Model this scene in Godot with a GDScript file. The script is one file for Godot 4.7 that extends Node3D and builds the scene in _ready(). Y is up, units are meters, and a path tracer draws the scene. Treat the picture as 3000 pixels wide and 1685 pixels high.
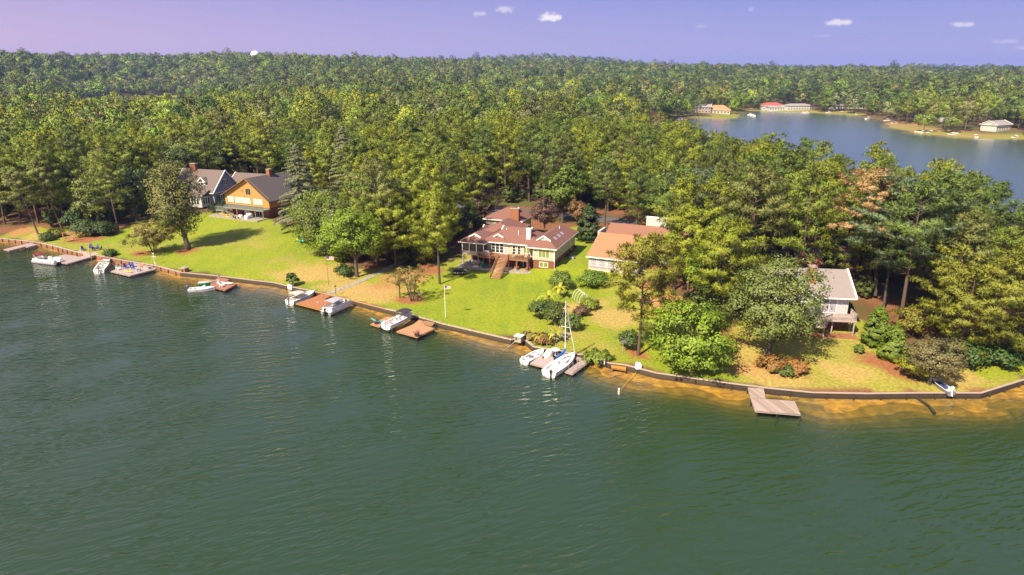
extends Node3D
# A lakeside seen from a drone: metres, y up, the camera over the water at x = 0, z = 0, looking towards -z.

const EXPOSURE := 2.3
var SHORE := PackedVector2Array([Vector2(-900, -330), Vector2(-330, -235), Vector2(-200, -200), Vector2(-140.54, -182.7), Vector2(-126.52, -177.65), Vector2(-118.95, -173.21), Vector2(-108.8, -166.58), Vector2(-100.02, -162.63), Vector2(-95.86, -160.41), Vector2(-83.14, -154.35), Vector2(-75.49, -149.25), Vector2(-65.72, -146.28), Vector2(-55.95, -142.65), Vector2(-51.42, -141.15), Vector2(-47.56, -138.7), Vector2(-40.38, -134.49), Vector2(-32.45, -129.44), Vector2(-24.24, -123.93), Vector2(-18.76, -120.49), Vector2(-12.28, -115.64), Vector2(-0.12, -108.13), Vector2(1.87, -108.9), Vector2(3.68, -104.98), Vector2(5.79, -103.97), Vector2(9.95, -102.13), Vector2(12.3, -101.3), Vector2(15.25, -98.37), Vector2(17.74, -97.59), Vector2(21.84, -94.71), Vector2(30.54, -91.52), Vector2(36.95, -89.5), Vector2(42.76, -88.08), Vector2(50.38, -87.76), Vector2(57.81, -87.97), Vector2(66.6, -87.97), Vector2(76.01, -92.45), Vector2(98, -104), Vector2(110, -118), Vector2(116, -136), Vector2(113, -152), Vector2(104, -172), Vector2(93, -194), Vector2(85, -222), Vector2(80, -262), Vector2(78, -300), Vector2(84, -360), Vector2(92, -440), Vector2(97.03, -567.79), Vector2(107.56, -613), Vector2(141.13, -638.34), Vector2(171.62, -706.27), Vector2(205.25, -706.27), Vector2(224.48, -706.27), Vector2(246.73, -770.46), Vector2(279.47, -839.62), Vector2(295.08, -847.21), Vector2(337.53, -810.54), Vector2(366.74, -764.16), Vector2(356.26, -670.62), Vector2(318.15, -582.12), Vector2(307.03, -525.65), Vector2(321.54, -486.59), Vector2(354.14, -481.47), Vector2(520, -470), Vector2(900, -560), Vector2(900, 300), Vector2(-900, 300)])   # the lake's edge, water inside
var rng := RandomNumberGenerator.new()
var M := {}
var names := {}


func _ready() -> void:
	rng.seed = 7
	set_view()
	make_materials()
	build_setting()
	build_trees()
	build_houses()
	build_boats()
	build_things()


func set_view() -> void:
	var cam := Camera3D.new()
	cam.name = "camera"
	cam.fov = 45.66
	cam.near = 0.5
	cam.far = 20000.0
	cam.position = Vector3(0, 44, 0)
	cam.rotation_degrees = Vector3(-17.5, 0, 0)
	add_child(cam)
	cam.current = true
	var sun := DirectionalLight3D.new()
	sun.name = "sun"
	sun.light_energy = 1.4
	sun.light_color = Color(1.0, 0.93, 0.80)
	sun.light_angular_distance = 0.5
	sun.shadow_enabled = true
	add_child(sun)
	sun.look_at_from_position(Vector3.ZERO, Vector3(0.42, -0.72, -0.55))
	var e := Environment.new()
	e.tonemap_mode = Environment.TONE_MAPPER_LINEAR
	e.tonemap_exposure = EXPOSURE
	e.background_mode = Environment.BG_SKY
	e.sky = Sky.new()
	e.sky.sky_material = make_sky()
	e.sdfgi_enabled = true
	e.ssao_enabled = true
	e.ssil_enabled = true
	e.fog_enabled = true
	e.fog_density = 0.00008
	e.fog_light_color = Color(0.50, 0.64, 1.0)
	var we := WorldEnvironment.new()
	we.name = "environment"
	we.environment = e
	add_child(we)


func make_sky() -> PanoramaSkyMaterial:
	# air only: rose at the horizon, violet blue above it, deeper blue overhead; a few small fair-weather clouds
	var w := 512
	var h := 256
	var im := Image.create(w, h, false, Image.FORMAT_RGBF)
	var stops := [[0.0, Color(0.56, 0.50, 0.76)], [2.0, Color(0.45, 0.44, 0.76)], [5.5, Color(0.31, 0.355, 0.75)], [14.0, Color(0.31, 0.37, 0.75)], [35.0, Color(0.29, 0.36, 0.71)], [90.0, Color(0.22, 0.31, 0.65)]]
	for j in h:
		var up := 90.0 - (j + 0.5) * 180.0 / h
		var c: Color = stops[0][1]
		for k in stops.size() - 1:
			if up >= stops[k][0]:
				c = (stops[k][1] as Color).lerp(stops[k + 1][1], clampf((up - stops[k][0]) / (stops[k + 1][0] - stops[k][0]), 0, 1))
		for i in w:
			var az := wrapf((i + 0.5) * 360.0 / w, -180.0, 180.0)          # 0 is -z, positive towards +x
			var warm := smoothstep(160.0, 30.0, absf(wrapf(az + 130.0, -180.0, 180.0)))
			warm *= smoothstep(75.0, 0.0, up) * 1.5
			var cc := c.lerp(Color(c.r * 1.65 + 0.08, c.g * 1.30, c.b * 0.95), warm * 0.85)
			im.set_pixel(i, j, Color(cc.r, cc.g, cc.b) * (1.0 / EXPOSURE))
	im.resize(4096, 2048, Image.INTERPOLATE_BILINEAR)
	var nz := FastNoiseLite.new()
	nz.seed = 3
	nz.frequency = 0.09
	nz.fractal_octaves = 4
	# [azimuth, elevation, half width, half height] in degrees, strength
	var clouds := [[3.0, 4.02, 0.95, 0.42, 1.0], [-0.5, 4.6, 0.75, 0.3, 0.5], [-2.6, 4.3, 0.65, 0.22, 0.42], [2.1, 5.9, 0.8, 0.3, 0.55], [24.1, 3.35, 1.1, 0.26, 0.8], [31.6, 3.0, 0.7, 0.2, 0.62], [14.6, 3.3, 0.55, 0.14, 0.25], [18.0, 4.4, 0.25, 0.16, 0.25], [34.2, 1.9, 0.75, 0.13, 0.35], [35.4, 1.5, 0.65, 0.13, 0.35], [23.1, 2.5, 0.6, 0.1, 0.25], [-27.0, 4.9, 0.3, 0.22, 0.2]]
	for cl in clouds:
		var u0 := int(floorf((cl[0] - cl[2] * 1.6) / 360.0 * 4096))
		var u1 := int(floorf((cl[0] + cl[2] * 1.6) / 360.0 * 4096))
		var v0 := int((90.0 - cl[1] - cl[3] * 1.8) / 180.0 * 2048)
		var v1 := int((90.0 - cl[1] + cl[3] * 1.6) / 180.0 * 2048)
		for j in range(v0, v1 + 1):
			for i in range(u0, u1 + 1):
				var dx: float = ((i + 0.5) * 360.0 / 4096 - cl[0]) / cl[2]
				var dy: float = (90.0 - (j + 0.5) * 180.0 / 2048 - cl[1]) / cl[3]
				var body: float = 1.0 - dx * dx - dy * dy * (1.0 if dy > 0 else 2.6) + 0.9 * nz.get_noise_2d(i * 1.6, j * 2.2)
				var a: float = clampf(body * 1.6, 0.0, 1.0) * cl[4]
				if a > 0.0:
					var ii := posmod(i, 4096)
					var old := im.get_pixel(ii, j)
					im.set_pixel(ii, j, old.lerp(Color(1.02, 0.93, 0.98) * (1.0 / EXPOSURE), a))
	var m := PanoramaSkyMaterial.new()
	m.panorama = ImageTexture.create_from_image(im)
	return m


# ------------------------------------------------------------------ materials

func noise_tex(freq: float, lo: float, hi: float, sd := 1, size := 512, octaves := 5, ntype := FastNoiseLite.TYPE_SIMPLEX_SMOOTH) -> NoiseTexture2D:
	var n := FastNoiseLite.new()
	n.seed = sd
	n.noise_type = ntype
	n.frequency = freq
	n.fractal_octaves = octaves
	var t := NoiseTexture2D.new()
	t.width = size
	t.height = size
	t.seamless = true
	t.noise = n
	var g := Gradient.new()
	g.set_color(0, Color(lo, lo, lo))
	g.set_color(1, Color(hi, hi, hi))
	t.color_ramp = g
	return t


func lin(r: float, g: float, b: float, a := 1.0) -> Color:
	var c := Color(r, g, b).linear_to_srgb()
	c.a = a
	return c


func mat(called: String, c: Color, rough := 0.8, tex: Texture2D = null, tscale := 1.0, metal := 0.0) -> StandardMaterial3D:
	var m := StandardMaterial3D.new()
	m.resource_name = called
	m.albedo_color = c
	m.roughness = rough
	m.metallic = metal
	m.cull_mode = BaseMaterial3D.CULL_DISABLED
	if tex:
		m.albedo_texture = tex
		m.uv1_triplanar = true
		m.uv1_world_triplanar = true
		m.uv1_scale = Vector3.ONE * tscale
	M[called] = m
	return m


func make_materials() -> void:
	var fine := noise_tex(0.05, 0.62, 1.0, 1)
	var mottle := noise_tex(0.012, 0.6, 1.0, 2)
	var grain := noise_tex(0.02, 0.7, 1.0, 4)
	var speck := noise_tex(0.12, 0.55, 1.0, 6, 512, 3)
	mat("shingle_brown", lin(0.33, 0.155, 0.125), 0.9, speck, 0.35)
	mat("shingle_tan", lin(0.60, 0.315, 0.165), 0.9, speck, 0.35)
	mat("shingle_red", lin(0.42, 0.20, 0.135), 0.9, speck, 0.35)
	mat("shingle_grey", lin(0.42, 0.37, 0.37), 0.9, speck, 0.35)
	mat("shingle_charcoal", lin(0.15, 0.125, 0.135), 0.9, speck, 0.35)
	mat("shingle_taupe", lin(0.25, 0.19, 0.18), 0.9, speck, 0.35)
	mat("siding_cream", lin(0.70, 0.64, 0.50), 0.7, fine, 0.15)
	mat("siding_white", lin(0.74, 0.74, 0.72), 0.65, fine, 0.15)
	mat("siding_blue", lin(0.36, 0.40, 0.49), 0.7, fine, 0.15)
	mat("siding_orange", lin(0.66, 0.36, 0.10), 0.65, fine, 0.2)
	mat("siding_lilac", lin(0.68, 0.68, 0.74), 0.7, fine, 0.15)
	mat("white_paint", lin(0.80, 0.79, 0.76), 0.5)
	mat("brick", lin(0.33, 0.125, 0.07), 0.9, speck, 0.8)
	mat("brick_orange", lin(0.48, 0.20, 0.10), 0.9, speck, 0.8)
	mat("concrete", lin(0.50, 0.45, 0.38), 0.9, mottle, 0.25)
	mat("concrete_cream", lin(0.62, 0.52, 0.38), 0.9, mottle, 0.25)
	mat("stone_dark", lin(0.10, 0.075, 0.05), 0.95, speck, 0.5)
	mat("asphalt", lin(0.16, 0.155, 0.17), 0.95, mottle, 0.2)
	mat("wood_grey", lin(0.44, 0.36, 0.33), 0.85, grain, 0.5)
	mat("wood_pale", lin(0.52, 0.43, 0.42), 0.85, grain, 0.5)
	mat("wood_weathered", lin(0.53, 0.42, 0.37), 0.85, grain, 0.9)
	mat("wood_weathered_dark", lin(0.42, 0.32, 0.27), 0.85, grain, 0.9)
	mat("wood_red", lin(0.40, 0.185, 0.12), 0.8, grain, 0.5)
	mat("wood_tan", lin(0.55, 0.30, 0.16), 0.8, grain, 0.5)
	mat("wood_orange", lin(0.47, 0.20, 0.085), 0.75, grain, 0.5)
	mat("wood_yellow", lin(0.62, 0.32, 0.04), 0.75, grain, 0.5)
	mat("wood_deck", lin(0.34, 0.165, 0.09), 0.8, grain, 0.5)
	mat("wood_dark", lin(0.055, 0.04, 0.03), 0.9, grain, 0.5)
	mat("wood_greygreen", lin(0.27, 0.30, 0.27), 0.8, grain, 0.5)
	mat("bark_pine", lin(0.17, 0.115, 0.085), 0.95, speck, 0.5)
	mat("bark_grey", lin(0.15, 0.125, 0.10), 0.95, speck, 0.5)
	mat("straw_bed", lin(0.36, 0.14, 0.06), 1.0, speck, 0.5)
	mat("gelcoat", lin(0.80, 0.79, 0.78), 0.22)
	mat("vinyl", lin(0.68, 0.66, 0.63), 0.55)
	mat("vinyl_grey", lin(0.30, 0.29, 0.31), 0.6)
	mat("hull_stripe", lin(0.10, 0.10, 0.14), 0.3)
	mat("aluminium", lin(0.62, 0.62, 0.64), 0.35, null, 1.0, 0.8)
	mat("white_metal", lin(0.75, 0.75, 0.74), 0.4)
	mat("black_plastic", lin(0.02, 0.02, 0.025), 0.4)
	mat("grey_plastic", lin(0.14, 0.14, 0.17), 0.4)
	mat("canvas_maroon", lin(0.16, 0.02, 0.02), 0.9)
	mat("canvas_red", lin(0.30, 0.06, 0.04), 0.9)
	mat("canvas_beige", lin(0.55, 0.48, 0.40), 0.9)
	mat("canvas_grey", lin(0.36, 0.33, 0.38), 0.9)
	mat("canvas_dark", lin(0.035, 0.03, 0.04), 0.9)
	mat("canvas_white", lin(0.76, 0.75, 0.74), 0.85)
	mat("canvas_blue", lin(0.01, 0.14, 0.55), 0.8)
	mat("plastic_blue", lin(0.02, 0.06, 0.36), 0.5)
	mat("plastic_blue_dull", lin(0.05, 0.07, 0.22), 0.5)
	mat("plastic_white", lin(0.74, 0.74, 0.74), 0.5)
	mat("plastic_salmon", lin(0.60, 0.24, 0.16), 0.5)
	mat("plastic_yellow", lin(0.72, 0.52, 0.02), 0.4)
	mat("plastic_amber", lin(0.75, 0.34, 0.01), 0.4)
	mat("plastic_green", lin(0.02, 0.22, 0.11), 0.4)
	mat("plastic_teal", lin(0.03, 0.42, 0.45), 0.4)
	mat("plastic_pinkgrey", lin(0.42, 0.33, 0.30), 0.5)
	mat("plastic_red", lin(0.35, 0.02, 0.02), 0.5)
	mat("shade_cream", lin(0.74, 0.66, 0.50), 0.8)
	mat("screen_dark", lin(0.03, 0.025, 0.025), 0.5)
	mat("glass_dark", lin(0.025, 0.03, 0.035), 0.06)
	mat("glass_shade", lin(0.20, 0.22, 0.07), 0.08)
	mat("glass_blind", lin(0.33, 0.31, 0.40), 0.12)
	mat("shutter_black", lin(0.02, 0.02, 0.025), 0.6)
	mat("roof_far_orange", lin(0.50, 0.21, 0.10), 0.9)
	mat("roof_far_red", lin(0.36, 0.085, 0.065), 0.9)
	mat("roof_far_brown", lin(0.30, 0.17, 0.13), 0.9)
	mat("roof_far_grey", lin(0.26, 0.24, 0.25), 0.9)
	mat("rope_yellow", lin(0.50, 0.34, 0.03), 0.8)
	var pane := mat("windscreen", lin(0.55, 0.62, 0.66, 0.25), 0.08)
	pane.transparency = BaseMaterial3D.TRANSPARENCY_ALPHA
	for leafy in [["leaf", 0.45], ["needle", 0.30]]:
		var f := mat(leafy[0], Color.WHITE, 0.62)
		f.vertex_color_use_as_albedo = true
		f.backlight_enabled = true
		f.backlight = Color.WHITE * leafy[1]
	var pc := mat("painted", Color.WHITE, 0.8)       # colours come with the vertices
	pc.vertex_color_use_as_albedo = true


# ------------------------------------------------------------------ meshes

class Acc:
	var v := PackedVector3Array()
	var n := PackedVector3Array()
	var c := PackedColorArray()
	var col := Color.WHITE

	func tri(a: Vector3, b: Vector3, d: Vector3, out: Vector3) -> void:
		# one flat triangle whose front looks towards out
		var nn := (d - a).cross(b - a)
		if nn.dot(out) < 0.0:
			var t := b
			b = d
			d = t
			nn = -nn
		nn = nn.normalized()
		v.append(a); v.append(b); v.append(d)
		n.append(nn); n.append(nn); n.append(nn)
		c.append(col); c.append(col); c.append(col)

	func quad(a: Vector3, b: Vector3, d: Vector3, e: Vector3, out: Vector3) -> void:
		tri(a, b, d, out)
		tri(a, d, e, out)

	func box(c0: Vector3, size: Vector3, basis := Basis.IDENTITY) -> void:
		var h := size * 0.5
		var p := []
		for i in 8:
			p.append(c0 + basis * Vector3(h.x if i & 1 else -h.x, h.y if i & 2 else -h.y, h.z if i & 4 else -h.z))
		quad(p[0], p[2], p[6], p[4], -basis.x)
		quad(p[1], p[3], p[7], p[5], basis.x)
		quad(p[0], p[1], p[5], p[4], -basis.y)
		quad(p[2], p[3], p[7], p[6], basis.y)
		quad(p[0], p[1], p[3], p[2], -basis.z)
		quad(p[4], p[5], p[7], p[6], basis.z)

	func span(x0: float, x1: float, y0: float, y1: float, z0: float, z1: float) -> void:
		box(Vector3((x0 + x1) / 2, (y0 + y1) / 2, (z0 + z1) / 2), Vector3(absf(x1 - x0), absf(y1 - y0), absf(z1 - z0)))

	func bar(a: Vector3, b: Vector3, w: float, h := -1.0) -> void:
		# a beam from a to b
		var y := (b - a).normalized()
		var x := y.cross(Vector3.FORWARD if absf(y.z) < 0.9 else Vector3.UP).normalized()
		var z := x.cross(y)
		box((a + b) / 2, Vector3(w, a.distance_to(b), w if h < 0 else h), Basis(x, y, z))

	func tube(a: Vector3, b: Vector3, r0: float, r1: float, sides := 6, caps := true) -> void:
		var y := (b - a).normalized()
		var x := y.cross(Vector3(0.13, 0.31, 0.94) if absf(y.z) < 0.9 else Vector3.UP).normalized()
		var z := x.cross(y)
		for i in sides:
			var d0 := x * cos(TAU * i / sides) + z * sin(TAU * i / sides)
			var d1 := x * cos(TAU * (i + 1) / sides) + z * sin(TAU * (i + 1) / sides)
			var k := v.size()
			quad(a + d0 * r0, a + d1 * r0, b + d1 * r1, b + d0 * r1, d0 + d1)
			for m in range(k, v.size()):          # round shading
				var p := v[m] - a
				n[m] = (p - y * p.dot(y)).normalized()
			if caps:
				tri(a, a + d0 * r0, a + d1 * r0, -y)
				tri(b, b + d0 * r1, b + d1 * r1, y)

	func grid(rows: Array, closed := false) -> void:
		# a smooth skin over rows of equally many points
		var nr := rows.size()
		var nc: int = rows[0].size()
		var nor := []
		for i in nr:
			var r := PackedVector3Array()
			for j in nc:
				var jn := (j + 1) % nc if closed else mini(j + 1, nc - 1)
				var jp := (j - 1 + nc) % nc if closed else maxi(j - 1, 0)
				var du: Vector3 = rows[mini(i + 1, nr - 1)][j] - rows[maxi(i - 1, 0)][j]
				var dv: Vector3 = rows[i][jn] - rows[i][jp]
				r.append(du.cross(dv).normalized())
			nor.append(r)
		for i in nr - 1:
			for j in (nc if closed else nc - 1):
				var jn := (j + 1) % nc
				var q := [[i, j], [i, jn], [i + 1, jn], [i + 1, j]]
				for t in [[0, 1, 2], [0, 2, 3]]:
					var f: Vector3 = (rows[q[t[2]][0]][q[t[2]][1]] - rows[q[t[0]][0]][q[t[0]][1]]).cross(rows[q[t[1]][0]][q[t[1]][1]] - rows[q[t[0]][0]][q[t[0]][1]])
					var order: Array = t if f.dot(nor[q[t[0]][0]][q[t[0]][1]]) >= 0 else [t[0], t[2], t[1]]
					for k in order:
						v.append(rows[q[k][0]][q[k][1]])
						n.append(nor[q[k][0]][q[k][1]])
						c.append(col)

	func ball(c0: Vector3, r: Vector3, seg := 10) -> void:
		var rows := []
		for i in seg / 2 + 1:
			var th := PI * i / (seg / 2)
			var row := PackedVector3Array()
			for j in seg:
				row.append(c0 + Vector3(sin(th) * cos(TAU * j / seg) * r.x, cos(th) * r.y, -sin(th) * sin(TAU * j / seg) * r.z))
			rows.append(row)
		grid(rows, true)

	func mesh() -> ArrayMesh:
		var m := ArrayMesh.new()
		var a := []
		a.resize(Mesh.ARRAY_MAX)
		a[Mesh.ARRAY_VERTEX] = v
		a[Mesh.ARRAY_NORMAL] = n
		a[Mesh.ARRAY_COLOR] = c
		m.add_surface_from_arrays(Mesh.PRIMITIVE_TRIANGLES, a)
		return m


func numbered(called: String) -> String:
	var k: int = names.get(called, 0)
	names[called] = k + 1
	return called if k == 0 else "%s_%03d" % [called, k]


func thing(called: String, label: String, category: String, at: Vector3, yaw := 0.0, group := "") -> Node3D:
	var o := Node3D.new()
	o.name = numbered(called)
	add_child(o)
	o.position = at
	o.rotation.y = deg_to_rad(yaw)
	o.set_meta("label", label)
	o.set_meta("category", category)
	if group:
		o.set_meta("group", group)
	return o


func part(parent: Node, called: String, a: Acc, m: String, label := "") -> MeshInstance3D:
	var o := MeshInstance3D.new()
	o.name = called
	o.mesh = a.mesh()
	o.material_override = M[m]
	parent.add_child(o, true)
	if label:
		o.set_meta("label", label)
	return o


func again(parent: Node, called: String, mesh: Mesh, m: String, at: Vector3, basis := Basis.IDENTITY) -> MeshInstance3D:
	# one more piece of a shape that exists
	var o := MeshInstance3D.new()
	o.name = called
	o.mesh = mesh
	o.material_override = M[m]
	o.transform = Transform3D(basis, at)
	parent.add_child(o, true)
	return o


func boxed(parent: Node, called: String, m: String, x0: float, x1: float, y0: float, y1: float, z0: float, z1: float) -> MeshInstance3D:
	var a := Acc.new()
	a.span(x0, x1, y0, y1, z0, z1)
	return part(parent, called, a, m)


func copy_of(o: Node3D, at: Vector3, yaw: float, size := 1.0) -> Node3D:
	var c := o.duplicate() as Node3D
	c.name = numbered(str(o.name).rsplit("_0", true, 1)[0] if str(o.name).contains("_0") else str(o.name))
	add_child(c)
	c.position = at
	c.rotation = Vector3(0, deg_to_rad(yaw), 0)
	c.scale = Vector3.ONE * size
	return c


func structure(called: String, a: Acc, m: String) -> MeshInstance3D:
	var o := part(self, called, a, m)
	o.set_meta("kind", "structure")
	return o


# ------------------------------------------------------------------ land and water

func shore_distance(x: float, z: float) -> float:
	# metres from the lake's edge, negative over the water
	var best := 1e18
	var inside := false
	var n := SHORE.size()
	var a := SHORE[n - 1]
	for i in n:
		var b := SHORE[i]
		var dx := b.x - a.x
		var dz := b.y - a.y
		var t := clampf(((x - a.x) * dx + (z - a.y) * dz) / (dx * dx + dz * dz), 0.0, 1.0)
		var ex := x - a.x - t * dx
		var ez := z - a.y - t * dz
		best = minf(best, ex * ex + ez * ez)
		if (a.y > z) != (b.y > z) and x < (b.x - a.x) * (z - a.y) / (b.y - a.y) + a.x:
			inside = not inside
		a = b
	return -sqrt(best) if inside else sqrt(best)


func land_height(x: float, z: float, s: float) -> float:
	if s <= 0.0:
		return -0.45 + 0.15 * s
	var mid := smoothstep(-60.0, -25.0, x)
	var east := smoothstep(18.0, 38.0, x)
	var h := 0.6 + (0.05 - 0.039 * mid + 0.044 * east) * minf(s, 45.0) + 1.2 * smoothstep(26.0, 42.0, s) * mid * (1.0 - east)
	h += 0.025 * clampf(s - 45.0, 0.0, 200.0)
	h += 0.8 * exp(-((x - 12.0) * (x - 12.0) + (z + 149.0) * (z + 149.0)) / 60.0)
	# hills behind
	var d := sqrt(x * x + z * z)
	var hill := 38.0 - 22.0 * smoothstep(-100.0, 900.0, x) + 12.0 * smoothstep(0.0, -900.0, x)
	hill += 5.0 * sin(x * 0.006 + 1.0) * sin(z * 0.005 + 0.4) + 2.5 * sin(x * 0.017 + z * 0.011)
	h += hill * smoothstep(180.0, 1250.0, s)
	if d > 2200.0:
		var az := x / maxf(-z, 1.0)
		h += (48.0 * exp(-pow((az - 0.06) / 0.13, 2.0)) - 4.0) * smoothstep(2400.0, 4200.0, d)
	# the cove beyond the wood
	var q := Vector2(x + 520.0, z + 1010.0)
	var along := q.dot(Vector2(-0.457, -0.889)) / 345.0
	var across := q.dot(Vector2(0.889, -0.457)) / 95.0
	var cove := sqrt(along * along + across * across)
	if cove < 2.6:
		h = lerpf(-1.2, h, smoothstep(0.9, 2.6, cove)) + (0.5 if cove > 1.05 else 0.0)
	return h


func ground_at(x: float, z: float) -> Vector3:
	return Vector3(x, land_height(x, z, shore_distance(x, z)), z)


func in_poly(p: Vector2, poly: PackedVector2Array) -> bool:
	return Geometry2D.is_point_in_polygon(p, poly)


var lawn_edge := PackedVector2Array([Vector2(-144.67, -183.30), Vector2(-142.84, -186.15), Vector2(-140.93, -193.25), Vector2(-129.58, -194.08), Vector2(-116.35, -183.67), Vector2(-109.58, -183.03), Vector2(-110.91, -197.29), Vector2(-104.74, -206.65), Vector2(-92.69, -207.98), Vector2(-95.14, -219.20), Vector2(-77.57, -207.00), Vector2(-68.49, -192.23), Vector2(-56.54, -186.33), Vector2(-49.38, -178.70), Vector2(-40.29, -155.53), Vector2(-35.93, -150.27), Vector2(-16.08, -155.23), Vector2(-12.66, -158.03), Vector2(-6.69, -162.29), Vector2(12.41, -173.02), Vector2(18.21, -188.18), Vector2(22.47, -175.65), Vector2(20.59, -153.08), Vector2(29.45, -141.45), Vector2(31.12, -128.73), Vector2(34.48, -120.76), Vector2(37.58, -113.91), Vector2(42.86, -115.24), Vector2(54.40, -113.57), Vector2(61.96, -116.79), Vector2(61.42, -110.62), Vector2(59.76, -103.78), Vector2(60.40, -97.64), Vector2(66.12, -96.56), Vector2(73.13, -99.26), Vector2(84.18, -101.08), Vector2(93.47, -101.33), Vector2(110, -112), Vector2(98, -103), Vector2(76.23, -92.71), Vector2(66.82, -88.26), Vector2(50.54, -88.05), Vector2(37.07, -89.79), Vector2(21.91, -95.03), Vector2(12.34, -101.63), Vector2(5.80, -104.32), Vector2(1.88, -109.21), Vector2(-0.12, -108.51), Vector2(-12.32, -116.02), Vector2(-24.32, -124.34), Vector2(-32.55, -129.87), Vector2(-47.72, -139.16), Vector2(-65.95, -146.79), Vector2(-75.76, -149.78), Vector2(-96.18, -160.95), Vector2(-109.17, -167.15), Vector2(-126.93, -178.22), Vector2(-141.04, -183.36), Vector2(-146.94, -183.56)])
# bare earth, pine straw and dry turf: centre, radius, kind
var patches := [[Vector2(-27.74, -135.59), 6.0, 1], [Vector2(-23.47, -145.20), 6.5, 1], [Vector2(-20.20, -129.99), 3.2, 2], [Vector2(-41.47, -147.52), 8.0, 3], [Vector2(-29.00, -131.20), 7.0, 3], [Vector2(-46.85, -147.56), 7.0, 3], [Vector2(-36.12, -137.91), 7.0, 3], [Vector2(-19.55, -150.44), 4.5, 2], [Vector2(14.47, -124.37), 5.0, 3], [Vector2(18.91, -118.64), 6.0, 3], [Vector2(20.79, -101.15), 2.6, 2], [Vector2(30.39, -125.32), 6.0, 1], [Vector2(32.29, -134.24), 6.0, 2], [Vector2(35.70, -105.45), 4.0, 2], [Vector2(34.44, -111.22), 4.0, 2], [Vector2(40.53, -95.45), 4.5, 2], [Vector2(36.42, -95.58), 3.0, 1], [Vector2(50.35, -94.23), 4.5, 3], [Vector2(56.16, -97.64), 2.6, 2], [Vector2(58.66, -95.36), 3.0, 2], [Vector2(66.17, -93.20), 4.0, 3], [Vector2(-115.42, -180.17), 5.0, 2], [Vector2(-123.56, -184.32), 3.2, 1], [Vector2(-91.44, -165.71), 3.5, 2], [Vector2(-81.93, -166.50), 3.0, 2], [Vector2(-130.46, -184.74), 5.0, 3], [Vector2(9.87, -124.45), 4.0, 3], [Vector2(38.85, -92.23), 4.0, 3], [Vector2(36.18, -101.54), 5.0, 3], [Vector2(-138.88, -188.77), 5.0, 1]]


func ground_colour(x: float, z: float, nz: FastNoiseLite) -> Color:
	var w := Vector2(x + 2.2 * nz.get_noise_2d(x * 5.0, z * 5.0), z + 2.2 * nz.get_noise_2d(x * 5.0 + 90.0, z * 5.0))
	var n1 := nz.get_noise_2d(x * 2.0 + 40.0, z * 2.0)
	var n2 := nz.get_noise_2d(x * 9.0, z * 9.0 + 70.0)
	var straw := Color(0.30, 0.125, 0.055).lerp(Color(0.13, 0.075, 0.03), clampf(0.5 + n1 * 1.2 + n2 * 0.5, 0, 1))
	if not in_poly(w, lawn_edge):
		return straw.lerp(Color(0.10, 0.11, 0.02), clampf(0.15 + n1 * 1.4, 0, 0.7))
	var grass := Color(0.315, 0.375, 0.008).lerp(Color(0.22, 0.315, 0.006), clampf(0.5 + n1 * 0.9 + n2 * 0.7 + 0.22 * sin((x * 0.6 + z) * 4.2), 0, 1))
	var dry := Color(0.50, 0.37, 0.10)
	grass = grass.lerp(dry, clampf(0.05 + n2 * 0.7 + nz.get_noise_2d(x * 1.1 + 500.0, z * 1.1) * 0.9 + 0.25 * smoothstep(18.0, 40.0, x), 0, 0.55))
	for p in patches:
		var q: Vector2 = p[0]
		var k := clampf((1.0 - w.distance_to(q) / p[1]) * 3.0 + n2 * 1.2, 0, 1)
		if k > 0.0:
			grass = grass.lerp([Color(0.50, 0.27, 0.10), Color(0.38, 0.145, 0.055), Color(0.56, 0.39, 0.12)][p[2] - 1], k * (0.75 if p[2] == 3 else 1.0))
	return grass


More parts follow.
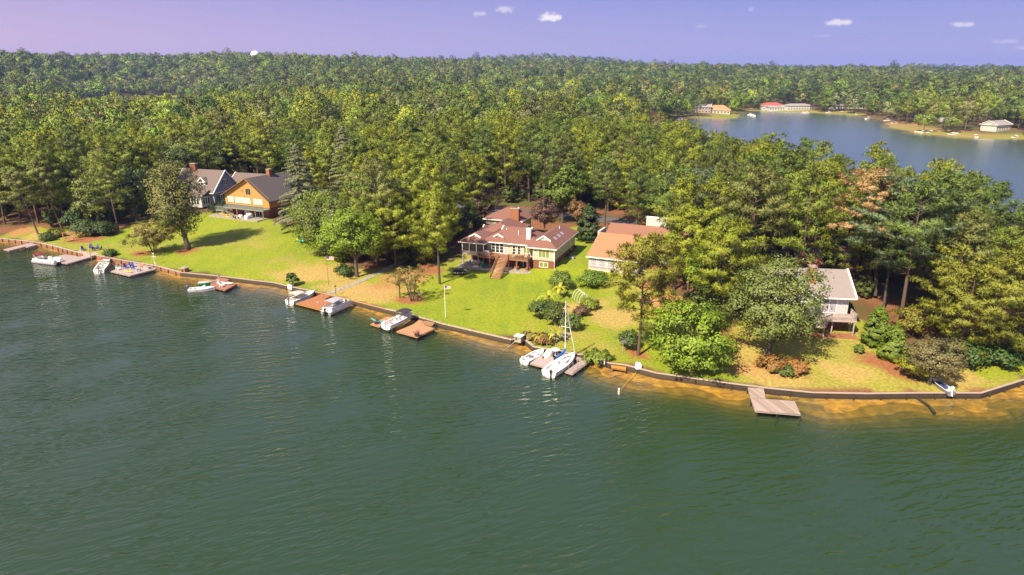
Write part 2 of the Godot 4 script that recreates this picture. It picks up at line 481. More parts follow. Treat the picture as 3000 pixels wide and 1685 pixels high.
func build_setting() -> void:
	var nz := FastNoiseLite.new()
	nz.seed = 11
	nz.frequency = 0.02
	nz.fractal_octaves = 4
	var turf := mat("turf", Color.WHITE, 1.0, noise_tex(0.035, 0.68, 1.0, 21, 1024, 6), 0.04)
	turf.vertex_color_use_as_albedo = true
	var bed := mat("lake_sand", Color.WHITE, 1.0, noise_tex(0.012, 0.55, 1.0, 22, 1024, 5), 0.04)
	bed.vertex_color_use_as_albedo = true

	# near land, cut along the lake's edge
	var land := Acc.new()
	var step := 1.5
	var x0 := -156.0
	var z0 := -216.0
	var nx := 178
	var nzz := 90
	var hs := PackedFloat32Array()
	var ds := PackedFloat32Array()
	var cs := PackedColorArray()
	for j in nzz + 1:
		for i in nx + 1:
			var x := x0 + i * step
			var z := z0 + j * step
			var s := shore_distance(x, z)
			ds.append(s)
			hs.append(land_height(x, z, maxf(s, 0.01)) + 0.05 * nz.get_noise_2d(x * 8.0, z * 8.0))
			cs.append(ground_colour(x, z, nz))
	for j in nzz:
		for i in nx:
			var k := [j * (nx + 1) + i, j * (nx + 1) + i + 1, (j + 1) * (nx + 1) + i + 1, (j + 1) * (nx + 1) + i]
			var lo := minf(minf(ds[k[0]], ds[k[1]]), minf(ds[k[2]], ds[k[3]]))
			var hi := maxf(maxf(ds[k[0]], ds[k[1]]), maxf(ds[k[2]], ds[k[3]]))
			var ax := x0 + i * step
			var az := z0 + j * step
			var sq := PackedVector2Array([Vector2(ax, az), Vector2(ax + step, az), Vector2(ax + step, az + step), Vector2(ax, az + step)])
			if lo > 0.0:
				for t in [[0, 1, 2], [0, 2, 3]]:
					for m in t:
						land.v.append(Vector3(sq[m].x, hs[k[m]], sq[m].y))
						land.n.append(Vector3(0, 1, 0))
						land.c.append(cs[k[m]])
			elif hi > -0.2:
				for piece in Geometry2D.clip_polygons(sq, SHORE):
					var tri := Geometry2D.triangulate_polygon(piece)
					for m in tri:
						var p: Vector2 = piece[m]
						var fx := (p.x - ax) / step
						var fz := (p.y - az) / step
						land.v.append(Vector3(p.x, lerpf(lerpf(hs[k[0]], hs[k[1]], fx), lerpf(hs[k[3]], hs[k[2]], fx), fz), p.y))
						land.n.append(Vector3(0, 1, 0))
						land.c.append(ground_colour(p.x, p.y, nz))
	fix_winding(land)
	structure("lawn", land, "turf")

	# land beyond: coarser sheets that dive below the water where the lake is
	var far := Acc.new()
	sheet(far, -170.0, 170.0, -420.0, -212.0, 5.0, -0.06, nz)
	sheet(far, -420.0, -152.0, -420.0, -150.0, 6.0, -0.06, nz)
	sheet(far, 108.0, 170.0, -215.0, -90.0, 4.0, -0.06, nz)
	sheet(far, -1500.0, 1500.0, -1800.0, -415.0, 15.0, -0.1, nz)
	sheet(far, -1500.0, -415.0, -430.0, -200.0, 20.0, -0.1, nz)
	fix_winding(far)
	structure("ground", far, "turf")
	var hills := Acc.new()
	sheet(hills, -6500.0, 6500.0, -7000.0, -1700.0, 100.0, -2.0, nz)
	fix_winding(hills)
	structure("hills", hills, "turf")

	# lake bed
	var b := Acc.new()
	var bs := 2.0
	for j in 90:
		for i in 130:
			var ok := false
			var q := []
			for o in [Vector2(0, 0), Vector2(1, 0), Vector2(1, 1), Vector2(0, 1)]:
				var x: float = -150.0 + (i + o.x) * bs
				var z: float = -200.0 + (j + o.y) * bs
				var s := shore_distance(x, z)
				ok = ok or (s < 1.0 and s > -26.0)
				var y := -0.30 - 0.07 * clampf(-s, 0, 5) - 0.28 * clampf(-s - lerpf(1.4, 4.6, smoothstep(-10.0, 35.0, x)) - 2.6 * nz.get_noise_2d(x * 1.5, z * 1.5 + 33.0), 0, 60)
				y -= 0.5 * nz.get_noise_2d(x * 4.0, z * 4.0) * clampf(-s * 0.3, 0, 1)
				var weed := clampf(nz.get_noise_2d(x * 2.2 + 300.0, z * 3.6) * 2.2 - 0.1, 0, 0.75)
				q.append([Vector3(x, maxf(y, -3.1), z), Color(0.66, 0.36, 0.035).lerp(Color(0.34, 0.24, 0.03), weed)])
			if ok:
				for m in [0, 1, 2, 0, 2, 3]:
					b.v.append(q[m][0])
					b.n.append(Vector3.UP)
					b.c.append(q[m][1])
	fix_winding(b)
	b.col = Color(0.66, 0.36, 0.035)
	plane_at(b, -3.14, -4000.0, 600.0)
	structure("lake_bed", b, "lake_sand")
	build_water()
	build_shore_works()


func sheet(a: Acc, x0: float, x1: float, z0: float, z1: float, step: float, drop: float, nz: FastNoiseLite) -> void:
	var nx := int((x1 - x0) / step)
	var nn := int((z1 - z0) / step)
	var p := PackedVector3Array()
	var cc := PackedColorArray()
	for j in nn + 1:
		for i in nx + 1:
			var x := x0 + i * step
			var z := z0 + j * step
			var s := shore_distance(x, z) if absf(x) < 1.1 * absf(z) + 300.0 else -99.0
			var h := land_height(x, z, s) if s > -25.0 else -4.0
			if s > -12.0 and s <= 0.0:
				h = 0.6 + 0.12 * s
			p.append(Vector3(x, h + drop, z))
			var n1 := nz.get_noise_2d(x, z)
			var c := Color(0.20, 0.11, 0.045).lerp(Color(0.12, 0.13, 0.025), clampf(0.4 + n1 * 2.0, 0, 1))
			if z < -420.0 and s < 26.0 and s > -12.0 and near_plot(x, z):
				c = Color(0.27, 0.29, 0.03).lerp(Color(0.40, 0.25, 0.09), clampf(0.3 + nz.get_noise_2d(x * 3.0, z * 3.0) * 3.0, 0, 1))
			var q := Vector2(x + 520.0, z + 1010.0)
			if q.length() < 480.0 and h < 4.0:
				c = Color(0.27, 0.27, 0.04)
			cc.append(c)
	for j in nn:
		for i in nx:
			var k := [j * (nx + 1) + i, j * (nx + 1) + i + 1, (j + 1) * (nx + 1) + i + 1, (j + 1) * (nx + 1) + i]
			if p[k[0]].y < -1.9 and p[k[2]].y < -1.9 and p[k[1]].y < -1.9:
				continue
			for m in [0, 1, 2, 0, 2, 3]:
				a.v.append(p[k[m]])
				a.n.append(Vector3.UP)
				a.c.append(cc[k[m]])


func fix_winding(a: Acc) -> void:
	# faces up, smooth normals by position
	var sum := {}
	for t in range(0, a.v.size(), 3):
		var nn := (a.v[t + 2] - a.v[t]).cross(a.v[t + 1] - a.v[t])
		if nn.y < 0.0:
			var p := a.v[t + 1]
			a.v[t + 1] = a.v[t + 2]
			a.v[t + 2] = p
			var c := a.c[t + 1]
			a.c[t + 1] = a.c[t + 2]
			a.c[t + 2] = c
			nn = -nn
		for m in 3:
			var key := a.v[t + m].snappedf(0.02)
			sum[key] = sum.get(key, Vector3.ZERO) + nn
	for i in a.v.size():
		a.n[i] = (sum[a.v[i].snappedf(0.02)] as Vector3).normalized()


func build_water() -> void:
	var lake := Node3D.new()
	lake.name = "lake"
	lake.set_meta("kind", "structure")
	add_child(lake)
	# ripples: a seamless relief of crests that run across the wind
	var size := 1024
	var tile := 34.0
	var im := Image.create(size, size, false, Image.FORMAT_RF)
	var waves := []
	var r := RandomNumberGenerator.new()
	r.seed = 5
	for i in 34:
		var len := exp(r.randf_range(log(0.3), log(2.2)))
		var ang := deg_to_rad(68.0 + r.randfn(0.0, 24.0))
		var kx := roundf(cos(ang) * tile / len)
		var ky := roundf(sin(ang) * tile / len)
		waves.append([kx * TAU / size, ky * TAU / size, r.randf() * TAU, pow(len, 0.8) * r.randf_range(0.5, 1.0)])
	var nz := FastNoiseLite.new()
	nz.seed = 9
	nz.frequency = 0.012
	nz.fractal_octaves = 3
	var data := PackedFloat32Array()
	data.resize(size * size)
	# sums of cosines by recurrence along each row
	for w in waves:
		var cd := cos(w[0])
		for j in size:
			var ph: float = w[1] * j + w[2]
			var a0: float = cos(ph - w[0])
			var a1: float = cos(ph)
			var at := j * size
			for i in size:
				data[at + i] += a1 * w[3]
				var a2: float = 2.0 * cd * a1 - a0
				a0 = a1
				a1 = a2
	var top := 0.0
	for i in range(0, data.size(), 97):
		top = maxf(top, absf(data[i]))
	# gusts: the ripples stand higher here and there
	for j in size:
		var v := TAU * j / size
		for i in size:
			var u := TAU * i / size
			data[j * size + i] *= 0.72 + 0.20 * cos(u + 2.0 * v + 0.6) + 0.16 * cos(2.0 * u - v + 2.1) + 0.12 * cos(3.0 * u + v)
	for i in data.size():
		var y := clampf(0.5 + 0.5 * data[i] / (top * 1.25), 0.0, 1.0)
		data[i] = y
	im.set_data(size, size, false, Image.FORMAT_RF, data.to_byte_array())
	var surf := mat("water", lin(0.02, 0.05, 0.035, 0.06), 0.13)
	surf.transparency = BaseMaterial3D.TRANSPARENCY_ALPHA
	surf.heightmap_enabled = true
	surf.heightmap_texture = ImageTexture.create_from_image(im)
	surf.heightmap_scale = 30.0
	surf.uv1_triplanar = true
	surf.uv1_world_triplanar = true
	surf.uv1_scale = Vector3.ONE / tile
	var a := Acc.new()
	var grid := []
	for j in 76:
		var row := PackedVector3Array()
		for i in 156:
			var p := Vector3(-155.0 + 2.0 * i, 0.0, -195.0 + 2.0 * j)
			var k := minf(1.0, minf(minf(i, 155 - i), minf(j, 75 - j)) / 5.0)
			p.y = k * (0.020 * sin(p.x * 0.51 + p.z * 0.93) + 0.016 * sin(p.x * -0.33 + p.z * 0.71 + 1.0) + 0.018 * sin(p.x * 0.17 + p.z * 0.42 + 2.2) + 0.014 * sin(p.x * 0.88 + p.z * 1.07 + 0.4))
			row.append(p)
		grid.append(row)
	a.grid(grid)
	if a.n[0].y < 0.0:
		for i in range(0, a.v.size(), 3):
			var t := a.v[i + 1]
			a.v[i + 1] = a.v[i + 2]
			a.v[i + 2] = t
			for m in 3:
				a.n[i + m] = Vector3.UP
		fix_winding(a)
	for q in [[-4000, -155, -240, 600], [155, 4000, -240, 600], [-155, 155, -240, -195], [-155, 155, -45, 600]]:
		a.quad(Vector3(q[0], 0, q[3]), Vector3(q[1], 0, q[3]), Vector3(q[1], 0, q[2]), Vector3(q[0], 0, q[2]), Vector3.UP)
	part(lake, "water_surface", a, "water")
	# beyond the point the water lies sheltered, with smaller ripples
	var calm := surf.duplicate() as StandardMaterial3D
	calm.resource_name = "calm_water"
	calm.heightmap_scale = 5.0
	calm.roughness = 0.2
	M["calm_water"] = calm
	var f := Acc.new()
	plane_at(f, 0.0, -4000.0, -240.0)
	part(lake, "water_surface", f, "calm_water")
	# the murk of the lake: thin green veils through its depth; the sand below shows where the water is thin
	var veil := mat("murk", lin(0.040, 0.088, 0.030, 0.30), 1.0)
	veil.transparency = BaseMaterial3D.TRANSPARENCY_ALPHA
	veil.specular_mode = BaseMaterial3D.SPECULAR_DISABLED
	var murk := Acc.new()
	for k in 10:
		plane_at(murk, -0.42 - 0.26 * k, -240.0, 600.0)
	part(lake, "murk", murk, "murk")
	# beyond the point, where no bottom shows, fewer and thicker veils of the same murk
	var thick := veil.duplicate() as StandardMaterial3D
	thick.resource_name = "thick_murk"
	thick.albedo_color.a = 0.72
	M["thick_murk"] = thick
	var far := Acc.new()
	for k in 3:
		plane_at(far, -0.7 - 0.8 * k, -4000.0, -240.0)
	part(lake, "murk", far, "thick_murk")


func plane_at(a: Acc, y: float, z0: float, z1: float) -> void:
	a.quad(Vector3(-4000, y, z1), Vector3(4000, y, z1), Vector3(4000, y, z0), Vector3(-4000, y, z0), Vector3.UP)


func ribbon(pts: Array, width: float, lift: float, m: String, called: String, thick := 0.0) -> void:
	# a path laid on the land
	var a := Acc.new()
	var last := []
	for i in pts.size():
		var p: Vector2 = pts[i]
		var d: Vector2 = ((pts[mini(i + 1, pts.size() - 1)] as Vector2) - (pts[maxi(i - 1, 0)] as Vector2)).normalized()
		var s := Vector2(-d.y, d.x) * width / 2
		var l := ground_at(p.x + s.x, p.y + s.y) + Vector3(0, lift, 0)
		var r := ground_at(p.x - s.x, p.y - s.y) + Vector3(0, lift, 0)
		if last:
			a.quad(last[0], last[1], r, l, Vector3.UP)
			var dn := Vector3(0, -thick - lift, 0)
			a.quad(last[0], l, l + dn, last[0] + dn, Vector3(s.x, 0, s.y))
			a.quad(last[1], r, r + dn, last[1] + dn, Vector3(-s.x, 0, -s.y))
		last = [l, r]
	structure(called, a, m)


func fine_line(pts: Array, step := 2.0) -> Array:
	var out := []
	for i in pts.size() - 1:
		var n := maxi(1, int((pts[i] as Vector2).distance_to(pts[i + 1]) / step))
		for k in n:
			out.append((pts[i] as Vector2).lerp(pts[i + 1], float(k) / n))
	out.append(pts[-1])
	return out


func seawall(from: int, to: int, top: float, face: String, cap: String, cap_w: float, label: String, posts := 0.0) -> void:
	# a low retaining wall along the lake's edge between two points of it
	var o := thing("seawall", label, "seawall", Vector3.ZERO)
	var w := Acc.new()
	var c := Acc.new()
	var post := Acc.new()
	post.span(-0.09, 0.09, -1.3, 0.0, -0.09, 0.09)
	var pm := post.mesh()
	for i in range(from, to):
		var a := SHORE[i]
		var b := SHORE[i + 1]
		var d := (b - a).normalized()
		var into := Vector2(-d.y, d.x)
		if shore_distance((a.x + b.x) / 2 + into.x, (a.y + b.y) / 2 + into.y) > 0:
			into = -into                                  # towards the water
		var n3 := Vector3(into.x, 0, into.y)
		var a3 := Vector3(a.x, 0, a.y) + n3 * 0.12
		var b3 := Vector3(b.x, 0, b.y) + n3 * 0.12
		w.quad(a3 + Vector3(0, -1.2, 0), b3 + Vector3(0, -1.2, 0), b3 + Vector3(0, top, 0), a3 + Vector3(0, top, 0), n3)
		var e := Vector3(d.x, 0, d.y) * 0.06
		var lo := Vector3(0, top, 0)
		var hi := Vector3(0, top + 0.12, 0)
		var f0 := a3 + n3 * 0.07 - e
		var f1 := b3 + n3 * 0.07 + e
		var g0 := a3 - n3 * cap_w - e
		var g1 := b3 - n3 * cap_w + e
		c.quad(f0 + hi, f1 + hi, g1 + hi, g0 + hi, Vector3.UP)
		c.quad(f0 + lo, f1 + lo, f1 + hi, f0 + hi, n3)
		c.quad(g0 + lo, g1 + lo, g1 + hi, g0 + hi, -n3)
		c.quad(f0 + lo, f1 + lo, g1 + lo, g0 + lo, Vector3.DOWN)
		if posts > 0.0:
			var n := int(a.distance_to(b) / posts)
			for k in n:
				var p := a3.lerp(b3, (k + 0.5) / n) + n3 * 0.17
				again(o, "post", pm, face, p + Vector3(0, top + 0.02, 0), Basis(Vector3.UP, atan2(n3.x, n3.z)))
	part(o, "wall_face", w, face)
	part(o, "cap", c, cap)


func build_shore_works() -> void:
	seawall(2, 10, 0.57, "wood_deck", "wood_pale", 0.3, "pale capped timber seawall with posts beside the blue lawn chairs", 2.4)
	seawall(10, 15, 0.57, "stone_dark", "wood_weathered", 0.22, "dark seawall with a thin brown cap below the wide green lawn")
	seawall(15, 17, 0.57, "stone_dark", "wood_tan", 0.22, "short brown seawall between the rust red dock and the boat lift")
	seawall(17, 25, 0.57, "stone_dark", "concrete_cream", 0.34, "seawall with a broad cream concrete cap below the flagpole lawn")
	seawall(25, 29, 0.57, "stone_dark", "wood_weathered", 0.22, "weathered brown seawall with a kink beside the sailing boat dock")
	seawall(29, 37, 0.57, "wood_dark", "wood_weathered", 0.2, "nearly black timber seawall above amber shallows by the grey dock", 3.0)
	ribbon(fine_line([Vector2(-37.92, -133.10), Vector2(-35.24, -137.22), Vector2(-32.68, -142.18), Vector2(-30.01, -147.82)], 1.5), 1.5, 0.05, "concrete", "path", 0.3)
	ribbon(fine_line([Vector2(-30.01, -147.82), Vector2(-26.12, -157.66), Vector2(-20.43, -165.37)], 1.5), 1.5, 0.05, "concrete", "path", 0.3)
	ribbon(fine_line([Vector2(-150, -262), Vector2(-100, -246), Vector2(-55, -236), Vector2(-10, -212), Vector2(24, -198), Vector2(52, -175), Vector2(75, -160), Vector2(100, -158)], 4.0), 6.5, 0.15, "asphalt", "road", 0.5)
	ribbon(fine_line([Vector2(-6, -209), Vector2(0, -196), Vector2(4, -184)], 3.0), 4.0, 0.16, "asphalt", "driveway", 0.5)
	ribbon(fine_line([Vector2(-22, -215), Vector2(-28, -200), Vector2(-30, -188)], 3.0), 4.0, 0.16, "asphalt", "driveway", 0.5)


func near_plot(x: float, z: float) -> bool:
	for p in FAR_PLOTS:
		if Vector2(p[0].x - x, p[0].z - z).length() < 46.0:
			return true
	return false


# ------------------------------------------------------------------ trees

const PINE := Color(0.159, 0.213, 0.018)
const PINE_YELLOW := Color(0.224, 0.265, 0.015)
const PINE_DARK := Color(0.100, 0.155, 0.022)
const PINE_OLIVE := Color(0.165, 0.184, 0.042)
const OAK := Color(0.116, 0.172, 0.018)
const OAK_BRIGHT := Color(0.159, 0.247, 0.011)
const OAK_GREY := Color(0.159, 0.190, 0.050)
const LIME := Color(0.235, 0.250, 0.012)
const DARKLEAF := Color(0.030, 0.060, 0.014)
const BLUEGREEN := Color(0.125, 0.175, 0.095)
const PLUM := Color(0.115, 0.065, 0.045)
const RUST := Color(0.26, 0.125, 0.04)
const ORANGE_DEAD := Color(0.37, 0.245, 0.105)


func tone(c: Color, amount: float) -> Color:
	var k := 1.0 + rng.randf_range(-amount, amount)
	var h := rng.randf_range(-amount, amount) * 0.35
	return Color(c.r * (k + h), c.g * k, c.b * (k - h))


func on_ball() -> Vector3:
	var z := rng.randf_range(-1.0, 1.0)
	var a := rng.randf() * TAU
	var r := sqrt(1.0 - z * z)
	return Vector3(r * cos(a), z, r * sin(a))


var core := Vector3.ZERO          # the middle of the crown that is being made; faces bend outwards from it


var bulk := 0.55                  # how much a face is turned by the roundness of the whole crown


func needles(a: Acc, at: Vector3, r: Vector3, count: int, long: float, wide: float, c: Color, rough := 0.35, mixed := 0.22) -> void:
	# a brush of needle sprays round a twig end
	var cc := tone(c, 0.16)
	var away := (at - core).normalized()
	for i in count:
		var d := on_ball()
		d.y = d.y * 0.85 + 0.16
		d = d.normalized()
		var p := at + d * r * rng.randf_range(0.15, 0.75)
		var tip := p + (d + on_ball() * 0.35).normalized() * long * rng.randf_range(0.7, 1.25)
		var s := d.cross(on_ball()).normalized() * wide * 0.5
		var nn := (tip - p).cross(s)
		if nn.dot(d + away) < 0.0:
			nn = -nn
			s = -s
		nn = (nn.normalized() * rough + d * 0.6 + away * bulk).normalized()
		a.v.append(p - s); a.v.append(p + s); a.v.append(tip)
		a.n.append(nn); a.n.append(nn); a.n.append(nn)
		var t := tone(cc, mixed)
		a.c.append(t); a.c.append(t); a.c.append(t)


func leaves(a: Acc, at: Vector3, r: Vector3, count: int, size: float, c: Color) -> void:
	# a clump of leaf-sized faces
	var cc := tone(c, 0.14)
	var away := (at - core).normalized()
	for i in count:
		var d := on_ball()
		var p := at + d * r * (rng.randf_range(0.3, 1.05) if rng.randf() < 0.85 else rng.randf_range(1.0, 1.5))
		var nn := (d * 0.6 + away * 0.6 + Vector3(0, 0.3, 0) + on_ball() * 0.75).normalized()
		var s := nn.cross(on_ball()).normalized() * size * rng.randf_range(0.6, 1.2)
		var u := s.cross(nn).normalized() * s.length() * 0.62
		var n2 := (nn * 0.5 + d * 0.4 + away * bulk).normalized()
		var t := tone(cc, 0.24)
		# a kite: base, two sides, tip; clockwise seen from nn
		var q := [p - s, p + u * 0.9 - s * 0.1, p + s, p - u * 0.9 - s * 0.1]
		if (q[2] as Vector3 - q[0]).cross((q[1] as Vector3) - q[0]).dot(nn) < 0.0:
			q.reverse()
		for m in [0, 1, 2, 0, 2, 3]:
			a.v.append(q[m])
			a.n.append(n2)
			a.c.append(t)


func limb(a: Acc, p0: Vector3, p1: Vector3, r0: float, r1: float, sag: float, parts := 3, sides := 5) -> void:
	var last := p0
	for i in parts:
		var t := float(i + 1) / parts
		var p := p0.lerp(p1, t) + Vector3(0, sag * sin(PI * t), 0)
		a.tube(last, p, lerpf(r0, r1, float(i) / parts), lerpf(r0, r1, t), sides, false)
		last = p


func trunk_line(h: float, bend: float) -> Array:
	var p := []
	var ph := rng.randf() * TAU
	for i in 7:
		var t := i / 6.0
		p.append(Vector3(cos(ph) * bend * sin(t * 2.5), h * t, sin(ph) * bend * sin(t * 2.5)))
	return p


func along(line: Array, t: float) -> Vector3:
	var f := clampf(t, 0, 0.9999) * (line.size() - 1)
	return (line[int(f)] as Vector3).lerp(line[int(f) + 1], f - int(f))


# every maker returns [crown, trunk] as two Accs, base at the origin

func pine(h: float, spread: float, bare: float, c: Color, puffs := 1.0, flat := 0.75, density := 1.0) -> Array:
	var wood := Acc.new()
	var crown := Acc.new()
	var line := trunk_line(h * 0.96, h * 0.02)
	for i in 6:
		wood.tube(line[i], line[i + 1], lerpf(0.30, 0.05, i / 6.0) * h / 21.0, lerpf(0.30, 0.05, (i + 1) / 6.0) * h / 21.0, 7, false)
	core = Vector3(0, h * lerpf(bare, 1.0, 0.4), 0)
	var n := int(34 * density)
	var turn := rng.randf() * TAU
	var lop := rng.randf() * TAU
	for i in n:
		var t := (i + rng.randf()) / n
		var y := lerpf(bare, 0.97, pow(t, 0.9))
		turn += 2.4 + rng.randf_range(-0.5, 0.5)
		var prof := sin(clampf(t * 0.80 + 0.20, 0, 1) * PI * 0.93 + 0.1) * 0.95 + 0.12
		var long := spread * prof * rng.randf_range(0.55, 1.12) * (1.0 + 0.22 * cos(turn - lop))
		var p0 := along(line, y)
		var rise := lerpf(0.02, 0.75, t) + rng.randf_range(-0.12, 0.2)
		var dir := Vector3(cos(turn), rise, sin(turn)).normalized()
		var p1 := p0 + dir * long
		limb(wood, p0, p1, 0.075 * h / 21.0, 0.02, long * 0.05, 2, 4)
		var k := maxi(1, int(long / 1.15 * puffs))
		for m in k:
			var f := lerpf(1.0, 0.32, (m + rng.randf() * 0.5) / k)
			var side := dir.cross(Vector3.UP) * rng.randf_range(-0.9, 0.9) * (1.15 - f + 0.35) * long * 0.32
			var at := p0.lerp(p1, f) + side + Vector3(0, rng.randf_range(0.0, 0.45), 0)
			var r := rng.randf_range(0.75, 1.15) * (0.8 + 0.01 * h)
			needles(crown, at, Vector3(r, r * flat, r), int(88 * minf(density, 1.15)), 0.5, 0.13, c)
	for m in 4:
		needles(crown, along(line, 1.0 - m * 0.03) + on_ball() * 0.3, Vector3(0.7, 0.7, 0.7), 50, 0.46, 0.15, c)
	return [crown, wood]


func browned(parts: Array, h: float) -> Array:
	# the upper boughs have died and turned tan
	var a: Acc = parts[0]
	for i in range(0, a.v.size(), 3):
		var p := a.v[i]
		if p.y > h * (0.66 + 0.05 * sin(p.x * 1.7) + 0.05 * sin(p.z * 2.1)) or (p.x < -3.0 and p.y > h * 0.6):
			var k := a.c[i].g / 0.185
			for m in 3:
				a.c[i + m] = Color(ORANGE_DEAD.r * k, ORANGE_DEAD.g * k, ORANGE_DEAD.b * k)
	return parts


func broadleaf(h: float, rx: float, low: float, c: Color, clumps := 95, size := 0.30, per := 52, trunks := 1, open := 0.0) -> Array:
	var wood := Acc.new()
	var crown := Acc.new()
	var cy := h * (low + 1.0) / 2.0
	var ry := h * (1.0 - low) / 2.0
	core = Vector3(0, cy - ry * 0.25, 0)
	for k in trunks:
		var lean := Vector3(rng.randf_range(-1, 1), 0, rng.randf_range(-1, 1)) * (0.35 * rx if trunks > 1 else 0.08 * rx)
		limb(wood, Vector3(lean.x * 0.2, 0, lean.z * 0.2), Vector3(lean.x, cy, lean.z), 0.028 * h / sqrt(float(trunks)), 0.012 * h, 0.0, 4, 7)
	var lobes := []
	for i in 9:
		var d := on_ball()
		lobes.append([d, rng.randf_range(0.62, 1.24)])
	for i in int(clumps * 1.3):
		var d := on_ball()
		var k := 1.0
		for l in lobes:                       # an uneven outline: some directions bulge, some are hollow
			var w: float = maxf(0.0, d.dot(l[0]) - 0.55) / 0.45
			k = lerpf(k, l[1], w)
		var f := pow(rng.randf(), 0.42) * k
		if d.y < -0.35:
			f *= 0.8
		var at := Vector3(d.x * rx * f, cy + d.y * ry * f, d.z * rx * f)
		if i % 4 == 0:
			limb(wood, Vector3(0, maxf(h * low * 0.9, at.y * 0.55 - 0.5), 0), at, 0.012 * h * 0.6, 0.02, 0.2, 2, 4)
		var r := rng.randf_range(0.10, 0.20) * (rx + ry) * 0.62
		leaves(crown, at, Vector3(r, r * 0.72, r), int(per * 1.3 * (1.0 - open * rng.randf())), size * 0.78, c)
	return [crown, wood]


func cedar(h: float, rx: float, c: Color, droop := 0.22, bare := 0.08) -> Array:
	# tiers of drooping boughs
	var wood := Acc.new()
	var crown := Acc.new()
	var line := trunk_line(h, h * 0.008)
	for i in 6:
		wood.tube(line[i], line[i + 1], lerpf(0.42, 0.04, i / 6.0) * h / 23.0, lerpf(0.42, 0.04, (i + 1) / 6.0) * h / 23.0, 7, false)
	var n := 120
	var turn := 0.0
	for i in n:
		var t := (i + 0.5) / n
		turn += 2.4 + rng.randf_range(-0.4, 0.4)
		var long := rx * pow(1.0 - t, 0.75) * rng.randf_range(0.62, 1.12) + 0.35
		var p0 := along(line, lerpf(bare, 0.99, t))
		var dir := Vector3(cos(turn), rng.randf_range(0.0, 0.22), sin(turn))
		var k := maxi(3, int(long / 0.42))
		var last := p0
		for m in k:
			var f := float(m + 1) / k
			var p := p0 + dir * long * f - Vector3(0, droop * long * f * f, 0)
			wood.tube(last, p, 0.035, 0.02, 3, false)
			last = p
			if f < 0.22:
				continue
			for q in 26:
				# flat hanging sprays
				var side := dir.cross(Vector3.UP).normalized() * rng.randf_range(-1, 1) * (0.35 + 0.16 * long * (1.15 - f))
				var b := p + side + Vector3(0, rng.randf_range(-0.12, 0.1), 0)
				var tip := b + side.normalized() * rng.randf_range(0.1, 0.4) + dir * rng.randf_range(0.1, 0.45) - Vector3(0, rng.randf_range(0.12, 0.5), 0)
				var s := (tip - b).cross(Vector3.UP).normalized() * rng.randf_range(0.08, 0.16)
				var nn := ((tip - b).cross(s)).normalized()
				if nn.y < 0:
					nn = -nn
					s = -s
				var tc := tone(c, 0.25)
				crown.v.append(b - s); crown.v.append(b + s); crown.v.append(tip)
				nn = (nn + Vector3(0, 0.35, 0) + dir * 0.2).normalized()
				crown.n.append(nn); crown.n.append(nn); crown.n.append(nn)
				crown.c.append(tc); crown.c.append(tc); crown.c.append(tc)
	return [crown, wood]


func cone_tree(h: float, rx: float, c: Color, size := 0.32, low := 0.03) -> Array:
	# dense to the ground, narrowing upwards
	var wood := Acc.new()
	var crown := Acc.new()
	wood.tube(Vector3.ZERO, Vector3(0, h * 0.9, 0), 0.02 * h, 0.03, 6, false)
	core = Vector3(0, h * 0.3, 0)
	for i in 150:
		var t := pow(rng.randf(), 1.35)
		var w := rx * pow(1.0 - t, 0.62) * sin(clampf(t * 5.0 + 0.55, 0, PI / 2))
		var a := rng.randf() * TAU
		var f := sqrt(rng.randf_range(0.25, 1.0))
		var r := rng.randf_range(0.5, 0.85) * (0.25 + 0.13 * h * 0.5)
		leaves(crown, Vector3(cos(a) * w * f, h * lerpf(low, 0.95, t) + r * 0.3, sin(a) * w * f), Vector3(r, r * 0.7, r), 46, size, c)
	return [crown, wood]


func plant(kind: String, label: String, category: String, parts: Array, at: Vector3, leaf := "leaf", bark := "bark_grey", lean := Vector3.ZERO, group := "", crown_name := "crown") -> Node3D:
	var o := thing(kind, label, category, at, 0.0, group)
	if lean != Vector3.ZERO:
		o.rotation = lean
	part(o, crown_name, parts[0], leaf)
	if parts.size() > 1 and parts[1].v.size() > 0:
		part(o, "trunk" if category == "tree" else "stem", parts[1], bark)
	return o


func shrub(kind: String, label: String, at: Vector3, h: float, rx: float, c: Color, clumps := 34, size := 0.22, category := "shrub", group := "") -> Node3D:
	var wood := Acc.new()
	var crown := Acc.new()
	core = Vector3(0, h * 0.15, 0)
	for i in 4:
		limb(wood, Vector3.ZERO, Vector3(rng.randf_range(-0.5, 0.5) * rx, h * 0.6, rng.randf_range(-0.5, 0.5) * rx), 0.05, 0.02, 0.0, 2, 4)
	for i in clumps:
		var d := on_ball()
		d.y = absf(d.y) * 1.2 - 0.25
		var f := pow(rng.randf(), 0.4)
		var r := rng.randf_range(0.2, 0.32) * minf(rx, h)
		leaves(crown, Vector3(d.x * (rx - r * 0.5) * f, h * 0.42 + d.y * (h * 0.52 - r * 0.4) * f, d.z * (rx - r * 0.5) * f), Vector3(r, r * 0.8, r), 60, size, c)
	return plant(kind, label, category, [crown, wood], at, "leaf", "bark_grey", Vector3.ZERO, group, "foliage")


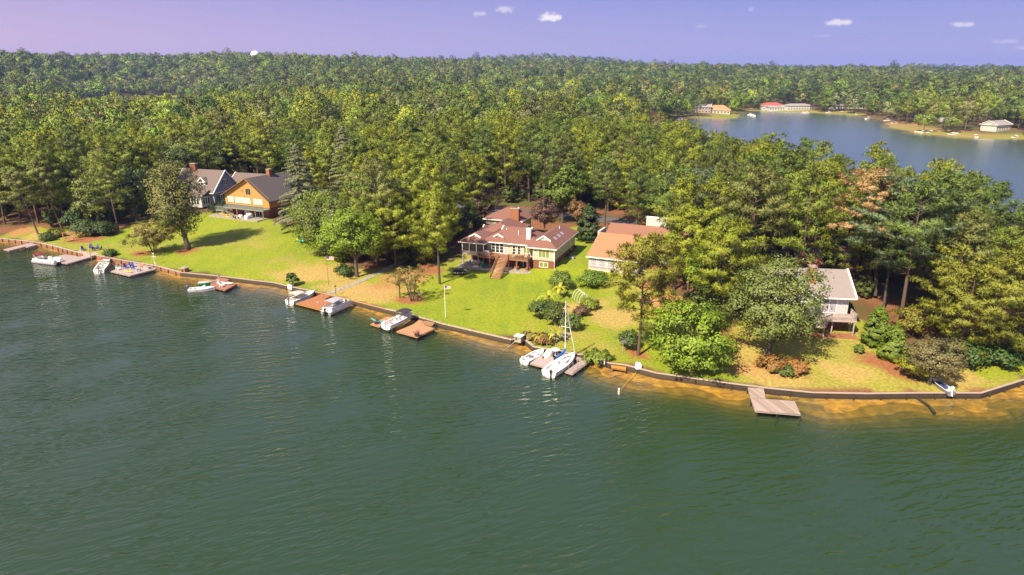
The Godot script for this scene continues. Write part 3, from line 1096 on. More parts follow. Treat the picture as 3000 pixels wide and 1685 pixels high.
func banana(label: String, at: Vector3, h: float, count: int, c: Color) -> void:
	var o := thing("banana_plant", label, "plant", at, 0.0, "banana plants in the lakeside garden bed")
	var st := Acc.new()
	st.tube(Vector3.ZERO, Vector3(0, h * 0.55, 0), 0.10, 0.07, 6)
	part(o, "stem", st, "wood_greygreen")
	for i in count:
		var a := i * 2.4 + rng.randf() * 0.6
		var f := Acc.new()
		f.col = tone(c, 0.15)
		var up := rng.randf_range(0.35, 1.0)
		var long := h * rng.randf_range(0.55, 0.8)
		var dir := Vector3(cos(a), 0, sin(a))
		var side := Vector3(-sin(a), 0, cos(a))
		var last := []
		for k in 7:
			var t := k / 6.0
			var p := Vector3(0, h * 0.55, 0) + dir * long * t * (0.5 + 0.5 * t) + Vector3(0, long * (up * t - 0.9 * t * t * t), 0)
			var w := 0.27 * sin(PI * clampf(t * 0.9 + 0.06, 0, 1)) * (h / 2.6)
			var row := [p - side * w - Vector3(0, w * 0.35, 0), p, p + side * w - Vector3(0, w * 0.35, 0)]
			if last:
				f.quad(last[0], last[1], row[1], row[0], Vector3.UP + dir * 0.3)
				f.quad(last[1], last[2], row[2], row[1], Vector3.UP + dir * 0.3)
			last = row
		part(o, "leaf", f, "leaf")


func build_trees() -> void:
	var n := names.size()
	# ---- trees that stand alone
	plant("leaning_pine", "pine with a bare leaning trunk and dead lower twigs beside the swing", "tree", pine(21, 4.6, 0.46, PINE_OLIVE, 1.0, 0.5), Vector3(-128.38, 1.20, -191.02), "needle", "bark_pine", Vector3(0.0, 0, 0.17))
	plant("leaning_pine", "pine with a bare leaning trunk at the shaded edge of the small lawn", "tree", pine(19, 4.8, 0.40, PINE_OLIVE, 1.0, 0.5), Vector3(-131.96, 0.89, -185.87), "needle", "bark_pine", Vector3(0.05, 0, 0.20))
	plant("oak_tree", "tall solitary broadleaf tree casting a long shadow on the wide lawn", "tree", broadleaf(24.0, 6.8, 0.08, Color(0.155, 0.165, 0.04), 165, 0.34, 62), Vector3(-82.04, 1.25, -168.28), "leaf", "bark_grey", Vector3(0, 0, 0.15))
	plant("dogwood_tree", "low spreading yellowish tree under the tall solitary lawn tree", "tree", broadleaf(8.5, 6.0, 0.10, Color(0.20, 0.17, 0.035), 80, 0.28, 52, 3), Vector3(-89.19, 0.95, -164.98))
	plant("cedar_tree", "large grey green cedar with drooping tiers beside the orange house", "tree", cedar(23.5, 8.2, Color(0.165, 0.185, 0.095)), Vector3(-57.95, 2.56, -184.95), "needle", "bark_grey")
	plant("cedar_tree", "grey green cedar with a feathery spire behind the broadleaf cluster", "tree", cedar(25, 7.4, Color(0.185, 0.20, 0.11)), Vector3(-50, 4.2, -205), "needle", "bark_grey")
	plant("maple_tree", "broad bright green tree standing behind the trampoline", "tree", broadleaf(18.0, 7.6, -0.04, Color(0.13, 0.185, 0.014), 160, 0.30, 70), Vector3(-45.44, 1.35, -161.47))
	plant("maple_tree", "bright green tree with a pale trunk beside the clipped round bush", "tree", broadleaf(16.0, 6.0, 0.20, OAK_BRIGHT, 115, 0.32, 58), Vector3(-34.24, 0.81, -144.63))
	plant("maple_tree", "green tree between the feathery cedar and the tall lawn pines", "tree", broadleaf(17, 6.0, 0.12, OAK, 110, 0.32, 58), Vector3(-38, 3.0, -180))
	plant("maple_tree", "pale leaved tree at the dark roofed house", "tree", broadleaf(16, 5.0, 0.12, OAK_GREY, 95, 0.32, 55), Vector3(-26, 3.2, -178))
	plant("lawn_pine", "tall pine with its bare trunk rising from the lawn before the stairs", "tree", pine(20.5, 5.0, 0.36, PINE_YELLOW, 1.2, 0.75, 1.3), Vector3(-15.48, 0.80, -139.57), "needle", "bark_pine")
	plant("lawn_pine", "broad low crowned pine at the top of the concrete path", "tree", pine(17.0, 8.0, 0.24, PINE_YELLOW, 1.2, 0.7, 1.3), Vector3(-26.83, 0.85, -151.95), "needle", "bark_pine")
	plant("lawn_pine", "pine behind the broad pine at the top of the path", "tree", pine(20.5, 6.6, 0.20, PINE, 1.1, 0.75, 1.2), Vector3(-22, 2.6, -164), "needle", "bark_pine")
	plant("lawn_pine", "dense pine whose crown leans over the screened porch", "tree", pine(17.5, 5.4, 0.16, PINE_YELLOW, 1.1, 0.75, 1.2), Vector3(-17.5, 2.4, -160), "needle", "bark_pine")
	plant("lawn_pine", "full pine between the bright maple and the broad pine of the path", "tree", pine(17.0, 6.4, 0.18, PINE, 1.1, 0.75, 1.2), Vector3(-32.09, 0.90, -152.63), "needle", "bark_pine")
	plant("lawn_pine", "tall pine rising behind the clump of trees beside the screened porch", "tree", pine(22.5, 6.4, 0.2, PINE_YELLOW, 1.1, 0.75, 1.2), Vector3(-27, 3.0, -170), "needle", "bark_pine")
	for q in [[Vector3(-40.42, 1.10, -156.09), 13.0, 5.2, 0], [Vector3(-35.50, 1.10, -161.75), 14.5, 5.4, 2], [Vector3(-30.24, 0.99, -160.25), 15.0, 5.6, 0], [Vector3(-24.16, 1.01, -158.26), 15.5, 5.4, 1], [Vector3(-20.53, 0.97, -155.33), 12.0, 4.6, 1], [Vector3(-40.17, 1.33, -165.87), 16.0, 5.6, 1]]:
		plant("clump_tree", "low crowned green tree in the dense clump beside the screened porch", "tree", pine(q[1], q[2], 0.04, PINE_YELLOW, 1.15, 0.75, 1.2) if q[3] == 1 else broadleaf(q[1], q[2], -0.04, OAK_BRIGHT if q[3] == 0 else OAK, 120, 0.32, 58), q[0], "needle" if q[3] == 1 else "leaf", "bark_pine", Vector3.ZERO, "trees of the clump beside the porch")
	plant("small_tree", "thin leaved small tree with bare trunks above the boat lift", "tree", broadleaf(7.5, 4.6, 0.35, Color(0.20, 0.17, 0.035), 40, 0.22, 30, 3, 0.4), Vector3(-19.79, 0.67, -128.53))
	plant("small_tree", "dark thin tree at the edge of the straw bed by the concrete path", "tree", broadleaf(6.0, 2.6, 0.3, Color(0.15, 0.14, 0.03), 22, 0.22, 28, 1, 0.4), Vector3(-22.56, 0.67, -130.67))
	plant("plum_tree", "round dark purple leaved tree beside the brick chimney", "tree", broadleaf(8.6, 4.2, 0.05, PLUM, 80, 0.28, 60), Vector3(8.5, 4.6, -176))
	plant("plum_tree", "dark purple leaved tree beside the garage drive", "tree", broadleaf(9.5, 4.4, 0.05, Color(0.11, 0.07, 0.04), 75, 0.28, 55), Vector3(-7.5, 5.0, -188))
	plant("green_tree", "rounded green tree against the garage wall", "tree", broadleaf(8.5, 4.2, 0.03, OAK, 75, 0.3, 55), Vector3(-13.5, 3.6, -180))
	plant("green_tree", "dark green tree in the angle behind the screened porch", "tree", broadleaf(8.0, 3.4, 0.03, DARKLEAF, 60, 0.3, 55), Vector3(-13.5, 3.0, -170))
	plant("magnolia_tree", "dense dark cone shaped evergreen beside the side lawn", "tree", cone_tree(9.5, 4.0, Color(0.045, 0.075, 0.018)), Vector3(19.42, 2.75, -170.52))
	plant("japanese_maple", "rust brown small tree behind the tan roofed house", "tree", broadleaf(9, 4.2, 0.05, Color(0.22, 0.11, 0.045), 70, 0.26, 55), Vector3(36, 3.0, -168))
	plant("japanese_maple", "rust brown bush sized tree by the garage", "tree", broadleaf(6.5, 3.0, 0.02, Color(0.24, 0.13, 0.05), 50, 0.26, 50), Vector3(18.5, 4.4, -186))
	plant("blue_pine", "wide blue green pine with layered boughs behind the white wall", "tree", pine(20.0, 9.6, 0.10, BLUEGREEN, 1.15, 0.5, 1.5), Vector3(43, 2.8, -158), "needle", "bark_pine")
	plant("lake_pine", "yellow green pine with a straight bare trunk rising from the waterside bed", "tree", pine(19.5, 6.8, 0.36, Color(0.205, 0.205, 0.018), 1.2, 0.7, 1.3), Vector3(20.27, 0.66, -101.30), "needle", "bark_pine", Vector3(0.0, 0, 0.03))
	plant("lake_pine", "tall bright pine behind the big waterside bush", "tree", pine(19.5, 6.6, 0.32, PINE_YELLOW, 1.2, 0.75, 1.25), Vector3(34.48, 1.61, -110.92), "needle", "bark_pine", Vector3(0, 0, -0.05))
	plant("lake_pine", "pine with a forked bare bole in front of the white wall", "tree", pine(17.5, 6.0, 0.30, PINE_YELLOW, 1.2, 0.75, 1.25), Vector3(34.39, 2.38, -127.00), "needle", "bark_pine", Vector3(0, 0, 0.08))
	plant("waterside_tree", "bushy bright green tree overhanging the lake's edge", "tree", broadleaf(11.2, 6.4, -0.05, OAK_BRIGHT, 135, 0.30, 66, 3), Vector3(27.26, 0.65, -94.64))
	plant("waterside_tree", "dark leafy bush between the bright pine and the waterside tree", "tree", broadleaf(9.0, 3.4, 0.02, Color(0.06, 0.09, 0.014), 60, 0.3, 55), Vector3(32.01, 1.35, -108.65))
	plant("oak_tree", "spreading grey green oak in front of the grey roofed house", "tree", broadleaf(17.5, 7.2, 0.04, Color(0.135, 0.175, 0.036), 170, 0.28, 70), Vector3(40.19, 1.15, -98.93))
	plant("oak_tree", "oak crown beside the grey roof's far end", "tree", broadleaf(13.5, 4.6, 0.1, OAK_GREY, 85, 0.30, 60), Vector3(40, 2.6, -116))
	plant("young_magnolia", "glossy bright green tree by the corner of the house deck", "tree", cone_tree(6.6, 2.6, Color(0.10, 0.155, 0.012), 0.30), Vector3(59.32, 1.47, -103.78))
	plant("young_magnolia", "glossy bright green tree at the tip of the mulch bed", "tree", cone_tree(5.6, 2.5, Color(0.11, 0.165, 0.012), 0.30), Vector3(59.40, 1.18, -98.58))
	plant("river_birch", "fine leaved grey green tree over the beached rowing boat", "tree", broadleaf(8.2, 4.4, 0.10, Color(0.15, 0.135, 0.05), 95, 0.20, 62, 3), Vector3(60.51, 0.72, -90.24))
	plant("lime_maple", "low lime yellow tree beside the fine leaved tree", "tree", broadleaf(4.4, 2.6, 0.05, LIME, 40, 0.24, 50, 2), Vector3(59.17, 0.84, -92.31))
	plant("lime_maple", "yellowish spreading tree above the glossy bright trees", "tree", broadleaf(5.5, 4.2, 0.15, Color(0.19, 0.185, 0.02), 55, 0.26, 48, 2), Vector3(67.94, 1.53, -107.40))
	plant("white_pine", "large blue green pine with flat layered boughs behind the deck house", "tree", pine(25.0, 9.6, 0.34, Color(0.13, 0.185, 0.085), 1.15, 0.32, 1.5), Vector3(70.52, 1.91, -116.51), "needle", "bark_grey")
	plant("white_pine", "blue green pine with an ivy wrapped trunk beside the deck house", "tree", pine(17.5, 4.6, 0.40, Color(0.14, 0.17, 0.06), 1.1, 0.4), Vector3(68.92, 2.11, -119.70), "needle", "bark_grey")
	plant("dying_pine", "pine with a browned orange crown behind the layered blue green pine", "tree", browned(pine(24.5, 8.6, 0.42, Color(0.13, 0.185, 0.085), 1.1, 0.3, 1.3), 24.5), Vector3(70, 3.0, -125), "needle", "bark_grey", Vector3(0, 0, 0.10))
	plant("crape_myrtle", "crape myrtle with pink red blossom behind the grey roof", "tree", broadleaf(7.0, 2.9, 0.15, Color(0.30, 0.055, 0.075), 40, 0.22, 44, 3, 0.3), Vector3(60, 3.2, -134))
	plant("crape_myrtle", "small crape myrtle with red blossom by the road behind the orange house", "tree", broadleaf(5.0, 2.2, 0.2, Color(0.36, 0.04, 0.07), 30, 0.22, 40, 2), Vector3(-68, 5.0, -242))
	for q in [[Vector3(-149.68, 1.53, -204.70), 22.0], [Vector3(-142.17, 1.77, -207.64), 24.0], [Vector3(-128.30, 1.59, -199.42), 21.0], [Vector3(-122.49, 2.02, -206.43), 25.0], [Vector3(-117.75, 2.29, -210.42), 23.0], [Vector3(-113.40, 2.56, -214.61), 24.0], [Vector3(-160.26, 1.82, -213.89), 24.0]]:
		plant("edge_pine", "full crowned pine at the wood's edge above the swing lawn", "tree", pine(q[1], 6.4, 0.22, PINE_YELLOW if q[1] > 23.5 else PINE, 1.1), q[0], "needle", "bark_pine", Vector3.ZERO, "pines at the edge of the swing lawn")
	# layered pines along the eastern lawn
	var east := [[Vector3(68.88, 1.03, -97.62), 16.0, 6.0], [Vector3(73.84, 0.96, -98.69), 18.0, 6.4], [Vector3(78.74, 0.88, -99.56), 19.0, 6.4], [Vector3(70.64, 1.31, -104.17), 17.0, 5.4], [Vector3(84.35, 0.93, -103.62), 20.0, 6.0]]
	for k in east.size():
		var e: Array = east[k]
		plant("layered_pine", ["yellow green pine with layered boughs at the bush edge of the east lawn", "tall yellow green pine in the middle of the east wood edge", "bushy yellow green pine beside the far end of the black seawall", "slender layered pine behind the lime yellow tree", "high layered pine at the back of the east wood edge"][k], "tree", pine(e[1], e[2], 0.10, Color(0.185, 0.20, 0.016), 1.15, 0.42, 1.1), e[0], "needle", "bark_pine")
	# ---- shrubs and garden plants
	shrub("round_bush", "clipped round dark green bush beside the concrete path", Vector3(-37.18, 0.84, -145.58), 2.9, 2.7, Color(0.045, 0.085, 0.010))
	shrub("leafy_bush", "leafy dark bush on the lawn corner by the brick base", Vector3(10.07, 0.97, -135.19), 4.6, 2.6, OAK, 46)
	shrub("garden_bush", "large leafy garden bush beneath the banana leaves", Vector3(5.65, 0.71, -118.00), 4.6, 2.8, Color(0.07, 0.11, 0.014), 46)
	shrub("garden_bush", "tall leafy garden bush behind the sailing boat's mast", Vector3(7.94, 0.69, -114.51), 5.2, 2.2, Color(0.075, 0.11, 0.014), 40)
	shrub("garden_bush", "rounded green bush beside the raised garden bed", Vector3(10.36, 0.70, -112.77), 3.2, 2.4, Color(0.085, 0.125, 0.02), 36)
	shrub("garden_bush", "brownish bush beside the garden hoops", Vector3(13.02, 0.77, -119.67), 2.2, 1.9, Color(0.12, 0.075, 0.04), 26)
	shrub("garden_bush", "rusty flowering bush at the dock's shore end", Vector3(5.25, 0.62, -106.15), 2.0, 1.9, Color(0.21, 0.12, 0.035), 26)
	shrub("garden_bush", "dry brown grass clump beside the concrete pump box", Vector3(2.80, 0.61, -108.64), 1.5, 1.6, Color(0.20, 0.16, 0.05), 20)
	shrub("garden_bush", "bright bush behind the garden hoops", Vector3(14.89, 0.81, -123.39), 2.6, 2.0, Color(0.16, 0.21, 0.014), 28)
	shrub("hedge_bush", "spreading bright green bush below the window wall of the tan roofed house", Vector3(16.80, 1.30, -136.50), 3.4, 4.2, Color(0.10, 0.17, 0.014), 56)
	shrub("shore_bush", "low bright bush at the seawall beside the boat dock", Vector3(13.66, 0.25, -99.91), 1.9, 2.6, Color(0.13, 0.19, 0.014), 34)
	shrub("shore_bush", "dark leafy bush beside the bare trunk of the waterside pine", Vector3(19.17, 0.67, -103.95), 4.0, 2.0, Color(0.05, 0.085, 0.012), 36)
	shrub("lawn_bush", "small green bush by the seawall near the blue lawn chairs", Vector3(-99.62, 0.01, -163.56), 2.6, 2.2, Color(0.055, 0.10, 0.010), 32)
	shrub("lawn_bush", "dark bush beside the wooden swing", Vector3(-125.34, 0.72, -179.72), 2.4, 2.4, Color(0.06, 0.095, 0.012), 30)
	shrub("lawn_bush", "yellow green bush next to the wooden swing", Vector3(-124.83, 0.88, -183.03), 2.4, 2.4, Color(0.17, 0.17, 0.014), 30)
	shrub("planter_bush", "leafy bush in a white planter at the seawall", Vector3(-46.69, 0.62, -138.68), 3.4, 1.5, Color(0.08, 0.13, 0.014), 26)
	shrub("garden_bush", "orange brown azalea at the foot of the spreading oak", Vector3(39.41, 0.92, -94.92), 2.6, 2.4, Color(0.24, 0.13, 0.035), 34)
	shrub("garden_bush", "rust coloured azalea at the mulch edge under the oak", Vector3(42.84, 0.92, -94.06), 2.3, 2.2, Color(0.25, 0.12, 0.03), 30)
	shrub("garden_bush", "dark green azalea between the rust coloured ones", Vector3(40.82, 0.86, -93.46), 1.7, 1.8, Color(0.07, 0.10, 0.014), 24)
	shrub("ball_bush", "small clipped ball bush on the deck house lawn", Vector3(55.19, 1.30, -100.62), 1.7, 0.95, Color(0.09, 0.13, 0.012), 16)
	shrub("ball_bush", "small clipped bush in the straw bed by the oak", Vector3(33.95, 1.17, -102.33), 1.3, 0.9, Color(0.10, 0.15, 0.012), 14)
	shrub("ball_bush", "tiny clipped bush at the rim of the straw bed", Vector3(35.01, 1.17, -101.61), 1.1, 0.8, Color(0.11, 0.16, 0.012), 12)
	for q in [[Vector3(69.93, 0.96, -96.74), 4.5, 4.0], [Vector3(74.29, 0.86, -96.95), 4.0, 3.6], [Vector3(67.02, 1.05, -97.18), 3.6, 3.0], [Vector3(79.27, 0.81, -98.38), 4.0, 3.4]]:
		shrub("wood_edge_bush", "dark glossy bush at the foot of the layered pines", q[0], q[1], q[2], Color(0.04, 0.085, 0.010), 46, 0.3, "shrub", "bushes below the layered pines")
	for q in [[Vector3(-117.55, 1.09, -183.78), 5.5, 4.5], [Vector3(-112.57, 1.20, -183.32), 4.5, 4.0], [Vector3(-122.81, 1.14, -187.78), 7.5, 3.4], [Vector3(-117.14, 1.66, -196.70), 6.0, 4.0]]:
		shrub("shade_bush", "dark green bush at the wood's edge behind the swing", q[0], q[1], q[2], Color(0.05, 0.085, 0.016), 50, 0.3, "shrub", "bushes behind the swing")
	for q in [[Vector3(-88.42, 3.04, -216.13), 4.0, 5.0], [Vector3(-89.77, 2.86, -208.61), 3.5, 4.0]]:
		shrub("house_bush", "dark bush against the blue house", q[0], q[1], q[2], Color(0.025, 0.045, 0.014), 44, 0.26, "shrub", "bushes against the blue house")
	for q in [[Vector3(13.4, 2.6, -158), 1.2, 1.0], [Vector3(12.6, 2.5, -155), 1.0, 1.0], [Vector3(14.6, 2.7, -162), 1.4, 1.2]]:
		shrub("foundation_bush", "low dark bush along the brick side wall", q[0], q[1], q[2], Color(0.04, 0.075, 0.012), 20, 0.18, "shrub", "bushes along the brick side wall")
	banana("banana plant with broad lime leaves at the middle of the garden", Vector3(7.06, 0.77, -123.52), 4.4, 9, Color(0.27, 0.30, 0.012))
	banana("banana plant with lime leaves at the lawn end of the garden", Vector3(9.59, 0.85, -130.13), 3.6, 8, Color(0.28, 0.29, 0.012))
	banana("banana plant with drooping lime leaves beside the raised bed", Vector3(7.34, 0.63, -106.72), 2.9, 9, Color(0.26, 0.29, 0.012))
	banana("small banana plant next to the rusty flowering bush", Vector3(4.47, 0.61, -106.47), 2.2, 7, Color(0.27, 0.28, 0.012))
	banana("banana plant with pale leaves behind the white wall", Vector3(33, 3.0, -163), 3.6, 9, Color(0.20, 0.30, 0.02))
	build_wood()


func build_wood() -> void:
	# one of each shape, then copies
	var shapes := []
	var tints := [PINE, PINE_YELLOW, PINE_DARK, PINE, PINE_OLIVE, Color(0.115, 0.15, 0.02), PINE_YELLOW]
	for k in 7:
		shapes.append(pine(21.0, [5.8, 6.4, 5.0, 6.6, 5.6, 4.8, 6.0][k], [0.30, 0.24, 0.40, 0.28, 0.34, 0.22, 0.16][k], tints[k], 1.0, [0.75, 0.6, 0.7, 0.55, 0.7, 0.8, 0.6][k], 0.95))
	var broad := []
	var btint := [OAK, OAK_GREY, OAK_BRIGHT, Color(0.06, 0.09, 0.018)]
	for k in 4:
		broad.append(broadleaf(15.0, [5.0, 5.6, 4.8, 5.2][k], 0.14, btint[k], 90, 0.36, 46))
	var pine_proto := []
	for k in 7:
		var o := thing("pine_tree", "tall pine in the dense wood behind the lakeside houses", "tree", Vector3.ZERO, 0.0, "pines of the wood behind the houses")
		part(o, "crown", shapes[k][0], "needle")
		part(o, "trunk", shapes[k][1], "bark_pine")
		pine_proto.append(o)
	var broad_proto := []
	for k in 4:
		var o := thing("broadleaf_tree", "broad leafy tree among the pines behind the lakeside houses", "tree", Vector3.ZERO, 0.0, "leafy trees of the wood behind the houses")
		part(o, "crown", broad[k][0], "leaf")
		part(o, "trunk", broad[k][1], "bark_grey")
		broad_proto.append(o)
	var used := [0, 0]
	var used_under := 0
	var ub := broadleaf(5.0, 2.6, 0.0, Color(0.075, 0.105, 0.016), 34, 0.3, 40)
	var under := thing("understory_tree", "small leafy tree beneath the pines of the wood", "tree", Vector3.ZERO, 0.0, "small trees beneath the pines")
	part(under, "crown", ub[0], "leaf")
	part(under, "trunk", ub[1], "bark_grey")
	var clear := wood_clearings()
	var stand := FastNoiseLite.new()
	stand.seed = 77
	stand.frequency = 0.011
	stand.fractal_octaves = 3
	var spots := []
	var r := RandomNumberGenerator.new()
	r.seed = 31
	var step := 8.0
	var z := -112.0
	while z > -640.0:
		var x := -0.85 * absf(z) - 20.0
		while x < 0.85 * absf(z) + 20.0:
			var p := Vector2(x + r.randf_range(-2.6, 2.6), z + r.randf_range(-2.6, 2.6))
			x += step if z > -300.0 else step * 1.4
			if absf(p.x) > 0.80 * absf(p.y) + 14.0:
				continue
			var s := shore_distance(p.x, p.y)
			if s < 4.0 or is_clear(p, clear):
				continue
			spots.append([p, s, r.randf(), r.randf(), r.randf()])
		z -= step if z > -300.0 else step * 1.4
	spots.sort_custom(func(a, b): return a[0].length_squared() < b[0].length_squared())
	var mid := [[], [], [], [], [], [], []]
	for q in spots:
		var p: Vector2 = q[0]
		var h := land_height(p.x, p.y, q[1])
		if h < 0.3:
			continue
		var at := Vector3(p.x, h - 0.1, p.y)
		if p.length() < 290.0 and q[2] > 0.6 and used_under < 140:
			var u: Node3D = under if under.position == Vector3.ZERO else copy_of(under, at, 0.0)
			var side := Vector2(p.x + 3.4, p.y + 2.0)
			if shore_distance(side.x, side.y) > 3.0 and not is_clear(side, clear):
				u.position = ground_at(side.x, side.y)
			else:
				u.position = at + Vector3(0.6, 0, 0.4)
			u.rotation.y = q[4] * 50.0
			u.scale = Vector3.ONE * lerpf(0.7, 1.5, q[3])
			used_under += 1
		var leafy: bool = q[2] < 0.24 + 0.5 * stand.get_noise_2d(p.x, p.y)
		var kind := 1 if leafy else 0
		var size: float = lerpf(0.86, 1.26, q[3])
		if used[kind] < [300, 110][kind]:
			var proto: Node3D = broad_proto[int(q[4] * 3.99)] if leafy else pine_proto[int(q[4] * 6.99)]
			var c: Node3D = proto if proto.position == Vector3.ZERO else copy_of(proto, at, 0.0)
			c.position = at
			c.rotation.y = q[3] * 40.0
			c.scale = Vector3(1.0, 1.0, 1.0) * size
			used[kind] += 1
		else:
			mid[(5 + int(q[4] * 1.99)) if leafy else int(q[4] * 4.99)].append([at, size, q[3] * 40.0, q[2], stand.get_noise_2d(p.x * 2.0 + 900.0, p.y * 2.0)])
	# farther off: the same kinds with coarser foliage, as one mass
	var wood := Node3D.new()
	wood.name = "forest"
	wood.set_meta("kind", "stuff")
	wood.set_meta("label", "unbroken pine forest covering the hills behind the lake")
	wood.set_meta("category", "forest")
	add_child(wood)
	var coarse := []
	for k in 7:
		coarse.append(coarse_tree(k < 5, 0.5 if k < 5 else 0.55, 1.2, tints[k] if k < 5 else btint[k - 5], 60, 40))
	for k in 7:
		scatter(wood, "trees", coarse[k], mid[k])
	var rough := []
	for k in 6:
		rough.append(coarse_tree(k < 4, 0.6, 1.2, [PINE_DARK, PINE, PINE_OLIVE, Color(0.07, 0.10, 0.018), OAK_GREY, OAK_BRIGHT][k], 30, 32))
	var far := [[], [], [], [], [], []]
	z = -646.0
	while z > -6500.0:
		var st := 12.5 if z > -1600.0 else (15.0 if z > -3000.0 else 34.0)
		var big := 1.15 if z > -1600.0 else (1.3 if z > -3000.0 else 2.2)
		var x := -0.78 * absf(z) - 10.0
		while x < 0.78 * absf(z) + 10.0:
			var p := Vector2(x + r.randf_range(-0.42, 0.42) * st, z + r.randf_range(-0.42, 0.42) * st)
			x += st
			if z > -1000.0 and is_clear(p, clear):
				continue
			var s := shore_distance(p.x, p.y)
			if s < 2.5:
				continue
			var h := land_height(p.x, p.y, s)
			if h < 0.8:
				continue
			var lot := stand.get_noise_2d(p.x, p.y)
			var size := r.randf_range(0.62, 1.22) * big * (1.0 + 0.4 * stand.get_noise_2d(p.x * 3.0, p.y * 3.0 + 400.0))
			far[(4 + r.randi() % 2) if r.randf() < 0.3 + lot else r.randi() % 4].append([Vector3(p.x, h - 0.3, p.y), size, r.randf() * TAU, r.randf(), stand.get_noise_2d(p.x * 2.0 + 900.0, p.y * 2.0)])
		z -= st
	for k in 6:
		scatter(wood, "trees", rough[k], far[k])


func coarse_tree(is_pine: bool, low: float, w: float, c: Color, puffs: int, per: int) -> Acc:
	var a := Acc.new()
	var h := 20.0 if is_pine else 15.5
	a.col = Color(0.13, 0.09, 0.065)
	a.tube(Vector3.ZERO, Vector3(0, h * 0.7, 0), 0.3, 0.12, 4, false)
	core = Vector3(0, h * 0.58, 0)
	bulk = 1.0
	for i in puffs:
		var d := on_ball()
		var f := pow(rng.randf(), 0.28)
		var ry := h * (0.31 if is_pine else 0.36)
		var rx := (5.6 if is_pine else 6.6) * w * (1.0 - 0.35 * d.y if is_pine else 1.0)
		var at := Vector3(d.x * rx * f, h - ry + d.y * ry * f * 0.92, d.z * rx * f)
		var r := rng.randf_range(1.4, 2.2) * sqrt(46.0 / puffs)
		if is_pine:
			needles(a, at, Vector3(r, r * 0.7, r), per, 0.6 * sqrt(46.0 / puffs), 0.5 * sqrt(46.0 / puffs), c, 0.10, 0.07)
		else:
			leaves(a, at, Vector3(r, r * 0.75, r), per, 0.62 * sqrt(46.0 / puffs), c)
	bulk = 0.55
	return a


func scatter(parent: Node, called: String, a: Acc, spots: Array) -> void:
	if spots.is_empty():
		return
	var mm := MultiMesh.new()
	mm.transform_format = MultiMesh.TRANSFORM_3D
	mm.use_colors = true
	mm.mesh = a.mesh()
	mm.instance_count = spots.size()
	for i in spots.size():
		var q: Array = spots[i]
		mm.set_instance_transform(i, Transform3D(Basis(Vector3.UP, q[2]).scaled(Vector3(q[1], q[1] * (0.9 + 0.25 * q[3]), q[1])), q[0]))
		var k: float = (0.72 + 0.75 * fposmod(q[2] * 7.31, 1.0)) * (1.0 + 0.7 * q[4])
		mm.set_instance_color(i, Color(k * (0.82 + 0.36 * fposmod(q[2] * 3.7, 1.0)), k, k * (0.8 + 0.7 * q[3])))
	var o := MultiMeshInstance3D.new()
	o.name = called
	o.multimesh = mm
	o.material_override = M["needle"]
	parent.add_child(o, true)


func is_clear(p: Vector2, clear: Array) -> bool:
	for c in clear:
		if c is PackedVector2Array:
			if in_poly(p, c):
				return true
		elif p.distance_squared_to(c[0]) < c[1] * c[1]:
			return true
	return false


func wood_clearings() -> Array:
	# lawns, houses, gardens and roads stay free of wood
	var out := [lawn_edge]
	for q in [[Vector2(-2, -160), 15.0], [Vector2(8, -158), 15.0], [Vector2(2, -178), 12.0], [Vector2(-2, -196), 9.0], [Vector2(26, -150), 13.0], [Vector2(34, -158), 8.0], [Vector2(54, -114), 12.0], [Vector2(44, -112), 10.0], [Vector2(-80, -208), 14.0], [Vector2(-74, -214), 13.0], [Vector2(-100, -222), 13.0], [Vector2(-97, -206), 9.0], [Vector2(-106, -212), 8.0], [Vector2(-90, -200), 8.0], [Vector2(-92, -232), 14.0], [Vector2(-58, -196), 9.0], [Vector2(-28, -176), 9.0], [Vector2(-26, -190), 11.0], [Vector2(-52, -190), 8.0], [Vector2(-40, -170), 10.0], [Vector2(42, -155), 6.0], [Vector2(-138, -226), 8.0], [Vector2(64, -118), 7.0], [Vector2(66, -136), 5.0], [Vector2(-86, -240), 8.0], [Vector2(-64, -234), 7.0], [Vector2(22, -175), 7.0], [Vector2(4, -215), 7.0], [Vector2(-26, -208), 8.0], [Vector2(30, -195), 6.0], [Vector2(12, -200), 6.0]]:
		out.append(q)
	for p in fine_line([Vector2(-150, -262), Vector2(-100, -246), Vector2(-55, -236), Vector2(-10, -212), Vector2(24, -198), Vector2(52, -175), Vector2(75, -160)], 4.0):
		out.append([p, 4.6])
	out.append_array(far_house_plots())
	return out


func far_house_plots() -> Array:
	var out := []
	for p in FAR_PLOTS:
		out.append([Vector2(p[0].x, p[0].z), p[1]])
		out.append([Vector2(p[0].x, p[0].z) * 0.985, p[1]])
		out.append([Vector2(p[0].x, p[0].z) * 0.968, p[1] * 0.9])
	return out


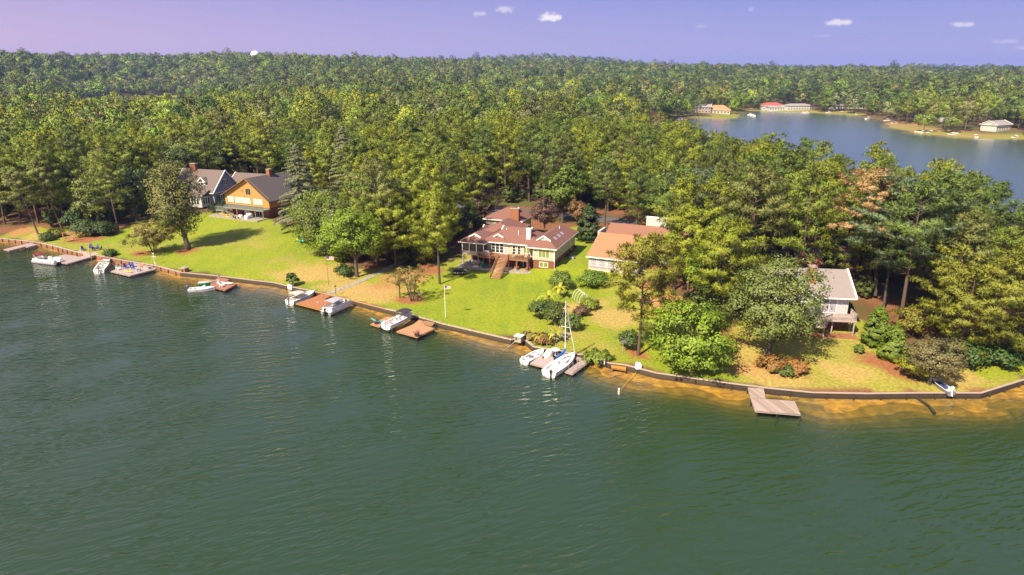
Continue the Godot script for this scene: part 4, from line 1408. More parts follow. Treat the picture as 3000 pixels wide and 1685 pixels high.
var FAR_PLOTS := [[Vector3(221.75, 3.00, -782.37), 16.0], [Vector3(204.95, 3.00, -761.88), 12.0], [Vector3(221.24, 2.00, -735.44), 12.0], [Vector3(318.02, 3.00, -859.28), 17.0], [Vector3(343.79, 3.00, -850.92), 15.0], [Vector3(382.98, 3.00, -834.69), 10.0], [Vector3(414.09, 3.00, -834.69), 18.0], [Vector3(369.34, 1.00, -785.31), 10.0], [Vector3(332.99, 2.00, -589.03), 14.0], [Vector3(329.44, 2.00, -562.75), 14.0], [Vector3(376.56, 3.00, -594.82), 12.0], [Vector3(356.80, 2.00, -519.57), 16.0], [Vector3(365.69, 2.00, -519.57), 12.0], [Vector3(333.45, 1.50, -504.84), 12.0], [Vector3(87.04, 4.00, -799.07), 12.0], [Vector3(38.17, 5.00, -877.60), 12.0], [Vector3(44.12, 3.00, -648.28), 12.0], [Vector3(75.45, 2.00, -706.29), 10.0], [Vector3(309.54, 16.00, -1594.75), 18.0], [Vector3(255.35, 16.00, -1730.59), 14.0], [Vector3(-736.24, 2.00, -1516.18), 40.0], [Vector3(-714.02, 12.00, -1731.87), 10.0], [Vector3(-489.15, 12.00, -1822.57), 10.0]]


# ------------------------------------------------------------------ houses

func roof(o: Node, called: String, m: String, x0: float, x1: float, z0: float, z1: float, ye: float, slope: float, ridge_z: bool, g0 := -1.0, g1 := -1.0, gable := "siding_white", trim := "white_paint") -> MeshInstance3D:
	# a pitched roof; g is how far each end leans in: 0 a gable, half the width a full hip, between them a hip with a small gable on top
	var l0 := z0 if ridge_z else x0
	var l1 := z1 if ridge_z else x1
	var w0 := x0 if ridge_z else z0
	var w1 := x1 if ridge_z else z1
	var half := (w1 - w0) / 2
	var wm := (w0 + w1) / 2
	var yr := ye + slope * half
	g0 = half if g0 < 0 else g0
	g1 = half if g1 < 0 else g1
	var pt := func(l: float, w: float, y: float) -> Vector3: return Vector3(w, y, l) if ridge_z else Vector3(l, y, w)
	var a := Acc.new()
	for s in [[w0, 1.0], [w1, -1.0]]:
		var q := [pt.call(l0, s[0], ye), pt.call(l1, s[0], ye), pt.call(l1 - g1, s[0] + s[1] * g1, ye + slope * g1), pt.call(l1 - g1, wm, yr), pt.call(l0 + g0, wm, yr), pt.call(l0 + g0, s[0] + s[1] * g0, ye + slope * g0)]
		for k in range(1, 5):
			if (q[k] as Vector3).distance_to(q[k + 1]) > 0.01 and (q[0] as Vector3).distance_to(q[k + 1]) > 0.01:
				a.tri(q[0], q[k], q[k + 1], Vector3.UP)
	for e in [[l0, 1.0, g0], [l1, -1.0, g1]]:
		if e[2] > 0.01:
			a.quad(pt.call(e[0], w0, ye), pt.call(e[0], w1, ye), pt.call(e[0] + e[1] * e[2], w1 - e[2], ye + slope * e[2]), pt.call(e[0] + e[1] * e[2], w0 + e[2], ye + slope * e[2]), Vector3.UP)
	var r := part(o, called, a, m)
	for e in [[l0, 1.0, g0], [l1, -1.0, g1]]:
		if e[2] < half - 0.01:
			var lp: float = e[0] + e[1] * (e[2] if e[2] > 0.01 else 0.45)
			var yb: float = ye + slope * e[2]
			var tri := Acc.new()
			tri.tri(pt.call(lp, w0 + e[2], yb - 0.02), pt.call(lp, w1 - e[2], yb - 0.02), pt.call(lp, wm, yr - 0.05), pt.call(-e[1], 0, 0))
			part(r, "gable_wall", tri, gable)
			var ch := Acc.new()
			var lf: float = e[0] + e[1] * (e[2] - 0.14)
			for s in [[w0 + e[2] - 0.12, 1], [w1 - e[2] + 0.12, 1]]:
				ch.bar(pt.call(lf, s[0], yb - 0.06), pt.call(lf, wm, yr + 0.03), 0.24, 0.34)
			part(r, "barge_board", ch, trim)
	var f := Acc.new()
	var t := 0.22
	f.span(x0, x1, ye - t, ye - 0.01, z1 - 0.06, z1 + 0.04)
	f.span(x0, x1, ye - t, ye - 0.01, z0 - 0.04, z0 + 0.06)
	f.span(x0 - 0.04, x0 + 0.06, ye - t, ye - 0.012, z0 + 0.07, z1 - 0.07)
	f.span(x1 - 0.06, x1 + 0.04, ye - t, ye - 0.012, z0 + 0.07, z1 - 0.07)
	f.quad(Vector3(x0 + 0.07, ye - 0.1, z0 + 0.07), Vector3(x1 - 0.07, ye - 0.1, z0 + 0.07), Vector3(x1 - 0.07, ye - 0.1, z1 - 0.07), Vector3(x0 + 0.07, ye - 0.1, z1 - 0.07), Vector3.DOWN)
	part(r, "fascia", f, trim)
	return r


func window(o: Node, at: Vector3, w: float, h: float, panes := 1, side := 0.0, glass := "glass_dark", frame := "white_paint", bars := 0, called := "window") -> MeshInstance3D:
	# panes stand 2 cm proud of the wall, the frame 6 cm; side is the wall's turn in degrees
	var g := Acc.new()
	g.span(-w / 2, w / 2, -h / 2, h / 2, 0.0, 0.03)
	var o2 := part(o, called, g, glass)
	o2.position = at
	o2.rotation.y = deg_to_rad(side)
	var f := Acc.new()
	var b := 0.09
	f.span(-w / 2 - b, w / 2 + b, h / 2, h / 2 + b, 0.0, 0.07)
	f.span(-w / 2 - b, w / 2 + b, -h / 2 - b, -h / 2, 0.0, 0.09)
	f.span(-w / 2 - b, -w / 2, -h / 2, h / 2, 0.0, 0.068)
	f.span(w / 2, w / 2 + b, -h / 2, h / 2, 0.0, 0.068)
	for k in range(1, panes):
		var x := -w / 2 + w * k / panes
		f.span(x - 0.05, x + 0.05, -h / 2, h / 2, 0.0, 0.064)
	for k in range(1, bars + 1):
		var y := -h / 2 + h * k / (bars + 1)
		f.span(-w / 2, w / 2, y - 0.025, y + 0.025, 0.0, 0.055)
	part(o2, "frame", f, frame)
	return o2


func railing(o: Node, pts: Array, h: float, m: String, gap := 0.16, solid := 0.0) -> MeshInstance3D:
	var a := Acc.new()
	for i in pts.size() - 1:
		var p: Vector3 = pts[i]
		var q: Vector3 = pts[i + 1]
		a.bar(p + Vector3(0, h, 0), q + Vector3(0, h, 0), 0.09, 0.13)
		a.bar(p + Vector3(0, 0.14, 0), q + Vector3(0, 0.14, 0), 0.06, 0.08)
		var n := maxi(1, int(p.distance_to(q) / gap))
		for k in n + 1:
			var c := p.lerp(q, float(k) / n)
			var big: bool = k == 0 or k == n or k % 9 == 0
			var t := 0.11 if big else 0.035
			a.bar(c, c + Vector3(0, h + (0.06 if big else 0.0), 0), t)
	return part(o, "railing", a, m)


func stairs(o: Node, top: Vector3, bottom: Vector3, width: float, n: int, m: String, rail: String) -> void:
	# a straight flight along z
	var step := Acc.new()
	var run := absf(bottom.z - top.z) / n
	step.span(-width / 2, width / 2, -0.09, 0.0, -run * 0.5, run * 0.5)
	var sm := step.mesh()
	for k in n:
		var t := (k + 0.5) / n
		again(o, "step", sm, m, top.lerp(bottom, t))
	for s in [-1, 1]:
		var x := Vector3(s * (width / 2 + 0.05), 0, 0)
		var b := Acc.new()
		b.bar(top + x + Vector3(0, -0.2, 0), bottom + x + Vector3(0, -0.05, 0), 0.08, 0.34)
		part(o, "stringer", b, m)
		railing(o, [top + x, bottom + x], 0.95, rail, 0.4)


func deck(o: Node, x0: float, x1: float, z0: float, z1: float, y: float, m: String, feet: float, post_m: String, posts: Array) -> void:
	var a := Acc.new()
	var n := int(absf(x1 - x0) / 0.28)
	for k in n:
		a.span(lerpf(x0, x1, float(k) / n) + 0.008, lerpf(x0, x1, float(k + 1) / n) - 0.008, y - 0.05, y, z0, z1)
	part(o, "deck_floor", a, m)
	var b := Acc.new()
	b.span(x0, x1, y - 0.34, y - 0.055, z1 - 0.1, z1)
	b.span(x0, x0 + 0.1, y - 0.34, y - 0.056, z0, z1 - 0.11)
	b.span(x1 - 0.1, x1, y - 0.34, y - 0.056, z0, z1 - 0.11)
	part(o, "deck_beam", b, m)
	var p := Acc.new()
	p.span(-0.09, 0.09, feet, y - 0.345, -0.09, 0.09)
	var pm := p.mesh()
	for q in posts:
		again(o, "deck_post", pm, post_m, Vector3(q[0], 0, q[1]))


func chimney(o: Node, x: float, z: float, w: float, d: float, y0: float, y1: float, m: String, cap: String) -> void:
	var c := boxed(o, "chimney", m, x - w / 2, x + w / 2, y0, y1, z - d / 2, z + d / 2)
	boxed(c, "chimney_cap", cap, x - w / 2 - 0.08, x + w / 2 + 0.08, y1 + 0.003, y1 + 0.14, z - d / 2 - 0.08, z + d / 2 + 0.08)


func build_houses() -> void:
	main_house()
	tan_house()
	deck_house()
	orange_house()
	blue_house()
	hidden_houses()
	far_houses()


func main_house() -> void:
	var o := thing("lake_house", "cream house with brown hipped roofs, brick base and a wooden deck stair", "house", Vector3(-11.4, 1.75, -152.3), -20.0)
	# walls
	boxed(o, "wall", "brick", 5.3, 17.0, -0.6, 2.6, -11.5, -2.0)
	boxed(o, "wall", "siding_cream", 5.3, 17.0, 2.6, 5.3, -11.5, -2.0)
	boxed(o, "wall", "brick", 17.0, 21.75, -0.6, 2.45, -18.0, -0.6)
	boxed(o, "wall", "siding_cream", 16.95, 21.85, 2.45, 5.3, -18.05, -0.5)
	boxed(o, "wall", "brick", 0.0, 5.3, -0.6, 2.6, -9.0, -5.0)
	boxed(o, "wall", "siding_cream", 0.0, 5.3, 2.6, 5.3, -9.0, -5.0)
	boxed(o, "wall", "siding_cream", 0.6, 8.0, -0.2, 5.1, -21.5, -11.51)
	boxed(o, "wall", "siding_cream", -2.8, 6.6, 1.0, 6.2, -30.0, -21.52)
	boxed(o, "corner_board", "white_paint", 21.7, 21.9, 2.44, 5.2, -0.56, -0.44)
	boxed(o, "corner_board", "white_paint", 16.9, 17.06, 2.44, 5.2, -0.54, -0.44)
	# screened porch
	boxed(o, "porch_floor", "wood_grey", 0.0, 5.3, 2.35, 2.6, -4.99, 0.0)
	boxed(o, "porch_rail_wall", "siding_cream", -0.05, 5.35, 2.3, 3.25, -0.1, 0.05)
	boxed(o, "porch_rail_wall", "siding_cream", -0.05, 0.08, 2.3, 3.25, -4.98, -0.11)
	for x in [0.09, 1.83, 3.57]:
		boxed(o, "insect_screen", "screen_dark", x, x + 1.66, 3.26, 5.1, -0.06, -0.03)
	boxed(o, "insect_screen", "screen_dark", 0.0, 0.03, 3.26, 5.1, -4.9, -0.12)
	boxed(o, "insect_screen", "screen_dark", 5.27, 5.3, 2.6, 5.1, -1.9, -0.12)
	for x in [0.0, 1.74, 3.48, 5.22]:
		boxed(o, "porch_post", "white_paint", x - 0.07, x + 0.09, 3.25, 5.2, -0.09, 0.06)
	for x in [0.05, 5.2]:
		boxed(o, "porch_post", "white_paint" if x < 1 else "wood_deck", x - 0.1, x + 0.1, -0.6, 2.34, -0.2, 0.0)
	boxed(o, "porch_pier", "brick_orange", 1.2, 1.6, -0.2, 2.34, -3.2, -2.8)
	# roofs
	roof(o, "roof", "shingle_brown", 3.6, 18.5, -12.1, -1.35, 5.42, 0.50, false, 4.2, 4.0)
	roof(o, "roof", "shingle_brown", -0.75, 5.9, -9.6, 0.55, 5.36, 0.47, true, -1.0, 2.0)
	roof(o, "roof", "shingle_brown", 5.0, 10.6, -7.5, -1.2, 5.48, 0.54, true, -1.0, 1.7)
	roof(o, "roof", "shingle_brown", 15.3, 22.55, -18.7, 0.15, 5.38, 0.62, true, -1.0, 2.1)
	roof(o, "roof", "shingle_brown", 0.0, 8.6, -23.0, -9.0, 5.25, 0.52, true, -1.0, -1.0)
	roof(o, "roof", "shingle_brown", -3.6, 7.4, -30.7, -20.9, 6.3, 0.48, false, -1.0, 3.0)
	roof(o, "roof", "shingle_brown", -2.4, 2.4, -18.6, -14.6, 4.6, 0.5, false, 1.2, 0.0)
	boxed(o, "wall", "siding_cream", -1.8, 0.6, -0.2, 4.5, -18.2, -15.0)
	# skylights on the wing's roof
	for z in [-5.2, -8.0, -10.6]:
		var s := Acc.new()
		s.box(Vector3(20.7, 5.38 + 0.62 * 1.85 + 0.05, z), Vector3(0.9, 0.12, 1.0), Basis(Vector3.BACK, -0.555))
		part(o, "skylight", s, "glass_blind")
	chimney(o, 5.3, -21.0, 2.3, 1.2, 4.6, 9.4, "brick_orange", "concrete")
	chimney(o, 14.9, -3.6, 0.95, 0.95, 5.4, 8.6, "white_paint", "white_paint")
	for q in [[8.8, -5.6], [12.2, -4.2], [19.6, -12.0]]:
		var v := Acc.new()
		v.tube(Vector3(q[0], 6.2, q[1]), Vector3(q[0], 7.9, q[1]), 0.09, 0.09, 6)
		part(o, "vent_pipe", v, "white_metal")
	# windows and doors
	for x in [6.9, 7.9, 8.9]:
		window(o, Vector3(x, 4.0, -1.99), 0.82, 2.1, 1, 0.0, "glass_dark", "white_paint", 2)
	window(o, Vector3(10.0, 4.0, -1.99), 0.55, 2.1, 1, 0.0, "glass_blind", "white_paint", 4)
	for x in [11.9, 13.1]:
		var d := window(o, Vector3(x, 3.85, -1.99), 0.62, 1.9, 1, 0.0, "glass_dark", "white_paint", 2, "door")
		var hd := Acc.new()
		hd.span(0.36, 0.42, -0.1, 0.05, 0.06, 0.16)
		part(d, "handle", hd, "black_plastic")
	for x in [14.5, 15.3, 16.1]:
		window(o, Vector3(x, 4.15, -1.99), 0.66, 1.6, 1, 0.0, "glass_shade", "white_paint")
	for x in [18.6, 19.45, 20.3]:
		window(o, Vector3(x, 4.0, -0.49), 0.74, 1.75, 1, 0.0, "glass_shade", "white_paint")
	window(o, Vector3(19.4, 1.45, -0.59), 1.9, 1.05, 2, 0.0, "glass_shade", "white_paint")
	window(o, Vector3(14.1, 1.15, -1.99), 2.6, 2.1, 2, 0.0, "glass_dark", "white_paint", 0, "sliding_door")
	window(o, Vector3(8.6, 1.7, -1.99), 1.6, 0.7, 2, 0.0, "glass_dark", "white_paint")
	window(o, Vector3(21.86, 4.3, -6.0), 0.7, 1.0, 1, 90.0, "glass_dark", "white_paint")
	# deck and stair
	deck(o, 4.2, 16.3, -1.99, 1.2, 2.6, "wood_deck", -0.4, "wood_deck", [[4.4, 1.05], [7.2, 1.05], [9.2, 1.05], [11.7, 1.05], [13.6, 1.05], [16.1, 1.05]])
	railing(o, [Vector3(4.3, 2.6, -1.7), Vector3(4.3, 2.6, 1.1), Vector3(9.15, 2.6, 1.1)], 1.0, "wood_deck")
	railing(o, [Vector3(11.75, 2.6, 1.1), Vector3(16.2, 2.6, 1.1), Vector3(16.2, 2.6, -0.4)], 1.0, "wood_deck")
	stairs(o, Vector3(10.45, 2.58, 1.22), Vector3(10.45, -0.72, 6.2), 2.3, 15, "wood_tan", "wood_deck")
	boxed(o, "patio", "concrete", -0.6, 17.2, -0.5, 0.02, -4.98, 2.2)
	for z in [-0.3, -14.0]:
		var dp := Acc.new()
		dp.span(21.92, 22.0, -0.4, 5.1, z - 0.04, z + 0.04)
		part(o, "downpipe", dp, "white_paint")


func tan_house() -> void:
	var o := thing("ranch_house", "white house with tan and red shingle roofs behind pines", "house", Vector3(16.9, 1.5, -145.2), -24.0)
	boxed(o, "wall", "concrete", 0.0, 11.0, -0.5, 0.55, -9.0, -0.1)
	boxed(o, "wall", "siding_white", 0.0, 11.0, 0.55, 4.1, -9.0, -0.02)
	for x in [1.05, 3.05, 5.05, 7.05, 9.05]:
		window(o, Vector3(x, 2.55, -0.01), 1.45, 2.2, 1, 0.0, "glass_blind", "white_paint", 3)
	boxed(o, "hand_rail", "wood_weathered", 0.1, 10.8, 1.6, 1.7, 0.12, 0.2)
	var a := Acc.new()     # a single pitch rising to the back
	a.quad(Vector3(-0.5, 4.05, 0.6), Vector3(11.4, 4.05, 0.6), Vector3(11.4, 7.4, -9.2), Vector3(-0.5, 7.4, -9.2), Vector3.UP)
	var r := part(o, "roof", a, "shingle_tan")
	var f := Acc.new()
	f.span(-0.5, 11.4, 3.8, 4.04, 0.56, 0.66)
	f.bar(Vector3(-0.48, 3.9, 0.5), Vector3(-0.48, 7.28, -9.2), 0.08, 0.22)
	f.bar(Vector3(11.38, 3.9, 0.5), Vector3(11.38, 7.28, -9.2), 0.08, 0.22)
	part(r, "fascia", f, "white_paint")
	var side := Acc.new()
	side.quad(Vector3(0, 4.1, -0.1), Vector3(0, 4.1, -9), Vector3(0, 7.2, -9), Vector3(0, 4.15, -0.1), Vector3.LEFT)
	side.quad(Vector3(11, 4.1, -0.1), Vector3(11, 4.1, -9), Vector3(11, 7.2, -9), Vector3(11, 4.15, -0.1), Vector3.RIGHT)
	side.quad(Vector3(0, 4.1, -9), Vector3(11, 4.1, -9), Vector3(11, 7.2, -9), Vector3(0, 7.2, -9), Vector3.FORWARD)
	part(o, "gable_wall", side, "siding_white")
	boxed(o, "wall", "siding_white", -0.6, 19.0, 0.0, 5.2, -16.0, -9.05)
	var b := Acc.new()
	b.quad(Vector3(0.4, 6.3, -9.3), Vector3(19.4, 6.3, -9.3), Vector3(19.4, 8.6, -15.0), Vector3(0.4, 8.6, -15.0), Vector3.UP)
	b.quad(Vector3(11.6, 5.2, -6.6), Vector3(19.4, 5.2, -6.6), Vector3(19.4, 6.3, -9.3), Vector3(11.6, 6.3, -9.3), Vector3.UP)
	b.quad(Vector3(0.4, 8.6, -15.0), Vector3(19.4, 8.6, -15.0), Vector3(19.4, 5.4, -18.0), Vector3(0.4, 5.4, -18.0), Vector3.UP)
	part(o, "roof", b, "shingle_red")
	boxed(o, "parapet_wall", "siding_white", 8.8, 20.2, 4.0, 10.4, -16.4, -15.1)
	boxed(o, "parapet_cap", "white_paint", 8.7, 20.3, 10.403, 10.55, -16.5, -15.0)
	boxed(o, "parapet_wall", "siding_white", -1.2, -0.62, 2.0, 7.4, -15.0, -10.0)
	var dish := Acc.new()
	dish.ball(Vector3(-0.9, 3.6, -3.0), Vector3(0.35, 0.35, 0.12), 10)
	part(o, "satellite_dish", dish, "white_metal")


func deck_house() -> void:
	var o := thing("deck_house", "white house with grey shingle roof, brick chimney and pale balcony", "house", Vector3(57.4, 1.7, -110.2), -8.0)
	boxed(o, "wall", "brick", -15.0, 0.0, -0.5, 2.7, -11.0, -0.05)
	boxed(o, "wall", "siding_lilac", -15.0, 0.0, 2.7, 5.75, -11.0, 0.0)
	roof(o, "roof", "shingle_grey", -15.6, 0.7, -11.8, 1.0, 5.9, 0.52, false, 0.0, 0.0, "siding_lilac")
	# a forward wing with its own gable
	boxed(o, "wall", "siding_white", -12.5, -6.2, 2.7, 5.75, 0.01, 2.6)
	boxed(o, "wall", "brick", -12.5, -6.2, -0.5, 2.7, 0.01, 2.5)
	roof(o, "roof", "shingle_grey", -13.2, -5.5, -6.0, 3.3, 5.86, 0.66, true, -1.0, 0.0, "siding_white")
	chimney(o, -5.9, -2.6, 1.1, 1.5, 6.2, 10.3, "brick_orange", "concrete")
	window(o, Vector3(-3.1, 4.1, 0.01), 2.3, 2.3, 2, 0.0, "glass_blind", "white_paint", 0, "sliding_door")
	window(o, Vector3(-8.0, 4.1, 2.61), 1.6, 2.0, 2, 0.0, "glass_dark", "white_paint")
	window(o, Vector3(-10.8, 4.1, 2.61), 1.6, 2.0, 2, 0.0, "glass_dark", "white_paint")
	window(o, Vector3(-4.2, 1.25, -0.04), 2.3, 2.1, 2, 0.0, "glass_blind", "white_paint", 2, "patio_door")
	deck(o, -13.0, -4.6, 2.61, 4.6, 2.75, "wood_pale", -0.4, "wood_pale", [[-4.8, 4.4], [-8.6, 4.4], [-12.8, 4.4]])
	deck(o, -4.55, 0.6, 0.02, 3.2, 2.75, "wood_pale", -0.4, "wood_pale", [[-2.9, 2.2], [0.3, 3.0], [0.4, 1.0]])
	railing(o, [Vector3(-13.0, 2.75, 4.5), Vector3(-4.7, 2.75, 4.5), Vector3(-3.4, 2.75, 3.1), Vector3(0.5, 2.75, 3.1), Vector3(0.5, 2.75, 0.2)], 1.05, "wood_pale", 0.12)
	boxed(o, "patio", "brick_orange", -13.0, 0.8, -0.5, 0.03, 0.02, 4.4)
	var v := Acc.new()
	v.tube(Vector3(-2.0, 7.6, -3.2), Vector3(-2.0, 8.4, -3.2), 0.08, 0.08, 6)
	part(o, "vent_pipe", v, "grey_plastic")


func orange_house() -> void:
	var o := thing("orange_house", "orange timber house with a grey roof, cream blinds and grey green deck", "house", Vector3(-87.0, 2.9, -205.8), -25.0)
	boxed(o, "wall", "brick", 0.4, 17.0, -0.6, 2.9, -16.0, -0.05)
	# lapped boards up to an uneven gable: the peak lies right of the eaves' middle
	var boards := Acc.new()
	var y := 2.9
	while y < 11.0:
		var lo := 0.0 if y < 6.2 else (y - 6.2) / 5.0 * 9.6
		var hi := 17.4 if y < 5.6 else 17.4 - (y - 5.6) / 5.6 * 7.8
		if hi - lo > 0.3:
			boards.quad(Vector3(lo, y, 0.03), Vector3(hi, y, 0.03), Vector3(hi, y + 0.27, 0.0), Vector3(lo, y + 0.27, 0.0), Vector3.BACK)
			boards.quad(Vector3(lo, y, 0.03), Vector3(hi, y, 0.03), Vector3(hi, y, -0.02), Vector3(lo, y, -0.02), Vector3.DOWN)
		y += 0.27
	part(o, "front_boards", boards, "siding_orange")
	boxed(o, "wall", "siding_orange", 0.0, 17.4, 2.9, 5.6, -16.0, -0.03)
	var rf := Acc.new()
	for s in [[-0.8, 5.75, 9.6, 11.3], [18.2, 5.0, 9.6, 11.3]]:
		rf.quad(Vector3(s[0], s[1], 0.9), Vector3(s[2], s[3], 0.9), Vector3(s[2], s[3], -17.0), Vector3(s[0], s[1], -17.0), Vector3.UP)
		rf.quad(Vector3(s[0], s[1] - 0.16, 0.9), Vector3(s[2], s[3] - 0.16, 0.9), Vector3(s[2], s[3] - 0.16, -17.0), Vector3(s[0], s[1] - 0.16, -17.0), Vector3.DOWN)
	var r := part(o, "roof", rf, "shingle_charcoal")
	var bb := Acc.new()
	bb.bar(Vector3(-0.8, 5.6, 0.95), Vector3(9.6, 11.15, 0.95), 0.07, 0.3)
	bb.bar(Vector3(18.2, 4.85, 0.95), Vector3(9.6, 11.15, 0.95), 0.07, 0.3)
	part(r, "barge_board", bb, "siding_orange")
	chimney(o, 9.8, -9.0, 1.3, 1.3, 9.6, 12.8, "brick_orange", "concrete")
	window(o, Vector3(9.6, 7.3, 0.02), 1.7, 1.6, 3, 0.0, "glass_dark", "wood_greygreen")
	for q in [[2.1, 2.4, 1], [6.9, 6.2, 3], [12.9, 3.6, 2]]:
		window(o, Vector3(q[0] + 0.2, 4.55, 0.03), q[1], 1.75, q[2], 0.0, "shade_cream", "siding_orange")
	var orn := Acc.new()
	orn.tube(Vector3(7.3, 7.5, 0.0), Vector3(7.3, 7.5, 0.08), 0.32, 0.32, 10)
	part(o, "wall_ornament", orn, "wood_red")
	deck(o, 2.0, 17.8, 0.05, 3.0, 2.75, "wood_greygreen", -0.3, "wood_greygreen", [[3.2, 2.8], [7.2, 2.8], [10.8, 2.8], [14.4, 2.8], [17.4, 2.8]])
	railing(o, [Vector3(3.6, 2.75, 2.9), Vector3(17.7, 2.75, 2.9)], 1.05, "wood_greygreen", 0.12)
	deck(o, -1.2, 1.98, 0.6, 3.0, 1.6, "wood_greygreen", -0.3, "wood_greygreen", [[-1.0, 2.8], [1.6, 2.8]])
	railing(o, [Vector3(-1.1, 1.6, 0.7), Vector3(-1.1, 1.6, 2.9), Vector3(1.9, 1.6, 2.9), Vector3(3.6, 2.75, 2.9)], 1.05, "wood_greygreen", 0.12)
	var fl := Acc.new()
	fl.bar(Vector3(2.0, 1.5, 2.2), Vector3(5.2, 0.0, 2.2), 0.1, 1.1)
	part(o, "stair_flight", fl, "wood_greygreen")
	window(o, Vector3(8.2, 1.25, -0.04), 1.7, 2.1, 2, 0.0, "glass_blind", "white_paint", 0, "patio_door")
	window(o, Vector3(13.2, 1.25, -0.04), 1.7, 2.1, 2, 0.0, "glass_dark", "white_paint", 0, "patio_door")
	boxed(o, "patio", "concrete", -2.4, 17.0, -0.5, 0.06, -0.04, 5.0)


func blue_house() -> void:
	var o := thing("blue_house", "blue grey house with steep brown roof, white dormer and black shutters", "house", Vector3(-103.5, 4.0, -218.5), -19.0)
	boxed(o, "wall", "siding_blue", -6.0, 9.5, -0.6, 3.4, -11.0, 0.0)
	roof(o, "roof", "shingle_taupe", -6.5, 10.0, -11.8, 0.8, 3.5, 1.02, false, 0.0, 0.0, "siding_blue")
	chimney(o, -2.0, -5.2, 2.2, 1.2, 8.4, 11.6, "brick", "concrete")
	# dormer
	boxed(o, "dormer_wall", "siding_white", 3.2, 5.4, 4.4, 6.6, -4.2, -1.2)
	roof(o, "dormer_roof", "shingle_taupe", 2.9, 5.7, -5.6, -0.9, 6.6, 0.95, true, 0.0, 0.0, "siding_white")
	window(o, Vector3(4.3, 5.5, -1.19), 1.0, 1.5, 2, 0.0, "glass_dark", "white_paint", 1)
	# sun room under a lean-to roof
	boxed(o, "sun_room", "siding_white", 2.6, 8.0, -0.6, 2.6, 0.01, 4.0)
	var a := Acc.new()
	a.quad(Vector3(2.2, 2.7, 4.4), Vector3(8.4, 2.7, 4.4), Vector3(8.4, 4.6, 0.3), Vector3(2.2, 4.6, 0.3), Vector3.UP)
	part(o, "sun_room_roof", a, "shingle_taupe")
	for x in [3.3, 4.4, 5.5, 6.6]:
		window(o, Vector3(x, 1.3, 4.01), 0.85, 1.9, 1, 0.0, "glass_dark", "white_paint")
	for z in [1.0, 2.0, 3.0]:
		window(o, Vector3(8.01, 1.3, z), 0.75, 1.9, 1, 90.0, "glass_dark", "white_paint")
	# gable end windows with shutters
	window(o, Vector3(9.56, 6.2, -5.5), 1.7, 1.5, 2, 90.0, "glass_dark", "white_paint", 1)
	window(o, Vector3(9.51, 1.6, -2.6), 1.9, 1.9, 2, 90.0, "glass_dark", "white_paint", 2)
	window(o, Vector3(9.51, 1.6, -8.0), 1.9, 1.9, 2, 90.0, "glass_dark", "white_paint", 2)
	for q in [[6.2, -5.5, 1.15, 9.57], [1.6, -2.6, 1.25, 9.51], [1.6, -8.0, 1.25, 9.51]]:
		for s in [-1, 1]:
			boxed(o, "shutter", "shutter_black", q[3], q[3] + 0.06, q[0] - 0.85, q[0] + 0.85, q[1] + s * q[2] - 0.2, q[1] + s * q[2] + 0.2)
	# long rear wing
	boxed(o, "wall", "siding_blue", 9.6, 24.0, 0.4, 3.6, -22.0, -13.0)
	roof(o, "roof", "shingle_taupe", 4.0, 24.6, -22.6, -12.4, 3.8, 0.72, false, 0.0, 0.0, "siding_blue")


func hidden_houses() -> void:
	var a := thing("shaded_house", "pale house deep in the shade of the pines behind the swing", "house", Vector3(-150.0, 4.2, -232.0), -22.0)
	boxed(a, "wall", "siding_lilac", 0, 14, -0.6, 5.6, -9, 0)
	roof(a, "roof", "shingle_taupe", -0.6, 14.6, -9.6, 0.6, 5.7, 0.5, false, 0.0, 0.0)
	for x in [2.5, 6.0, 9.5, 12.5]:
		window(a, Vector3(x, 4.2, 0.01), 1.1, 1.4, 2)
	deck(a, 1.0, 13.0, 0.02, 3.0, 2.6, "wood_tan", -0.4, "wood_dark", [[1.2, 2.8], [5.0, 2.8], [9.0, 2.8], [12.8, 2.8]])
	railing(a, [Vector3(1.1, 2.6, 2.9), Vector3(12.9, 2.6, 2.9)], 1.0, "wood_tan")
	var b := thing("white_house", "house with a white railed balcony between the cedar and the broadleaf tree", "house", Vector3(-55.5, 3.0, -184.5), -20.0)
	boxed(b, "wall", "brick", 0, 12, -0.8, 2.7, -9, 0)
	boxed(b, "wall", "siding_white", 0, 12, 2.7, 5.4, -9, 0.02)
	roof(b, "roof", "shingle_taupe", -0.7, 12.7, -9.7, 0.7, 5.5, 0.5, false)
	deck(b, 0.2, 8.0, 0.05, 3.4, 2.7, "white_paint", -0.6, "white_paint", [[0.4, 3.2], [2.4, 3.2], [4.8, 3.2], [7.8, 3.2]])
	railing(b, [Vector3(0.3, 2.7, 0.2), Vector3(0.3, 2.7, 3.3), Vector3(7.9, 2.7, 3.3)], 1.05, "white_paint", 0.13)
	window(b, Vector3(2.0, 1.2, 0.03), 1.6, 2.0, 2, 0.0, "glass_dark", "white_paint", 0, "patio_door")
	window(b, Vector3(5.0, 4.0, 0.03), 1.6, 1.8, 2)
	var c := thing("dark_roofed_house", "low house under a dark taupe roof beside the purple leaved tree", "house", Vector3(-33.0, 3.4, -184.0), -24.0)
	boxed(c, "wall", "siding_lilac", 0, 14, -0.8, 3.2, -9, 0)
	roof(c, "roof", "shingle_taupe", -0.9, 14.9, -10.0, 0.9, 3.3, 0.55, false, 0.0, 0.0, "siding_lilac")
	for x in [3.0, 7.0, 11.0]:
		window(c, Vector3(x, 1.7, 0.01), 1.3, 1.3, 2)


